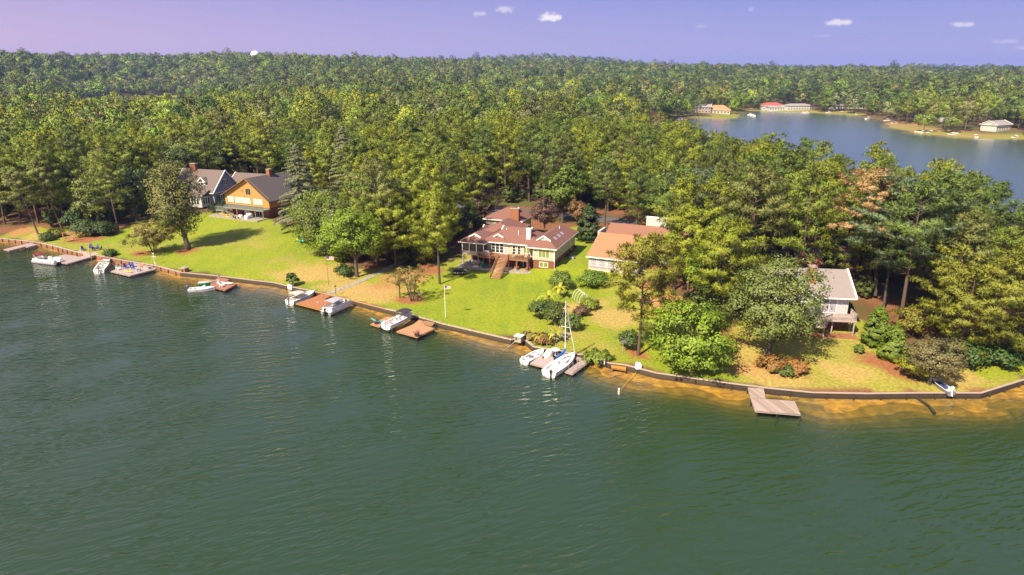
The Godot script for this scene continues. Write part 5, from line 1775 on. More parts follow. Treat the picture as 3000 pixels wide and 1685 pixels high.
func far_house(label: String, at: Vector3, w: float, d: float, h: float, wall: String, top: String, slope: float, hip: bool, yaw: float, ground := true) -> void:
	var p := ground_at(at.x, at.z) if ground else at
	var o := thing("far_house", label, "house", p, yaw)
	boxed(o, "wall", wall, -w / 2, w / 2, -1.5, h, -d / 2, d / 2)
	roof(o, "roof", top, -w / 2 - 0.8, w / 2 + 0.8, -d / 2 - 0.8, d / 2 + 0.8, h + 0.1, slope, false, -1.0 if hip else 0.0, -1.0 if hip else 0.0, wall)
	var n := int(w / 3.2)
	for k in n:
		var x := -w / 2 + w * (k + 0.5) / n
		for y in ([1.3, 4.1] if h > 4.5 else [1.5]):
			window(o, Vector3(x, y, d / 2 + 0.01), 1.7, 1.6, 2)


func far_houses() -> void:
	far_house("far lakeside house with a broad orange hipped roof on the point", Vector3(223.42, 3.00, -761.88), 24, 14, 3.6, "siding_cream", "roof_far_orange", 0.62, true, -18.0)
	far_house("far grey timber house beside the orange hipped roof", Vector3(206.06, 3.00, -761.88), 16, 11, 6.0, "wood_grey", "roof_far_grey", 0.4, false, -10.0)
	far_house("far white lakeside house with a bright red roof", Vector3(312.09, 3.00, -850.92), 26, 14, 4.6, "siding_white", "roof_far_red", 0.42, true, 4.0)
	far_house("far white terrace wing below the red roof", Vector3(316.84, 2.00, -839.03), 26, 8, 3.6, "siding_white", "siding_white", 0.1, true, 4.0)
	far_house("far low white house with arched front on the green shore", Vector3(337.33, 3.00, -834.69), 30, 12, 5.0, "siding_white", "roof_far_grey", 0.3, true, 6.0)
	far_house("far small white cottage between dark trees", Vector3(379.42, 3.00, -826.79), 12, 10, 4.0, "siding_white", "roof_far_grey", 0.4, false, 10.0)
	far_house("far tall white house with a wide brown roof above a lawn", Vector3(410.23, 3.00, -826.79), 26, 15, 6.4, "siding_white", "roof_far_brown", 0.75, false, 14.0)
	far_house("far pale house half hidden by shore pines", Vector3(383.83, 4.00, -614.09), 18, 11, 5.6, "siding_lilac", "roof_far_grey", 0.4, false, 26.0)
	far_house("far white house behind the eastern boat dock", Vector3(361.31, 2.50, -522.65), 20, 11, 4.0, "siding_white", "roof_far_grey", 0.45, false, 30.0)
	far_house("far white house with a grey roof in a clearing over the treetops", Vector3(83.58, 4.00, -756.51), 18, 11, 3.6, "siding_white", "roof_far_grey", 0.5, false, -12.0)
	far_house("far brown roofed house among the pines above the treetops", Vector3(40.09, 6.00, -873.46), 18, 11, 4.0, "siding_lilac", "roof_far_brown", 0.5, false, -6.0)
	far_house("far white house on the wooded slope beyond the lake arm", Vector3(317.49, 20.00, -2155.15), 22, 12, 9.0, "siding_white", "roof_far_grey", 0.5, false, 0.0)
	far_house("far pale house with an orange roof on the wooded slope", Vector3(385.86, 20.00, -1991.39), 22, 12, 8.0, "siding_cream", "roof_far_orange", 0.5, false, 0.0)
	far_house("far pale house at the cove beyond the wood", Vector3(-754.36, 3.00, -1531.20), 24, 12, 5.0, "siding_lilac", "roof_far_brown", 0.5, false, 10.0)
	far_house("far white house with columns at the cove beyond the wood", Vector3(-752.91, 3.00, -1585.94), 16, 12, 8.0, "siding_white", "roof_far_brown", 0.5, false, 10.0)
	far_house("far pale house roof peeping from the wooded hillside", Vector3(-657.29, 16.00, -1594.75), 16, 10, 12.0, "siding_white", "roof_far_grey", 0.5, false, 0.0)
	far_house("far white gable peeping from the darker wood", Vector3(-443.63, 18.00, -1653.91), 16, 10, 13.0, "siding_white", "roof_far_brown", 0.6, false, 0.0)


# ------------------------------------------------------------------ boats and docks

func afloat(called: String, label: String, category: String, stern: Vector3, bow: Vector3, group := "") -> Node3D:
	# the boat's own z runs from stern to bow
	var mid := (stern + bow) / 2
	var d := bow - stern
	return thing(called, label, category, Vector3(mid.x, stern.y, mid.z), rad_to_deg(atan2(d.x, d.z)), group)


func half_beam(t: float, b: float, fine: float) -> float:
	return b / 2 * (1.0 - pow(maxf(0.0, (t - 0.42) / 0.58), fine)) * lerpf(0.9, 1.0, minf(1.0, t * 4.0))


func hull(o: Node, long: float, beam: float, free: float, m := "gelcoat", fine := 2.2, pit0 := 0.1, pit1 := 0.6, floor_y := 0.12, stripe := "", deck_m := "gelcoat") -> void:
	var a := Acc.new()
	var rows := []
	var n := 14
	for i in n + 1:
		var t := float(i) / n
		var b := maxf(0.03, half_beam(t, beam, fine))
		var top := free * (1.0 + 0.28 * t * t)
		var keel := -0.35 + 0.5 * pow(maxf(0.0, (t - 0.55) / 0.45), 2.0) * (free + 0.35) * 0.8
		var z := -long / 2 + long * t
		var row := PackedVector3Array()
		for p in [[-1.0, top], [-0.97, top * 0.55], [-0.86, lerpf(keel, top, 0.28)], [-0.45, lerpf(keel, top, 0.08)], [0.0, keel], [0.45, lerpf(keel, top, 0.08)], [0.86, lerpf(keel, top, 0.28)], [0.97, top * 0.55], [1.0, top]]:
			row.append(Vector3(p[0] * b, p[1], z + 0.1 * long * 0.12 * (p[1] / free) * t))
		rows.append(row)
	a.grid(rows)
	for k in range(1, 7):
		a.tri(rows[0][0], rows[0][k], rows[0][k + 1], Vector3.FORWARD)
	a.tri(rows[0][0], rows[0][7], rows[0][8], Vector3.FORWARD)
	var h := part(o, "hull", a, m)
	var d := Acc.new()
	var well := Acc.new()
	for i in n:
		var t := (i + 0.5) / n
		var l0: Vector3 = rows[i][0]
		var l1: Vector3 = rows[i + 1][0]
		var r0: Vector3 = rows[i][8]
		var r1: Vector3 = rows[i + 1][8]
		if t < pit0 or t > pit1:
			d.quad(l0, l1, r1, r0, Vector3.UP)
		else:
			var k := 0.80
			var q := [l0 * Vector3(k, 1, 1), l1 * Vector3(k, 1, 1), r1 * Vector3(k, 1, 1), r0 * Vector3(k, 1, 1)]
			d.quad(l0, l1, q[1], q[0], Vector3.UP)
			d.quad(r0, r1, q[2], q[3], Vector3.UP)
			var fl := func(v: Vector3) -> Vector3: return Vector3(v.x, floor_y, v.z)
			well.quad(q[0], q[1], fl.call(q[1]), fl.call(q[0]), Vector3.RIGHT)
			well.quad(q[3], q[2], fl.call(q[2]), fl.call(q[3]), Vector3.LEFT)
			well.quad(fl.call(q[0]), fl.call(q[1]), fl.call(q[2]), fl.call(q[3]), Vector3.UP)
			if (i - 0.5) / n < pit0:
				well.quad(q[0], q[3], fl.call(q[3]), fl.call(q[0]), Vector3.BACK)
			if (i + 1.5) / n > pit1:
				well.quad(q[1], q[2], fl.call(q[2]), fl.call(q[1]), Vector3.FORWARD)
	part(o, "foredeck", d, deck_m)
	if well.v.size():
		part(o, "cockpit", well, "vinyl")
	if stripe:
		var s := Acc.new()
		for i in n:
			for e in [0, 8]:
				var k: float = -1.0 if e == 0 else 1.0
				var p: Vector3 = rows[i][e] + Vector3(k * 0.012, -0.16, 0)
				var q: Vector3 = rows[i + 1][e] + Vector3(k * 0.012, -0.16, 0)
				s.quad(p, q, q - Vector3(0, 0.1, 0), p - Vector3(0, 0.1, 0), Vector3(k, 0, 0))
		part(h, "stripe", s, stripe)


func outboard(o: Node, x: float, y: float, z: float, m := "black_plastic", size := 1.0) -> void:
	var a := Acc.new()
	a.ball(Vector3(x, y + 0.45 * size, z), Vector3(0.22, 0.3, 0.33) * size, 10)
	var e := part(o, "outboard_motor", a, m)
	var l := Acc.new()
	l.bar(Vector3(x, y + 0.3 * size, z), Vector3(x, y - 0.75 * size, z - 0.08), 0.14 * size, 0.2 * size)
	l.span(x - 0.03, x + 0.03, y - 0.8 * size, y - 0.7 * size, z - 0.35 * size, z + 0.1 * size)
	part(e, "motor_leg", l, m)


func bimini(o: Node, z0: float, z1: float, half: float, y: float, foot: float, m: String, called := "bimini_top") -> void:
	var rows := []
	var under := []
	for i in 7:
		var t := i / 6.0
		var row := PackedVector3Array()
		var low := PackedVector3Array()
		for j in 7:
			var s := j / 3.0 - 1.0
			var p := Vector3(s * half, y - 0.18 * s * s - 0.10 * pow(2.0 * t - 1.0, 2.0), lerpf(z0, z1, t))
			row.append(p)
			low.append(p - Vector3(0, 0.035, 0))
		rows.append(row)
		under.append(low)
	var a := Acc.new()
	a.grid(rows)
	a.grid(under)
	for s in [-1, 1]:
		a.quad(rows[0][0 if s < 0 else 6], rows[6][0 if s < 0 else 6], rows[6][0 if s < 0 else 6] - Vector3(0, 0.1, 0), rows[0][0 if s < 0 else 6] - Vector3(0, 0.1, 0), Vector3(s, 0, 0))
	var c := part(o, called, a, m)
	var f := Acc.new()
	var zm := (z0 + z1) / 2
	for s in [-1, 1]:
		for z in [z0, z1]:
			f.tube(Vector3(s * half * 0.97, foot, zm), Vector3(s * half * 0.99, y - 0.25, z), 0.022, 0.022, 5)
	part(c, "frame", f, "aluminium")


func box_part(o: Node, called: String, m: String, items: Array) -> void:
	# several pieces of one kind, each its own part: [centre, size, turn]
	for i in items:
		var a := Acc.new()
		var b := Basis(Vector3.UP, deg_to_rad(i[2])) if i.size() > 2 else Basis.IDENTITY
		a.box(i[0], i[1], b)
		part(o, called, a, m)


func windscreen(o: Node, z: float, half: float, y0: float, y1: float) -> void:
	var a := Acc.new()
	a.quad(Vector3(-half, y0, z - 0.5), Vector3(-half * 0.75, y0, z), Vector3(-half * 0.72, y1, z - 0.25), Vector3(-half * 0.95, y1, z - 0.6), Vector3(-0.7, 0.3, 0.7))
	a.quad(Vector3(-half * 0.75, y0, z), Vector3(half * 0.75, y0, z), Vector3(half * 0.72, y1, z - 0.25), Vector3(-half * 0.72, y1, z - 0.25), Vector3(0, 0.3, 1))
	a.quad(Vector3(half, y0, z - 0.5), Vector3(half * 0.75, y0, z), Vector3(half * 0.72, y1, z - 0.25), Vector3(half * 0.95, y1, z - 0.6), Vector3(0.7, 0.3, 0.7))
	var w := part(o, "windscreen", a, "windscreen")
	var f := Acc.new()
	f.bar(Vector3(-half * 0.72, y1, z - 0.25), Vector3(half * 0.72, y1, z - 0.25), 0.03)
	f.bar(Vector3(-half * 0.72, y1, z - 0.25), Vector3(-half * 0.95, y1, z - 0.6), 0.03)
	f.bar(Vector3(half * 0.72, y1, z - 0.25), Vector3(half * 0.95, y1, z - 0.6), 0.03)
	part(w, "frame", f, "hull_stripe")


func pontoon(label: String, stern: Vector3, bow: Vector3, top: String, seat: String, z0: float, z1: float, panel: String) -> void:
	var o := afloat("pontoon_boat", label, "boat", stern, bow)
	var long := stern.distance_to(bow)
	var h := long / 2
	for s in [-1, 1]:
		var t := Acc.new()
		t.tube(Vector3(s * 0.88, 0.12, -h), Vector3(s * 0.88, 0.12, h - 0.8), 0.32, 0.32, 12)
		t.tube(Vector3(s * 0.88, 0.12, h - 0.8), Vector3(s * 0.88, 0.3, h + 0.1), 0.32, 0.03, 12)
		part(o, "pontoon", t, "aluminium")
	boxed(o, "deck_floor", "vinyl", -1.25, 1.25, 0.46, 0.56, -h + 0.05, h - 0.35)
	for s in [-1, 1]:
		var f := Acc.new()
		f.span(s * 1.17 - 0.025, s * 1.17 + 0.025, 0.62, 1.12, -h + 0.5, h - 0.45)
		var p := part(o, "side_panel", f, panel)
		var r := Acc.new()
		r.span(s * 1.17 - 0.03, s * 1.17 + 0.03, 1.124, 1.19, -h + 0.45, h - 0.4)
		part(p, "rail", r, "aluminium")
		var st := Acc.new()
		st.span(s * 1.20 - 0.006, s * 1.20 + 0.006, 0.80, 0.90, -h + 0.6, h - 0.6)
		part(p, "stripe", st, "hull_stripe")
	for q in [[-h + 0.48, -1.15, 0.2], [h - 0.42, -1.15, -0.35], [h - 0.42, 0.35, 1.15], [-h + 0.48, 0.5, 1.15]]:
		boxed(o, "end_panel", panel, q[1], q[2], 0.62, 1.12, q[0] - 0.025, q[0] + 0.025)
	box_part(o, "seat", seat, [[Vector3(-0.85, 0.75, h - 1.6), Vector3(0.6, 0.38, 1.9)], [Vector3(0.85, 0.75, h - 1.6), Vector3(0.6, 0.38, 1.9)], [Vector3(-0.8, 0.75, -h + 1.3), Vector3(0.65, 0.38, 1.3)], [Vector3(0.2, 0.75, -h + 0.85), Vector3(1.4, 0.38, 0.55)]])
	box_part(o, "seat_back", seat, [[Vector3(-1.06, 1.05, h - 1.6), Vector3(0.16, 0.36, 1.9)], [Vector3(1.06, 1.05, h - 1.6), Vector3(0.16, 0.36, 1.9)], [Vector3(0.2, 1.05, -h + 0.64), Vector3(1.4, 0.36, 0.14)]])
	box_part(o, "console", "gelcoat", [[Vector3(0.72, 0.98, 0.1), Vector3(0.7, 0.85, 0.55)]])
	var wh := Acc.new()
	wh.tube(Vector3(0.72, 1.2, -0.22), Vector3(0.72, 1.24, -0.26), 0.19, 0.19, 10)
	part(o, "steering_wheel", wh, "black_plastic")
	bimini(o, z0, z1, 1.15, 2.35, 1.15, top)
	outboard(o, 0.0, 0.55, -h - 0.15)


func powerboat(called: String, label: String, stern: Vector3, bow: Vector3, beam: float, top: String, z0: float, z1: float, motor: String, stripe := "hull_stripe") -> Node3D:
	var o := afloat(called, label, "boat", stern, bow)
	var long := stern.distance_to(bow)
	hull(o, long, beam, 0.72, "gelcoat", 2.4, 0.10, 0.80, 0.25, stripe)
	windscreen(o, long * 0.12, beam * 0.40, 0.72, 1.15)
	box_part(o, "seat", "vinyl", [[Vector3(-0.5, 0.5, -0.3), Vector3(0.6, 0.5, 0.6)], [Vector3(0.5, 0.5, -0.3), Vector3(0.6, 0.5, 0.6)], [Vector3(0, 0.5, -long * 0.33), Vector3(beam * 0.66, 0.45, 0.7)]])
	box_part(o, "seat_back", "vinyl_grey", [[Vector3(-0.5, 0.9, -0.56), Vector3(0.56, 0.4, 0.12)], [Vector3(0.5, 0.9, -0.56), Vector3(0.56, 0.4, 0.12)], [Vector3(0, 0.85, -long * 0.33 - 0.38), Vector3(beam * 0.66, 0.4, 0.12)]])
	box_part(o, "bow_cushion", "vinyl", [[Vector3(-0.42, 0.48, long * 0.22), Vector3(0.42, 0.4, 1.2), 6.0], [Vector3(0.42, 0.48, long * 0.22), Vector3(0.42, 0.4, 1.2), -6.0]])
	box_part(o, "console", "gelcoat", [[Vector3(0.55, 0.6, 0.5), Vector3(0.6, 0.75, 0.5)], [Vector3(-0.55, 0.6, 0.5), Vector3(0.6, 0.75, 0.5)]])
	if top:
		bimini(o, z0, z1, beam * 0.46, 1.95, 0.75, top)
	outboard(o, 0.0, 0.72, -long / 2 - 0.2, motor)
	return o


func dock(label: String, polys: Array, y: float, m: String, along_x: Vector3, single: bool, skirt: String, piles := 2.6, width := 0.2, called := "dock") -> Node3D:
	# planks cut to the dock's outline; along_x is the way the planks run
	var o := thing(called, label, "dock", Vector3.ZERO)
	var ang := atan2(along_x.z, along_x.x)
	var joined := Acc.new()
	var sk := Acc.new()
	var pile := Acc.new()
	pile.tube(Vector3(0, -2.2, 0), Vector3.ZERO, 0.1, 0.1, 7)
	var pm := pile.mesh()
	for poly in polys:
		var p2 := PackedVector2Array()
		for p in poly:
			p2.append(Vector2(p.x, p.z).rotated(-ang))
		var lo := INF
		var hi := -INF
		for p in p2:
			lo = minf(lo, p.y)
			hi = maxf(hi, p.y)
		var w := lo
		while w < hi:
			var strip := PackedVector2Array([Vector2(-500, w + 0.012), Vector2(500, w + 0.012), Vector2(500, w + width - 0.012), Vector2(-500, w + width - 0.012)])
			for piece in Geometry2D.intersect_polygons(p2, strip):
				var a := Acc.new() if single else joined
				var lift := rng.randf_range(-0.006, 0.006)
				var top := PackedVector3Array()
				for q in piece:
					var r: Vector2 = q.rotated(ang)
					top.append(Vector3(r.x, y + lift, r.y))
				for t in range(0, Geometry2D.triangulate_polygon(piece).size(), 3):
					var tri := Geometry2D.triangulate_polygon(piece)
					a.tri(top[tri[t]], top[tri[t + 1]], top[tri[t + 2]], Vector3.UP)
				var mid := Vector3.ZERO
				for q in top:
					mid += q / top.size()
				for k in top.size():
					var q0 := top[k]
					var q1 := top[(k + 1) % top.size()]
					a.quad(q0, q1, q1 - Vector3(0, 0.045, 0), q0 - Vector3(0, 0.045, 0), (q0 + q1) / 2 - mid)
				if single:
					part(o, "plank", a, m if rng.randf() < 0.6 or m != "wood_weathered" else "wood_weathered_dark")
			w += width
		var c := Vector3.ZERO
		for p in poly:
			c += p / poly.size()
		for k in poly.size():
			var p: Vector3 = poly[k]
			var q: Vector3 = poly[(k + 1) % poly.size()]
			p.y = y - 0.06
			q.y = y - 0.06
			var out := (q - p).cross(Vector3.UP).normalized()
			if out.dot((p + q) / 2 - Vector3(c.x, p.y, c.z)) < 0:
				out = -out
			sk.bar(p + Vector3(0, -0.11, 0) - out * 0.03, q + Vector3(0, -0.11, 0) - out * 0.03, 0.06, 0.24)
			var n := maxi(1, int(p.distance_to(q) / piles))
			for s in n:
				again(o, "pile", pm, "wood_dark", p.lerp(q, float(s) / n) - out * 0.22 + Vector3(0, -0.1, 0))
	if not single:
		part(o, "planking", joined, m)
	part(o, "edge_beam", sk, skirt)
	return o


func kayak(label: String, at: Vector3, yaw: float, long: float, m: String, roll := 0.0, called := "kayak", wide := 0.36) -> void:
	var o := thing(called, label, "kayak", at, yaw)
	o.rotation.z = roll
	var rows := []
	for i in 15:
		var t := i / 14.0
		var b := wide * pow(sin(PI * clampf(t, 0.02, 0.98)), 0.7)
		var row := PackedVector3Array()
		for j in 10:
			var a := TAU * j / 10
			row.append(Vector3(cos(a) * b, 0.16 + sin(a) * b * (0.42 if sin(a) > 0 else 0.45) + 0.16 * pow(2 * t - 1, 4.0), (t - 0.5) * long))
		rows.append(row)
	var h := Acc.new()
	h.grid(rows, true)
	part(o, "hull", h, m)
	var s := Acc.new()
	s.ball(Vector3(0, 0.16 + wide * 0.40, -0.1), Vector3(wide * 0.6, 0.05, 0.42), 12)
	part(o, "cockpit_rim", s, "black_plastic")


func build_boats() -> void:
	pontoon("white pontoon boat under a raised maroon sun top", Vector3(-115.68, 0.12, -160.28), Vector3(-108.31, 0.12, -157.81), "canvas_maroon", "vinyl", -3.2, -0.8, "gelcoat")
	pontoon("white pontoon boat with a grey lavender sun top by the rust red dock", Vector3(-35.41, 0.12, -122.24), Vector3(-32.57, 0.12, -128.25), "canvas_grey", "vinyl_grey", -2.3, 0.7, "gelcoat")
	powerboat("deck_boat", "white deck boat with a beige sun top by the rust red dock", Vector3(-44.27, 0.00, -128.60), Vector3(-41.00, 0.00, -134.95), 2.5, "canvas_beige", -2.6, -0.2, "grey_plastic")
	powerboat("bowrider_boat", "white bowrider with a low red sun top beside the dock of blue chairs", Vector3(-94.87, 0.00, -150.63), Vector3(-98.80, 0.00, -161.35), 2.5, "canvas_red", 0.2, 1.8, "grey_plastic")
	var lifted := powerboat("lifted_boat", "white motor boat with a black sun top raised on a boat lift", Vector3(-22.36, 0.75, -113.16), Vector3(-18.60, 0.75, -119.55), 2.4, "canvas_dark", 0.2, 2.6, "white_metal")
	boat_lift(lifted)
	# small craft
	var s := afloat("motor_skiff", "small white motor boat tied to the red brown dock", "boat", Vector3(-67.90, 0.00, -137.04), Vector3(-63.19, 0.00, -137.99))
	hull(s, 5.2, 1.9, 0.55, "gelcoat", 2.6, 0.1, 0.62, 0.15, "hull_stripe")
	box_part(s, "seat", "vinyl", [[Vector3(0, 0.36, -0.2), Vector3(1.3, 0.42, 0.5)], [Vector3(0, 0.36, -1.7), Vector3(1.3, 0.42, 0.5)]])
	box_part(s, "console", "gelcoat", [[Vector3(0.1, 0.62, 0.5), Vector3(0.7, 0.7, 0.5)]])
	outboard(s, 0, 0.6, -2.75, "plastic_blue_dull")
	var k := afloat("open_skiff", "open white skiff with grey floor beside the jet ski dock", "boat", Vector3(1.73, 0.00, -99.42), Vector3(5.29, 0.00, -104.26))
	hull(k, 5.4, 1.9, 0.5, "gelcoat", 3.4, 0.06, 0.86, 0.14)
	box_part(k, "bench", "gelcoat", [[Vector3(0, 0.36, -1.6), Vector3(1.5, 0.1, 0.5)], [Vector3(0, 0.36, 0.3), Vector3(1.5, 0.1, 0.5)]])
	box_part(k, "gear_box", "grey_plastic", [[Vector3(0.2, 0.32, -0.5), Vector3(0.6, 0.32, 0.5), 20.0], [Vector3(-0.35, 0.28, 1.0), Vector3(0.4, 0.26, 0.6), -15.0]])
	outboard(k, 0.2, 0.55, -2.85, "white_metal", 0.9)
	var j := afloat("covered_jet_ski", "jet ski under a smooth white cover on the pale dock", "jet ski", Vector3(5.00, 0.42, -100.34), Vector3(6.61, 0.42, -102.83))
	var ja := Acc.new()
	var rows := []
	for i in 11:
		var t := i / 10.0
		var b := 0.62 * pow(sin(PI * clampf(t * 0.94 + 0.04, 0, 1)), 0.6)
		var up := 0.55 + 0.55 * exp(-pow((t - 0.62) / 0.16, 2.0)) + 0.15 * exp(-pow((t - 0.25) / 0.2, 2.0))
		var row := PackedVector3Array()
		for q in 9:
			var a := PI * q / 8
			row.append(Vector3(cos(a) * b, 0.03 + pow(sin(a), 0.8) * up, (t - 0.5) * 3.1))
		rows.append(row)
	ja.grid(rows)
	part(j, "cover", ja, "canvas_white")
	sailing_boat()
	var g := afloat("covered_dinghy", "upturned green dinghy with a tan tarpaulin beside the red brown dock", "boat", Vector3(-67.56, 0.10, -141.57), Vector3(-65.25, 0.10, -142.07))
	hull(g, 3.2, 1.4, 0.45, "plastic_green", 2.4, 2.0, 2.0)
	var tp := Acc.new()
	tp.ball(Vector3(0, 0.5, 0.1), Vector3(0.62, 0.22, 1.35), 12)
	part(g, "tarpaulin", tp, "wood_weathered")
	var rb := afloat("rowing_boat", "dark rowing boat with blue gear and a white motor pulled onto the lawn", "boat", Vector3(61.97, 0.60, -88.05), Vector3(61.85, 0.79, -91.37))
	hull(rb, 4.6, 1.4, 0.5, "grey_plastic", 2.2, 0.06, 0.8, 0.1, "", "white_metal")
	box_part(rb, "gear_bag", "plastic_blue_dull", [[Vector3(0.1, 0.4, -0.6), Vector3(0.8, 0.3, 0.9), 15.0], [Vector3(-0.1, 0.38, 0.6), Vector3(0.6, 0.26, 0.7), -20.0]])
	outboard(rb, 0, 0.6, -2.35, "white_metal", 0.95)
	docks()
	kayak("turquoise kayak lying on the finger of the boat lift dock", Vector3(-24.47, 0.50, -117.09), 52.0, 3.9, "plastic_teal")
	kayak("yellow kayak on the dock of blue chairs", Vector3(-87.64, 0.50, -149.96), 60.0, 3.0, "plastic_yellow")
	kayak("long amber kayak on the patio of the orange house", Vector3(-85.89, 3.00, -202.64), 76.0, 5.2, "plastic_amber", 0.0, "kayak", 0.5)
	kayak("overturned grey canoe lying across the rust red dock", Vector3(-38.63, 0.50, -128.43), 8.0, 3.2, "plastic_pinkgrey", PI)
	kayak("white paddle board on the red brown dock", Vector3(-61.56, 0.50, -140.70), 74.0, 3.4, "canvas_white", 0.0, "paddle_board", 0.40)
	far_boats()


func boat_lift(_boat: Node3D) -> void:
	var o := afloat("boat_lift", "metal boat lift cradle carrying the motor boat", "boat lift", Vector3(-22.75, 0.00, -115.12), Vector3(-18.92, 0.00, -121.62))
	for s in [-1, 1]:
		var a := Acc.new()
		a.bar(Vector3(s * 1.45, 0.42, -3.9), Vector3(s * 1.45, 0.42, 3.4), 0.12, 0.12)
		a.bar(Vector3(s * 0.75, 0.52, -3.2), Vector3(s * 0.75, 0.52, 3.0), 0.1, 0.16)
		part(o, "rail", a, "aluminium")
		for z in [-3.8, 3.3]:
			var p := Acc.new()
			p.bar(Vector3(s * 1.45, -1.8, z), Vector3(s * 1.45, 1.5 if z > 0 else 0.7, z), 0.11)
			part(o, "post", p, "aluminium")
	for z in [-3.0, 2.6]:
		var c := Acc.new()
		c.bar(Vector3(-1.5, 0.38, z), Vector3(1.5, 0.38, z), 0.1)
		part(o, "cross_beam", c, "aluminium")


func sailing_boat() -> void:
	var o := afloat("sailing_boat", "white sailing boat with a bare mast and blue boom cover", "sailboat", Vector3(5.71, 0.00, -95.08), Vector3(9.96, 0.00, -101.58))
	hull(o, 8.4, 2.7, 0.8, "gelcoat", 2.0, 0.06, 0.34, 0.35, "hull_stripe")
	var rows := []
	for q in [[-1.1, 0.85, 0.78], [-1.0, 0.9, 1.28], [0.9, 0.82, 1.25], [2.2, 0.5, 1.02], [2.5, 0.45, 0.95]]:
		rows.append(PackedVector3Array([Vector3(-q[1] - 0.06, 0.85, q[0]), Vector3(-q[1], q[2] - 0.06, q[0]), Vector3(-q[1] * 0.7, q[2], q[0]), Vector3(q[1] * 0.7, q[2], q[0]), Vector3(q[1], q[2] - 0.06, q[0]), Vector3(q[1] + 0.06, 0.85, q[0])]))
	var c := Acc.new()
	c.grid(rows)
	c.quad(rows[0][1], rows[0][2], rows[0][3], rows[0][4], Vector3.FORWARD)
	c.quad(rows[0][0], rows[0][1], rows[0][4], rows[0][5], Vector3.FORWARD)
	var cab := part(o, "cabin", c, "gelcoat")
	for s in [-1, 1]:
		boxed(cab, "cabin_window", "glass_dark", s * 0.915 - 0.012, s * 0.915 + 0.012, 0.98, 1.14, -0.4, 0.7)
	boxed(cab, "hatch", "vinyl_grey", -0.3, 0.3, 0.8, 1.3, -1.13, -1.1)
	var m := Acc.new()
	m.tube(Vector3(0, 1.2, 0.9), Vector3(0, 10.6, 0.75), 0.075, 0.055, 8)
	var mast := part(o, "mast", m, "white_metal")
	var sp := Acc.new()
	sp.bar(Vector3(-0.75, 6.4, 0.8), Vector3(0.75, 6.4, 0.8), 0.05)
	part(mast, "spreader", sp, "white_metal")
	var wi := Acc.new()
	for s in [-1, 1]:
		wi.tube(Vector3(s * 1.2, 0.9, 0.6), Vector3(s * 0.75, 6.4, 0.8), 0.012, 0.012, 4, false)
		wi.tube(Vector3(s * 0.75, 6.4, 0.8), Vector3(0, 10.3, 0.75), 0.012, 0.012, 4, false)
	wi.tube(Vector3(0, 0.9, -4.1), Vector3(0, 10.5, 0.75), 0.012, 0.012, 4, false)
	part(o, "rigging", wi, "aluminium")
	var j := Acc.new()
	j.tube(Vector3(0, 1.2, 4.1), Vector3(0, 5.5, 2.45), 0.05, 0.10, 7)
	j.tube(Vector3(0, 5.5, 2.45), Vector3(0, 10.2, 0.8), 0.10, 0.04, 7)
	part(o, "furled_jib", j, "canvas_white")
	var b := Acc.new()
	var br := []
	for i in 9:
		var t := i / 8.0
		var r := lerpf(0.30, 0.09, t)
		var row := PackedVector3Array()
		for q in 8:
			var a := TAU * q / 8
			row.append(Vector3(cos(a) * r * 0.6, 2.05 + (0.7 if i == 0 else 0.0) * 0.4 + sin(a) * r + 0.25 * (1.0 - t), 0.85 - 3.5 * t))
		br.append(row)
	b.grid(br, true)
	part(o, "boom_cover", b, "canvas_blue")
	var ra := Acc.new()
	for s in [-1, 1]:
		for z in [-3.9, -2.4, -0.5, 1.6, 3.2]:
			ra.tube(Vector3(s * half_beam((z + 4.2) / 8.4, 2.5, 2.0), 0.85, z), Vector3(s * half_beam((z + 4.2) / 8.4, 2.4, 2.0), 1.5, z), 0.018, 0.018, 4)
		for k in 4:
			var zz: Array = [-3.9, -2.4, -0.5, 1.6, 3.2]
			ra.tube(Vector3(s * half_beam((zz[k] + 4.2) / 8.4, 2.4, 2.0), 1.48, zz[k]), Vector3(s * half_beam((zz[k + 1] + 4.2) / 8.4, 2.4, 2.0), 1.48, zz[k + 1]), 0.01, 0.01, 4)
	part(o, "guard_rail", ra, "aluminium")
	outboard(o, -0.5, 0.5, -4.4, "black_plastic")
	var til := Acc.new()
	til.bar(Vector3(0, 0.9, -3.9), Vector3(0.15, 0.95, -2.7), 0.06)
	part(o, "tiller", til, "wood_tan")


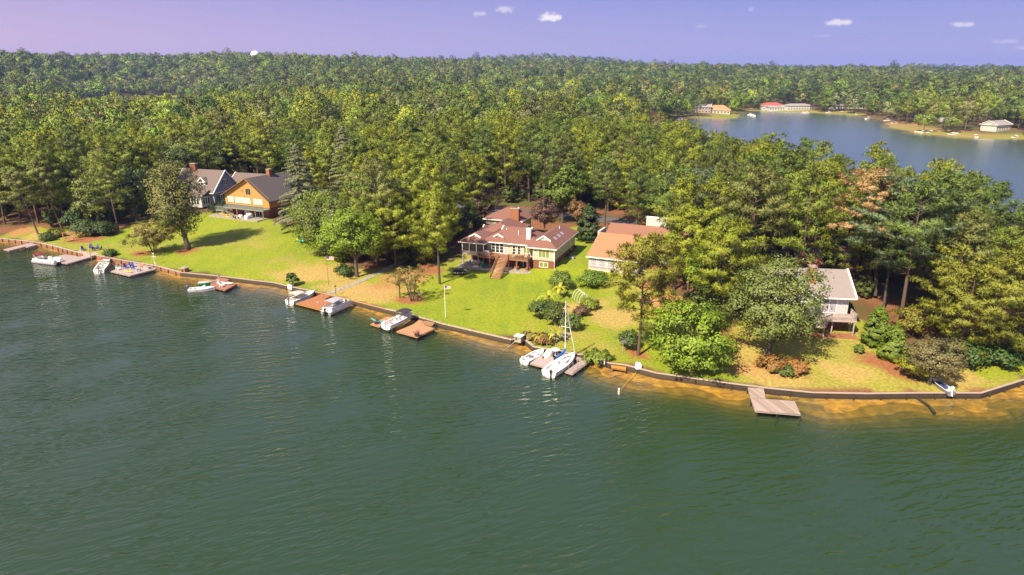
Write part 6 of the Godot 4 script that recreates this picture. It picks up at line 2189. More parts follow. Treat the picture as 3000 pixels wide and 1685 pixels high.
func docks() -> void:
	var y := 0.42
	dock("pale narrow dock beside the maroon topped boat", [[Vector3(-129.06, 0.40, -177.89), Vector3(-125.83, 0.40, -176.00), Vector3(-126.54, 0.40, -173.53), Vector3(-127.58, 0.40, -174.04), Vector3(-128.80, 0.40, -169.64), Vector3(-131.20, 0.40, -171.01)]], y, "wood_pale", Vector3(0.5, 0, 0.86), false, "wood_pale")
	dock("pale broad dock joined to the patio of blue chairs", [[Vector3(-113.39, 0.40, -163.58), Vector3(-112.02, 0.40, -165.90), Vector3(-107.10, 0.40, -163.48), Vector3(-106.12, 0.40, -166.16), Vector3(-103.75, 0.40, -164.61), Vector3(-106.15, 0.40, -157.20), Vector3(-110.43, 0.40, -159.36)]], y, "wood_pale", Vector3(0.5, 0, 0.86), false, "wood_pale")
	dock("pale dock carrying blue and white chairs and a yellow kayak", [[Vector3(-92.07, 0.45, -150.59), Vector3(-85.81, 0.45, -147.00), Vector3(-82.65, 0.45, -152.45), Vector3(-84.88, 0.45, -154.84), Vector3(-90.10, 0.45, -157.54)]], 0.45, "wood_pale", Vector3(0.86, 0, -0.5), false, "wood_pale", 2.4, 0.24)
	dock("red brown dock with white chairs and a paddle board", [[Vector3(-60.16, 0.40, -136.29), Vector3(-59.40, 0.40, -140.82), Vector3(-62.48, 0.40, -143.30), Vector3(-62.45, 0.40, -144.44), Vector3(-65.28, 0.40, -145.81), Vector3(-65.61, 0.40, -142.47), Vector3(-64.63, 0.40, -139.41)]], 0.42, "wood_red", Vector3(0.86, 0, 0.4), false, "wood_red", 2.8)
	dock("rust red dock between the deck boat and the grey topped pontoon boat", [[Vector3(-42.68, 0.45, -127.70), Vector3(-36.80, 0.45, -123.91), Vector3(-33.63, 0.45, -127.60), Vector3(-37.71, 0.45, -130.32), Vector3(-36.87, 0.50, -132.37), Vector3(-39.11, 0.50, -133.79), Vector3(-40.31, 0.45, -131.34)]], 0.48, "wood_orange", Vector3(0.9, 0, 0.43), true, "wood_yellow", 2.8, 0.24)
	dock("tan dock of the boat lift with a flower ball", [[Vector3(-20.33, 0.45, -112.41), Vector3(-16.33, 0.45, -109.68), Vector3(-13.81, 0.45, -113.84), Vector3(-15.95, 0.45, -115.66), Vector3(-16.15, 0.45, -117.51), Vector3(-17.17, 0.45, -118.21), Vector3(-17.84, 0.45, -115.99)], [Vector3(-25.64, 0.45, -116.12), Vector3(-23.75, 0.45, -114.72), Vector3(-21.58, 0.45, -118.92), Vector3(-23.15, 0.45, -120.07)]], 0.48, "wood_tan", Vector3(0.88, 0, 0.47), true, "wood_tan", 2.8, 0.24)
	dock("pale dock under the covered jet ski", [[Vector3(2.88, 0.40, -98.70), Vector3(5.39, 0.40, -96.98), Vector3(6.78, 0.40, -98.89), Vector3(6.43, 0.40, -102.67), Vector3(5.30, 0.40, -103.16)]], 0.42, "wood_pale", Vector3(0.88, 0, 0.47), false, "wood_weathered", 2.4)
	dock("narrow grey finger dock beside the sailing boat", [[Vector3(8.11, 0.40, -95.60), Vector3(9.12, 0.40, -94.71), Vector3(12.23, 0.40, -99.58), Vector3(11.39, 0.40, -100.51)], [Vector3(5.70, 0.40, -103.35), Vector3(8.82, 0.40, -102.54), Vector3(11.36, 0.40, -100.63), Vector3(11.05, 0.40, -99.92), Vector3(8.64, 0.40, -101.46), Vector3(5.85, 0.40, -102.54)]], 0.42, "wood_grey", Vector3(0.88, 0, 0.47), true, "wood_weathered", 2.6, 0.26)
	dock("weathered grey plank dock bent like an L above amber shallows", [[Vector3(34.11, 0.50, -89.90), Vector3(36.30, 0.50, -89.57), Vector3(35.48, 0.50, -86.37), Vector3(33.45, 0.50, -86.62)], [Vector3(33.43, 0.50, -86.54), Vector3(39.21, 0.50, -85.63), Vector3(38.48, 0.50, -81.75), Vector3(32.77, 0.50, -82.77)]], 0.5, "wood_weathered", Vector3(0.24, 0, 0.97), true, "wood_grey", 2.4, 0.24)
	dock("small orange landing stage at the weathered seawall", [[Vector3(15.45, 0.30, -98.44), Vector3(17.73, 0.30, -97.46), Vector3(17.52, 0.30, -96.34), Vector3(15.49, 0.30, -97.26)]], 0.35, "wood_yellow", Vector3(0.2, 0, 0.98), false, "wood_orange", 2.0, 0.2, "landing_stage")


func far_boats() -> void:
	var spots := [Vector3(162.82, 0.00, -680.44), Vector3(255.11, 0.00, -751.85), Vector3(252.40, 0.00, -734.10), Vector3(329.17, 0.00, -796.73), Vector3(330.27, 0.00, -790.00), Vector3(355.56, 0.00, -790.00), Vector3(370.12, 0.00, -790.00), Vector3(370.81, 0.00, -757.95), Vector3(350.18, 0.00, -690.55), Vector3(353.87, 0.00, -661.08), Vector3(341.87, 0.00, -625.42), Vector3(309.97, 0.00, -531.73), Vector3(309.09, 0.00, -525.65), Vector3(315.00, 0.00, -525.65), Vector3(320.98, 0.00, -508.19), Vector3(321.74, 0.00, -505.39), Vector3(327.31, 0.00, -491.82), Vector3(351.84, 0.00, -486.59)]
	var looks := ["far white boat before the treed bank beside the lake arm", "far white boat at the tip of the wooded point", "far white boat moored outside the one at the wooded point", "far white boat at the landing below the arched house", "far white boat beside the landing below the arched house", "far white boat between the small cottage and the tall house", "far white boat below the lawn of the tall brown roofed house", "far white boat at the sandy bank beyond the brown roofed house", "far white boat on the bank under leaning shore pines", "far white boat at the foot of the shore pines", "far white boat by the round eastern lawn", "far white boat with a green dock at the eastern lawn", "far white boat next to the green roofed dock", "far white boat alone between two eastern docks", "far white boat at the dock of the far white house", "far white boat behind the dock of the far white house", "far white low boat at the eastern bank", "far white boat at the eastern end of the bank"]
	for i in spots.size():
		var a := 0.7 * i
		var p: Vector3 = spots[i]
		var d := Vector3(cos(a) * 0.8, 0, sin(a) * 0.4).normalized() * 3.2
		var o := afloat("far_boat", looks[i], "boat", p - d, p + d, "boats moored along the far shore")
		hull(o, 6.4, 2.4, 0.9, "gelcoat", 2.4, 0.1, 0.6, 0.3)
		bimini(o, -1.5, 1.0, 1.0, 2.2, 0.9, "canvas_white" if i != 11 else "plastic_green")


# ------------------------------------------------------------------ smaller things

func lawn_chair(label: String, at: Vector3, yaw: float, m: String, group := "", called := "lawn_chair") -> void:
	var o := thing(called, label, "chair", at, yaw, group)
	var s := Acc.new()
	s.box(Vector3(0, 0.36, 0.05), Vector3(0.6, 0.05, 0.62), Basis(Vector3.RIGHT, 0.2))
	part(o, "seat", s, m)
	for k in 5:
		var b := Acc.new()
		b.box(Vector3((k - 2) * 0.125, 0.72 + 0.04 * (2 - absi(k - 2)), -0.36), Vector3(0.115, 0.84, 0.03), Basis(Vector3.RIGHT, -0.35))
		part(o, "back_slat", b, m)
	for x in [-0.36, 0.36]:
		var a := Acc.new()
		a.span(x - 0.07, x + 0.07, 0.56, 0.6, -0.4, 0.42)
		part(o, "armrest", a, m)
		for z in [0.34, -0.3]:
			var l := Acc.new()
			l.span(x - 0.05, x + 0.05, 0.0, 0.558, z - 0.04, z + 0.04)
			part(o, "leg", l, m)


func pole(called: String, label: String, category: String, at: Vector3, h: float, r: float, m: String, lean := 0.0) -> Node3D:
	var o := thing(called, label, category, at)
	var a := Acc.new()
	a.tube(Vector3.ZERO, Vector3(lean, h, 0), r, r * 0.8, 7)
	part(o, "pole", a, m)
	return o


func flower_pot(label: String, at: Vector3, r: float, c: Color, pot: String) -> void:
	var o := thing("flower_pot", label, "flower pot", at)
	var p := Acc.new()
	p.tube(Vector3.ZERO, Vector3(0, 0.34, 0), r * 0.4, r * 0.6, 10)
	part(o, "pot", p, pot)
	var f := Acc.new()
	for i in 12:
		leaves(f, Vector3(0, 0.36 + r * 0.35, 0) + on_ball() * r * 0.5, Vector3.ONE * r * 0.45, 22, 0.08, c)
	part(o, "blossom", f, "leaf")


func build_things() -> void:
	# patio and chairs by the shore
	var pts := [Vector3(-110.22, 0.68, -167.74), Vector3(-110.28, 0.68, -172.13), Vector3(-102.60, 0.68, -168.38), Vector3(-103.77, 0.68, -162.94)]
	var slab := Acc.new()
	slab.quad(pts[0], pts[1], pts[2], pts[3], Vector3.UP)
	for k in 4:
		var p: Vector3 = pts[k]
		var q: Vector3 = pts[(k + 1) % 4]
		slab.quad(p, q, q - Vector3(0, 0.6, 0), p - Vector3(0, 0.6, 0), (p + q) / 2 - (pts[0] + pts[2]) / 2)
	slab.v = slab.v
	var so := part(self, "pavement", slab, "concrete_cream")
	so.set_meta("kind", "structure")
	var y := Vector3(0, 0.005, 0)
	lawn_chair("dull blue slatted chair at the seawall corner of the pale patio", Vector3(-108.96, 0.68, -168.55) + y, 70.0, "plastic_blue_dull", "blue chairs on the shore patio")
	lawn_chair("dull blue slatted chair at the lawn edge of the pale patio", Vector3(-108.36, 0.68, -170.74) + y, 30.0, "plastic_blue_dull", "blue chairs on the shore patio")
	lawn_chair("dull blue slatted chair in the middle of the pale patio", Vector3(-106.24, 0.68, -168.28) + y, -150.0, "plastic_blue_dull", "blue chairs on the shore patio")
	lawn_chair("dull blue slatted chair near the post of the pale patio", Vector3(-106.60, 0.68, -170.18) + y, -30.0, "plastic_blue_dull", "blue chairs on the shore patio")
	lawn_chair("dull blue slatted chair at the bush end of the pale patio", Vector3(-105.09, 0.68, -169.09) + y, -80.0, "plastic_blue_dull", "blue chairs on the shore patio")
	pole("patio_post", "wooden post at the lawn corner of the pale patio", "post", Vector3(-109.66, 0.68, -172.24), 1.1, 0.09, "wood_weathered")
	pole("patio_post", "wooden post at the bush corner of the pale patio", "post", Vector3(-102.78, 0.68, -168.55), 1.5, 0.1, "wood_weathered")
	pole("patio_post", "weathered post at the walkway of the pale patio", "post", Vector3(-104.01, 0.50, -162.95), 2.0, 0.12, "wood_weathered")
	# the dock of blue chairs
	var d := 0.465
	lawn_chair("bright blue chair on the dock beside the white chair", Vector3(-89.79, 0.46, -152.89), 60.0, "plastic_blue", "blue chairs on the dock")
	lawn_chair("bright blue chair on the dock near the salmon chair", Vector3(-88.87, 0.46, -153.84), 20.0, "plastic_blue", "blue chairs on the dock")
	lawn_chair("white slatted chair at the water end of the chair dock", Vector3(-90.90, 0.46, -151.71), 70.0, "plastic_white")
	lawn_chair("salmon pink slatted chair on the chair dock", Vector3(-86.70, 0.46, -154.17), -50.0, "plastic_salmon")
	var st := thing("foot_stool", "bright blue stool between the blue dock chairs", "stool", Vector3(-87.86, 0.46, -152.18), 20.0)
	boxed(st, "top", "plastic_blue", -0.3, 0.3, 0.3, 0.36, -0.25, 0.25)
	for q in [[-0.25, -0.2], [0.25, -0.2], [-0.25, 0.2], [0.25, 0.2]]:
		boxed(st, "leg", "plastic_blue", q[0] - 0.03, q[0] + 0.03, 0.0, 0.298, q[1] - 0.03, q[1] + 0.03)
	var tb := thing("side_table", "small dull blue table behind the yellow kayak", "table", Vector3(-85.54, 0.46, -150.56), 20.0)
	boxed(tb, "top", "plastic_blue_dull", -0.4, 0.4, 0.42, 0.47, -0.28, 0.28)
	for q in [[-0.34, -0.22], [0.34, -0.22], [-0.34, 0.22], [0.34, 0.22]]:
		boxed(tb, "leg", "plastic_blue_dull", q[0] - 0.03, q[0] + 0.03, 0.0, 0.418, q[1] - 0.03, q[1] + 0.03)
	var bx := thing("dock_box", "low pale storage box on the chair dock", "box", Vector3(-84.87, 0.46, -152.89), -32.0)
	boxed(bx, "body", "wood_pale", -1.1, 1.1, 0.0, 0.45, -0.35, 0.35)
	boxed(bx, "lid", "wood_grey", -1.15, 1.15, 0.453, 0.51, -0.4, 0.4)
	pole("mooring_pole", "tall thin pole behind the chair dock", "pole", Vector3(-89.82, 0.32, -157.70), 3.2, 0.06, "wood_tan")
	var lp := pole("dock_lamp", "white lamp pole with a cross arm at the chair dock", "lamp post", Vector3(-84.45, -0.12, -155.64), 3.3, 0.06, "white_metal")
	boxed(lp, "arm", "white_metal", -0.5, 0.5, 2.6, 2.68, -0.04, 0.04)
	boxed(lp, "lamp_head", "white_paint", -0.12, 0.12, 3.3, 3.55, -0.12, 0.12)
	var br := Acc.new()
	br.bar(Vector3(0.05, 1.3, 0), Vector3(0.9, 0.0, 0.3), 0.07)
	part(lp, "brace", br, "white_metal")
	# swing
	var sw := thing("garden_swing", "wooden bench swing hanging in a square frame", "swing", Vector3(-118.12, 0.82, -177.76), 20.0)
	for x in [-1.35, 1.35]:
		boxed(sw, "post", "wood_tan", x - 0.09, x + 0.09, -0.2, 2.35, -0.09, 0.09)
	boxed(sw, "beam", "wood_tan", -1.6, 1.6, 2.353, 2.55, -0.09, 0.09)
	boxed(sw, "seat", "wood_tan", -0.95, 0.95, 0.5, 0.56, -0.2, 0.3)
	boxed(sw, "backrest", "wood_tan", -0.95, 0.95, 0.62, 1.15, -0.28, -0.22)
	for x in [-0.9, 0.9]:
		var c := Acc.new()
		c.tube(Vector3(x, 0.55, 0.0), Vector3(x, 2.36, 0.0), 0.02, 0.02, 4)
		part(sw, "chain", c, "grey_plastic")
	var cart := thing("dock_bin", "small blue grey bin beside the dark bush", "bin", Vector3(-121.56, 0.00, -175.76), 10.0)
	boxed(cart, "body", "siding_blue", -0.6, 0.6, 0.0, 0.6, -0.4, 0.4)
	boxed(cart, "lid", "vinyl_grey", -0.65, 0.65, 0.603, 0.68, -0.45, 0.45)
	# pump houses
	var ph := thing("pump_house", "little brick pump house with a grey slab roof", "pump house", Vector3(-74.62, 0.63, -149.59), -20.0)
	boxed(ph, "wall", "brick_orange", -0.7, 0.7, -0.3, 0.85, -0.6, 0.6)
	boxed(ph, "roof", "concrete", -0.85, 0.85, 0.853, 1.0, -0.75, 0.75)
	boxed(ph, "door", "wood_dark", -0.25, 0.25, 0.0, 0.6, 0.601, 0.63)
	var pb := thing("pump_box", "concrete pump box with a flat lid at the wall's corner", "pump box", Vector3(1.20, 0.60, -107.53), -30.0)
	boxed(pb, "wall", "concrete", -0.6, 0.6, -0.1, 0.95, -0.5, 0.5)
	boxed(pb, "lid", "white_paint", -0.72, 0.72, 0.953, 1.05, -0.62, 0.62)
	boxed(pb, "opening", "black_plastic", -0.4, -0.15, 0.35, 0.75, 0.501, 0.52)
	var wl := thing("shore_box", "white equipment box on the weathered seawall", "box", Vector3(19.37, 0.60, -96.30), 10.0)
	boxed(wl, "body", "plastic_white", -0.4, 0.4, 0.0, 0.8, -0.35, 0.35)
	var wlt := Acc.new()
	wlt.ball(Vector3(0, 0.8, 0), Vector3(0.42, 0.3, 0.36), 10)
	part(wl, "dome_lid", wlt, "plastic_white")
	var pl := thing("white_planter", "white box planter holding a leafy bush at the seawall", "planter", Vector3(-46.98, 0.27, -138.34), -20.0)
	boxed(pl, "box", "plastic_white", -0.5, 0.5, -0.2, 0.9, -0.4, 0.4)
	boxed(pl, "soil", "wood_dark", -0.44, 0.44, 0.86, 0.905, -0.34, 0.34)
	# posts and flags
	var fp := pole("flag_pole", "dark pole flying a small striped flag on the wide lawn", "flagpole", Vector3(-39.04, 0.71, -138.87), 6.6, 0.05, "grey_plastic")
	flag(fp, 6.4, 1.5, 0.85)
	var fw := pole("flag_pole", "tall white pole with a flag on the flat lawn", "flagpole", Vector3(-12.33, 0.63, -118.95), 6.3, 0.06, "white_metal")
	flag(fw, 6.2, 1.1, 0.65)
	var la := pole("path_lamp", "black lamp post beside the concrete path", "lamp post", Vector3(-35.98, 0.62, -132.61), 1.7, 0.05, "black_plastic")
	boxed(la, "lamp_head", "black_plastic", -0.12, 0.12, 1.7, 2.0, -0.12, 0.12)
	pole("lawn_stake", "pale thin post in the tall tree's shadow", "post", Vector3(-72.24, 1.38, -165.71), 1.6, 0.05, "wood_pale")
	pole("wall_post", "short wooden post by the red brown dock", "post", Vector3(-65.47, 0.26, -145.93), 0.9, 0.12, "wood_weathered")
	pole("wall_post", "short white post by the landing stage", "post", Vector3(14.42, 0.55, -98.08), 0.9, 0.09, "white_metal")
	var bs := pole("dock_sign", "thin post with a small dark board beside the waterside pine", "sign", Vector3(17.91, 0.65, -102.29), 1.7, 0.05, "wood_weathered")
	boxed(bs, "board", "grey_plastic", -0.4, 0.4, 1.7, 2.2, -0.04, 0.04)
	for q in [[Vector3(4.46, 0.40, -101.22), "steel mooring pole by the open skiff"], [Vector3(5.69, 0.40, -103.16), "steel mooring pole by the covered jet ski"], [Vector3(8.77, 0.40, -97.09), "steel mooring pole at the sailing boat's side"], [Vector3(10.03, 0.40, -96.87), "steel mooring pole on the outer edge of the finger dock"], [Vector3(11.39, 0.40, -98.66), "steel mooring pole at the shore end of the finger dock"], [Vector3(9.27, 0.40, -95.45), "steel mooring pole at the finger dock's outer end"]]:
		pole("mooring_pole", q[1], "pole", (q[0] as Vector3) + Vector3(0, -1.4, 0), 3.1, 0.05, "aluminium")
	for q in [[Vector3(-14.94, 0.60, -116.69), "thin rail post at the boat lift dock's steps"], [Vector3(-38.04, 0.50, -130.68), "thin rail post at the rust red dock's gangway"], [Vector3(-37.99, 0.50, -133.26), "thin rail post at the gangway's lawn end"]]:
		pole("rail_post", q[1], "post", q[0], 1.1, 0.04, "grey_plastic")
	var ds := thing("dock_steps", "dark wooden steps from the lawn to the tan dock", "steps", Vector3(-15.02, 0.30, -116.52), -28.0)
	for k in 3:
		boxed(ds, "tread", "wood_tan", -1.2, 1.2, 0.1 + 0.12 * k, 0.16 + 0.12 * k, 0.6 - 0.35 * k, 0.9 - 0.35 * k)
	for x in [-1.2, 1.2]:
		var sg := Acc.new()
		sg.bar(Vector3(x, 0.02, 0.9), Vector3(x, 0.42, -0.3), 0.08, 0.2)
		part(ds, "stringer", sg, "wood_dark")
	# dock chairs and table
	lawn_chair("white reclining chair on the red brown dock beside the paddle board", Vector3(-62.75, 0.44, -140.09), 60.0, "plastic_white", "white chairs on the red brown dock")
	lawn_chair("white reclining chair on the red brown dock near the motor boat", Vector3(-61.71, 0.44, -138.69), 70.0, "plastic_white", "white chairs on the red brown dock")
	var rt := thing("round_table", "round white table beside the covered jet ski", "table", Vector3(6.96, 0.43, -101.87), 0.0)
	var rr := Acc.new()
	rr.tube(Vector3(0, 0.95, 0), Vector3(0, 1.02, 0), 0.72, 0.72, 18)
	part(rt, "table_top", rr, "plastic_white")
	for k in 4:
		var lg := Acc.new()
		lg.tube(Vector3(cos(k * PI / 2) * 0.5, 0, sin(k * PI / 2) * 0.5), Vector3(cos(k * PI / 2) * 0.4, 0.948, sin(k * PI / 2) * 0.4), 0.035, 0.035, 5)
		part(rt, "leg", lg, "plastic_white")
	# flowers
	flower_pot("pot of dull red flowers at the tan dock's corner", Vector3(-16.47, 0.49, -110.08), 0.75, Color(0.24, 0.07, 0.09), "wood_dark")
	flower_pot("pot of pink red flowers beside the turquoise kayak", Vector3(-24.61, 0.49, -116.02), 0.65, Color(0.26, 0.08, 0.09), "wood_dark")
	flower_pot("pot of purple flowers at the porch end of the patio", Vector3(-7.79, 1.77, -150.13), 0.65, Color(0.20, 0.06, 0.28), "wood_dark")
	flower_pot("pot of magenta flowers at the brick end of the patio", Vector3(3.44, 1.60, -146.79), 0.65, Color(0.50, 0.03, 0.35), "wood_dark")
	flower_pot("pot of rose flowers beside the stair foot", Vector3(1.30, 1.60, -147.62), 0.5, Color(0.42, 0.10, 0.12), "wood_dark")
	house_furniture()
	garden()
	water_things()
	skyline()
	person()


func flag(fp: Node3D, y: float, w: float, h: float) -> void:
	var f := Acc.new()
	for k in 7:
		f.col = Color(0.42, 0.03, 0.04) if k % 2 == 0 else Color(0.72, 0.70, 0.68)
		f.box(Vector3(w / 2, y - h * (k + 0.5) / 7, 0.02), Vector3(w, h / 7, 0.012))
	f.col = Color(0.04, 0.05, 0.20)
	f.box(Vector3(w * 0.2, y - h * 0.28, 0.02), Vector3(w * 0.4, h * 0.56, 0.03))
	part(fp, "flag", f, "painted")


func house_furniture() -> void:
	# on the deck and patio of the cream house; places in the house's own axes
	var t := Transform3D(Basis(Vector3.UP, deg_to_rad(-20.0)), Vector3(-11.4, 1.75, -152.3))
	var g := thing("covered_grill", "covered white grill on the house deck", "grill", t * Vector3(6.0, 2.6, 0.2), -20.0)
	var a := Acc.new()
	a.ball(Vector3(0, 0.85, 0), Vector3(0.75, 0.4, 0.45), 12)
	part(g, "hood", a, "canvas_white")
	boxed(g, "skirt", "canvas_beige", -0.72, 0.72, 0.0, 0.85, -0.42, 0.42)
	var tb := thing("deck_table", "rose coloured dining table on the house deck", "table", t * Vector3(14.0, 2.6, -0.3), -20.0)
	boxed(tb, "top", "plastic_salmon", -0.9, 0.9, 0.7, 0.76, -0.5, 0.5)
	for q in [[-0.8, -0.4], [0.8, -0.4], [-0.8, 0.4], [0.8, 0.4]]:
		boxed(tb, "leg", "wood_dark", q[0] - 0.04, q[0] + 0.04, 0.0, 0.698, q[1] - 0.04, q[1] + 0.04)
	for q in [[12.6, -0.3, 90.0, "between the table and the stair"], [14.0, -1.3, 0.0, "between the table and the windows"], [15.4, -0.3, -90.0, "between the table and the deck corner"]]:
		lawn_chair("tan chair on the house deck " + q[3], t * Vector3(q[0], 2.6, q[1]), -20.0 + q[2], "canvas_beige", "chairs round the deck table", "deck_chair")
	var bar := thing("outdoor_bar", "outdoor bar with a black cover under the screened porch", "bar", t * Vector3(2.9, 0.02, -1.0), -20.0)
	boxed(bar, "counter", "siding_cream", -1.1, 1.1, 0.0, 1.0, -0.4, 0.4)
	var c := Acc.new()
	c.ball(Vector3(0.2, 1.2, 0), Vector3(1.1, 0.35, 0.5), 12)
	part(bar, "cover", c, "canvas_dark")
	lawn_chair("dark teal chair on the patio beside the purple flowers", t * Vector3(5.4, 0.02, 1.0), 10.0, "plastic_green", "", "patio_chair")
	lawn_chair("rose chair before the sliding door", t * Vector3(13.0, 0.02, -0.6), 0.0, "plastic_salmon", "", "patio_chair")
	lawn_chair("rose chair at the brick corner of the patio", t * Vector3(15.8, 0.02, -0.6), 0.0, "plastic_salmon", "", "patio_chair")
	var ac := thing("air_conditioner", "grey air conditioner beside the brick side wall", "air conditioner", t * Vector3(23.6, 0.5, -9.0), -20.0)
	boxed(ac, "case", "vinyl_grey", -0.55, 0.55, -0.2, 1.2, -0.55, 0.55)
	boxed(ac, "fan_grille", "black_plastic", -0.45, 0.45, 1.203, 1.24, -0.45, 0.45)
	# orange house: covered things and pots on its patio
	var u := Transform3D(Basis(Vector3.UP, deg_to_rad(-25.0)), Vector3(-87.0, 2.9, -205.8))
	for q in [[9.0, 3.4, 0.8, "beside the patio's green float"], [12.0, 3.8, 1.0, "near the cedar end of the patio"], [11.6, 2.4, 1.3, "between the deck posts"]]:
		var o := thing("covered_furniture", "furniture under a pale cover " + q[3], "garden furniture", u * Vector3(q[0], 0.06, q[1]), -25.0 + q[0] * 9.0)
		var cv := Acc.new()
		var rows := []
		for k in [[0.0, 1.0], [0.55, 0.98], [0.85, 0.8], [0.95, 0.3]]:
			var row := PackedVector3Array()
			for j in 12:
				row.append(Vector3(cos(-TAU * j / 12) * q[2] * k[1], k[0] * q[2] * 1.2, sin(-TAU * j / 12) * 0.7 * q[2] * k[1]))
			rows.append(row)
		cv.grid(rows, true)
		part(o, "cover", cv, "canvas_white")
	var fl := thing("pool_float", "flat lime green float lying on the orange house patio", "float", u * Vector3(4.6, 0.06, 4.0), -10.0)
	var fa := Acc.new()
	fa.ball(Vector3(0, 0.12, 0), Vector3(0.9, 0.12, 0.4), 12)
	part(fl, "body", fa, "plastic_yellow")
	var ps := lawn_pots(u)
	ps.size()
	lawn_chair("dark red chair under the orange house deck", u * Vector3(6.4, 0.06, 1.2), -10.0, "plastic_red", "", "patio_chair")
	# trampoline
	var tr := thing("trampoline", "round inflatable trampoline with turquoise and yellow rim", "trampoline", Vector3(-53.70, 2.02, -173.93), 0.0)
	for k in 8:
		var s := Acc.new()
		for m in 4:
			var a0 := TAU * (k + m / 4.0) / 8
			var a1 := TAU * (k + (m + 1) / 4.0) / 8
			s.tube(Vector3(cos(a0) * 2.1, 0.45, sin(a0) * 2.1), Vector3(cos(a1) * 2.1, 0.45, sin(a1) * 2.1), 0.42, 0.42, 9)
		part(tr, "rim_segment", s, "plastic_teal" if k % 2 == 0 else "plastic_yellow")
	var md := Acc.new()
	md.tube(Vector3(0, 0.6, 0), Vector3(0, 0.63, 0), 1.85, 1.85, 20)
	part(tr, "mat", md, "screen_dark")


func lawn_pots(u: Transform3D) -> Array:
	var made := []
	for q in [[7.6, 4.8, "beside the covered grill"], [8.8, 5.2, "at the lawn edge"], [10.0, 5.0, "between the two covers"]]:
		flower_pot("small dark potted plant on the orange house patio " + q[2], u * Vector3(q[0], 0.06, q[1]), 0.3, Color(0.06, 0.09, 0.02), "brick")
		made.append(q)
	return made


func garden() -> void:
	# hoops of a plant tunnel
	var o := thing("garden_hoops", "white arched hoops of a bare plant tunnel", "plant tunnel", Vector3(14.18, 0.84, -126.77), 18.0)
	for k in 4:
		var h := Acc.new()
		var last := Vector3.ZERO
		for i in 13:
			var a := PI * i / 12
			var p := Vector3(cos(a) * 1.15, sin(a) * 1.9, -1.1 * k)
			if i:
				h.tube(last, p, 0.035, 0.035, 5)
			last = p
		part(o, "hoop", h, "white_metal")
	var rd := Acc.new()
	rd.bar(Vector3(0, 1.9, 0.1), Vector3(0, 1.9, -3.4), 0.05)
	part(o, "ridge_bar", rd, "white_metal")
	for q in [[Vector3(8.22, 0.67, -109.60), "pale framed raised bed beside the drooping banana plant", 1.6], [Vector3(10.53, 0.74, -117.92), "pale framed raised bed behind the rounded bush", 1.5]]:
		var b := thing("raised_bed", q[1], "garden bed", q[0], -24.0)
		for s in [-1, 1]:
			boxed(b, "side_board", "wood_pale", -q[2], q[2], -0.1, 0.4, s * 0.7 - 0.04, s * 0.7 + 0.04)
			boxed(b, "end_board", "wood_pale", s * q[2] - 0.04, s * q[2] + 0.04, -0.1, 0.398, -0.655, 0.655)
		boxed(b, "soil", "straw_bed", -q[2] + 0.04, q[2] - 0.04, 0.0, 0.3, -0.65, 0.65)
	var bl := thing("water_barrel", "dull blue barrel beside the raised bed", "barrel", Vector3(8.99, 0.66, -108.81), 0.0)
	var ba := Acc.new()
	ba.tube(Vector3.ZERO, Vector3(0, 0.9, 0), 0.32, 0.34, 12)
	part(bl, "body", ba, "plastic_blue_dull")
	var bp := Acc.new()
	bp.tube(Vector3(0, 0.902, 0), Vector3(0, 0.95, 0), 0.36, 0.36, 12)
	part(bl, "lid", bp, "vinyl_grey")
	pole("garden_post", "thin grey post in the garden bed", "post", Vector3(5.94, 0.64, -109.65), 1.9, 0.05, "aluminium")
	# a stone ring round a flower bed on the lawn
	var r := thing("ring_bed", "ring of grey stones round a dark flower bed", "flower bed", Vector3(-11.78, 1.35, -147.10), 0.0)
	var st := Acc.new()
	st.ball(Vector3.ZERO, Vector3(0.24, 0.18, 0.2), 6)
	var sm := st.mesh()
	for k in 22:
		again(r, "stone", sm, "concrete", Vector3(cos(TAU * k / 22) * 1.9, 0.05, sin(TAU * k / 22) * 1.5), Basis(Vector3.UP, k * 1.3))
	var so := Acc.new()
	so.tube(Vector3(0, -0.1, 0), Vector3(0, 0.06, 0), 1.6, 1.5, 14)
	part(r, "soil", so, "wood_dark")
	var pf := Acc.new()
	for k in 8:
		leaves(pf, Vector3(cos(k * 2.4) * 0.8, 0.35, sin(k * 2.4) * 0.6), Vector3(0.4, 0.3, 0.4), 24, 0.14, DARKLEAF)
	part(r, "foliage", pf, "leaf")


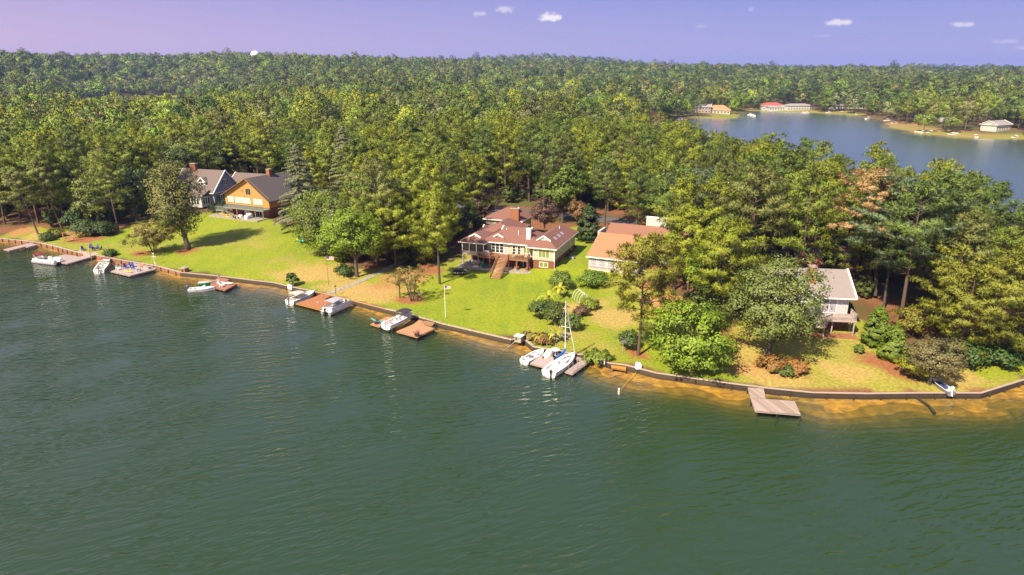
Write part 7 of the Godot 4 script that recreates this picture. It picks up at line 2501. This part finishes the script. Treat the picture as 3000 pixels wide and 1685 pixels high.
func water_things() -> void:
	var b := thing("marker_buoy", "white marker post buoy standing in the shallows", "buoy", Vector3(15.42, 0.00, -89.50), 0.0)
	var a := Acc.new()
	a.tube(Vector3(0, -0.4, 0), Vector3(0, 0.55, 0), 0.13, 0.13, 8)
	part(b, "body", a, "white_paint")
	var c := Acc.new()
	c.tube(Vector3(0, 0.2, 0), Vector3(0, 0.3, 0), 0.135, 0.135, 8)
	part(b, "band", c, "plastic_salmon")
	var l := thing("sunken_log", "dark fallen log reaching from the black seawall into amber water", "log", Vector3.ZERO)
	var t := Acc.new()
	t.tube(Vector3(57.42, -0.05, -87.86), Vector3(57.71, 0.02, -85.22), 0.13, 0.16, 7)
	t.tube(Vector3(57.71, 0.02, -85.22), Vector3(57.47, -0.20, -83.46), 0.16, 0.2, 7)
	part(l, "trunk", t, "wood_dark")
	var rp := thing("yellow_rope", "yellow rope slanting down from the seawall under water", "rope", Vector3.ZERO)
	var q := Acc.new()
	q.tube(Vector3(18.93, 0.10, -95.85), Vector3(16.01, -0.30, -91.00), 0.05, 0.05, 5)
	part(rp, "rope", q, "rope_yellow")
	var pp := thing("intake_pipe", "thin pale pipe running from the pump box into the lake", "pipe", Vector3.ZERO)
	var p2 := Acc.new()
	p2.tube(Vector3(0.71, 0.60, -107.53), Vector3(0.01, 0.20, -107.20), 0.05, 0.05, 5)
	p2.tube(Vector3(0.01, 0.20, -107.20), Vector3(-1.47, -0.20, -105.20), 0.05, 0.05, 5)
	part(pp, "pipe", p2, "wood_pale")


func skyline() -> void:
	var o := thing("water_tower", "white domed water tower above the wooded skyline", "water tower", Vector3(-545, 14, -1530), 0.0)
	var a := Acc.new()
	a.ball(Vector3(0, 66.0, 0), Vector3(9, 7.5, 9), 16)
	part(o, "tank", a, "white_paint")
	var s := Acc.new()
	s.tube(Vector3(0, 0, 0), Vector3(0, 60, 0), 3.0, 2.2, 10)
	part(o, "stem", s, "white_paint")
	for q in [["tall lattice radio mast on the far ridge", Vector3(245, 70, -4000), 95.0, 1.6], ["thin radio mast far off above the eastern wood", Vector3(4060, 20, -6000), 150.0, 1.6]]:
		var m := thing("radio_mast", q[0], "mast", q[1], 0.0)
		var b := Acc.new()
		for k in 3:
			var d: Vector3 = Vector3(cos(TAU * k / 3), 0, sin(TAU * k / 3)) * q[3]
			b.tube(d * 1.3, Vector3(0, q[2], 0) + d * 0.5, 0.7, 0.5, 4)
		part(m, "lattice", b, "vinyl_grey")
		var d2 := Acc.new()
		d2.tube(Vector3(0, q[2] * 0.88, 0), Vector3(0, q[2] * 0.96, 0), 3.2, 3.2, 8)
		part(m, "antenna_drum", d2, "vinyl_grey")


# ------------------------------------------------------------------ the walker

func capsule(p: Vector3, a: Vector3, b: Vector3, ra: float, rb: float) -> float:
	var t := clampf((p - a).dot(b - a) / maxf((b - a).length_squared(), 1e-6), 0, 1)
	return p.distance_to(a.lerp(b, t)) - lerpf(ra, rb, t)


func person() -> void:
	# walking: the leading leg forward, arms swinging
	var bones := [
		[Vector3(0, 0.98, 0), Vector3(0, 1.38, 0.02), 0.155, 0.175], [Vector3(-0.17, 1.40, 0.01), Vector3(0.17, 1.40, 0.01), 0.075, 0.075],
		[Vector3(0, 1.42, 0.02), Vector3(0, 1.54, 0.04), 0.06, 0.058], [Vector3(0, 1.62, 0.05), Vector3(0, 1.68, 0.045), 0.092, 0.10],
		[Vector3(0, 1.64, 0.14), Vector3(0, 1.61, 0.155), 0.016, 0.02],
		[Vector3(-0.09, 0.95, 0), Vector3(-0.10, 0.50, 0.17), 0.105, 0.066], [Vector3(-0.10, 0.50, 0.17), Vector3(-0.11, 0.09, 0.22), 0.062, 0.042], [Vector3(-0.11, 0.06, 0.20), Vector3(-0.12, 0.045, 0.37), 0.048, 0.036],
		[Vector3(0.09, 0.95, 0), Vector3(0.11, 0.51, -0.10), 0.105, 0.066], [Vector3(0.11, 0.51, -0.10), Vector3(0.12, 0.12, -0.34), 0.062, 0.042], [Vector3(0.12, 0.10, -0.37), Vector3(0.12, 0.045, -0.22), 0.046, 0.036],
		[Vector3(-0.20, 1.38, 0), Vector3(-0.26, 1.12, -0.08), 0.056, 0.044], [Vector3(-0.26, 1.12, -0.08), Vector3(-0.26, 0.90, 0.02), 0.042, 0.032],
		[Vector3(0.20, 1.38, 0), Vector3(0.26, 1.12, 0.05), 0.056, 0.044], [Vector3(0.26, 1.12, 0.05), Vector3(0.25, 0.92, 0.20), 0.042, 0.032]]
	var cell := 0.028
	var lo := Vector3(-0.40, -0.02, -0.52)
	var nx := 29
	var ny := 66
	var nzz := 36
	var f := PackedFloat32Array()
	f.resize(nx * ny * nzz)
	for k in nzz:
		for j in ny:
			for i in nx:
				var p := lo + Vector3(i, j, k) * cell
				var d := 9.0
				for b in bones:
					var e := capsule(p, b[0], b[1], b[2], b[3])
					var h := maxf(0.035 - absf(d - e), 0.0) / 0.035
					d = minf(d, e) - h * h * 0.035 * 0.25
				f[(k * ny + j) * nx + i] = d
	var a := Acc.new()
	var vert := {}
	for k in nzz - 1:
		for j in ny - 1:
			for i in nx - 1:
				var sum := Vector3.ZERO
				var n := 0
				for e in [[0, 1], [0, 2], [0, 4], [1, 3], [1, 5], [2, 3], [2, 6], [3, 7], [4, 5], [4, 6], [5, 7], [6, 7]]:
					var v0 := f[((k + (e[0] >> 2)) * ny + j + ((e[0] >> 1) & 1)) * nx + i + (e[0] & 1)]
					var v1 := f[((k + (e[1] >> 2)) * ny + j + ((e[1] >> 1) & 1)) * nx + i + (e[1] & 1)]
					if (v0 < 0) != (v1 < 0):
						var t := v0 / (v0 - v1)
						sum += Vector3(e[0] & 1, (e[0] >> 1) & 1, e[0] >> 2).lerp(Vector3(e[1] & 1, (e[1] >> 1) & 1, e[1] >> 2), t)
						n += 1
				if n:
					vert[Vector3i(i, j, k)] = lo + (Vector3(i, j, k) + sum / n) * cell
	for c in vert:
		for axis in 3:
			var d := Vector3i(1, 0, 0) if axis == 0 else (Vector3i(0, 1, 0) if axis == 1 else Vector3i(0, 0, 1))
			var u := Vector3i(0, 1, 0) if axis == 0 else (Vector3i(0, 0, 1) if axis == 1 else Vector3i(1, 0, 0))
			var w := Vector3i(0, 0, 1) if axis == 0 else (Vector3i(1, 0, 0) if axis == 1 else Vector3i(0, 1, 0))
			var e: Vector3i = c + d
			if e.x >= nx or e.y >= ny or e.z >= nzz:
				continue
			var v0 := f[(c.z * ny + c.y) * nx + c.x]
			var v1 := f[(e.z * ny + e.y) * nx + e.x]
			if (v0 < 0) == (v1 < 0) or not (vert.has(c - u) and vert.has(c - w) and vert.has(c - u - w)):
				continue
			var q: Array = [vert[c], vert[c - u], vert[c - u - w], vert[c - w]]
			var mid: Vector3 = (q[0] + q[2]) / 2
			a.col = Color(0.42, 0.24, 0.16)
			if mid.y < 0.075:
				a.col = Color(0.03, 0.03, 0.03)
			elif mid.y < 0.97 and absf(mid.x) < 0.225:
				a.col = Color(0.02, 0.022, 0.04)
			elif mid.y < 1.47 and not (absf(mid.x) > 0.225 and mid.y < 1.13):
				a.col = Color(0.42, 0.44, 0.52)
			elif mid.y > 1.69 or (mid.y > 1.58 and mid.z < 0.0):
				a.col = Color(0.05, 0.035, 0.025)
			var out := Vector3(d) * (1.0 if v0 < 0 else -1.0)
			a.quad(q[0], q[1], q[2], q[3], out)
	# fingers
	for s in [[Vector3(-0.26, 0.88, 0.03), Vector3(0, -1, 0.2)], [Vector3(0.25, 0.90, 0.22), Vector3(0, -0.8, 0.6)]]:
		a.col = Color(0.42, 0.24, 0.16)
		a.ball(s[0] + s[1] * 0.03, Vector3(0.022, 0.05, 0.045), 8)
		for k in 5:
			var side := Vector3(0, 0.15, 1) * ((k - 1.5) * 0.021 if k < 4 else 0.05)
			var base: Vector3 = s[0] + s[1] * (0.065 if k < 4 else 0.02) + side
			var knee: Vector3 = base + s[1] * [0.04, 0.045, 0.043, 0.034, 0.03][k] + Vector3(0, 0, 0.0 if k < 4 else 0.012)
			a.tube(base, knee, 0.0095, 0.009, 6)
			a.tube(knee, knee + (s[1] as Vector3).rotated(Vector3.BACK, 0.5 * signf(-s[0].x) * -1.0) * 0.035, 0.009, 0.007, 6)
	var o := thing("person", "person in a pale shirt and dark trousers walking on the lawn", "person", Vector3(-18.44, 0.68, -129.13), 100.0)
	part(o, "body", a, "painted")
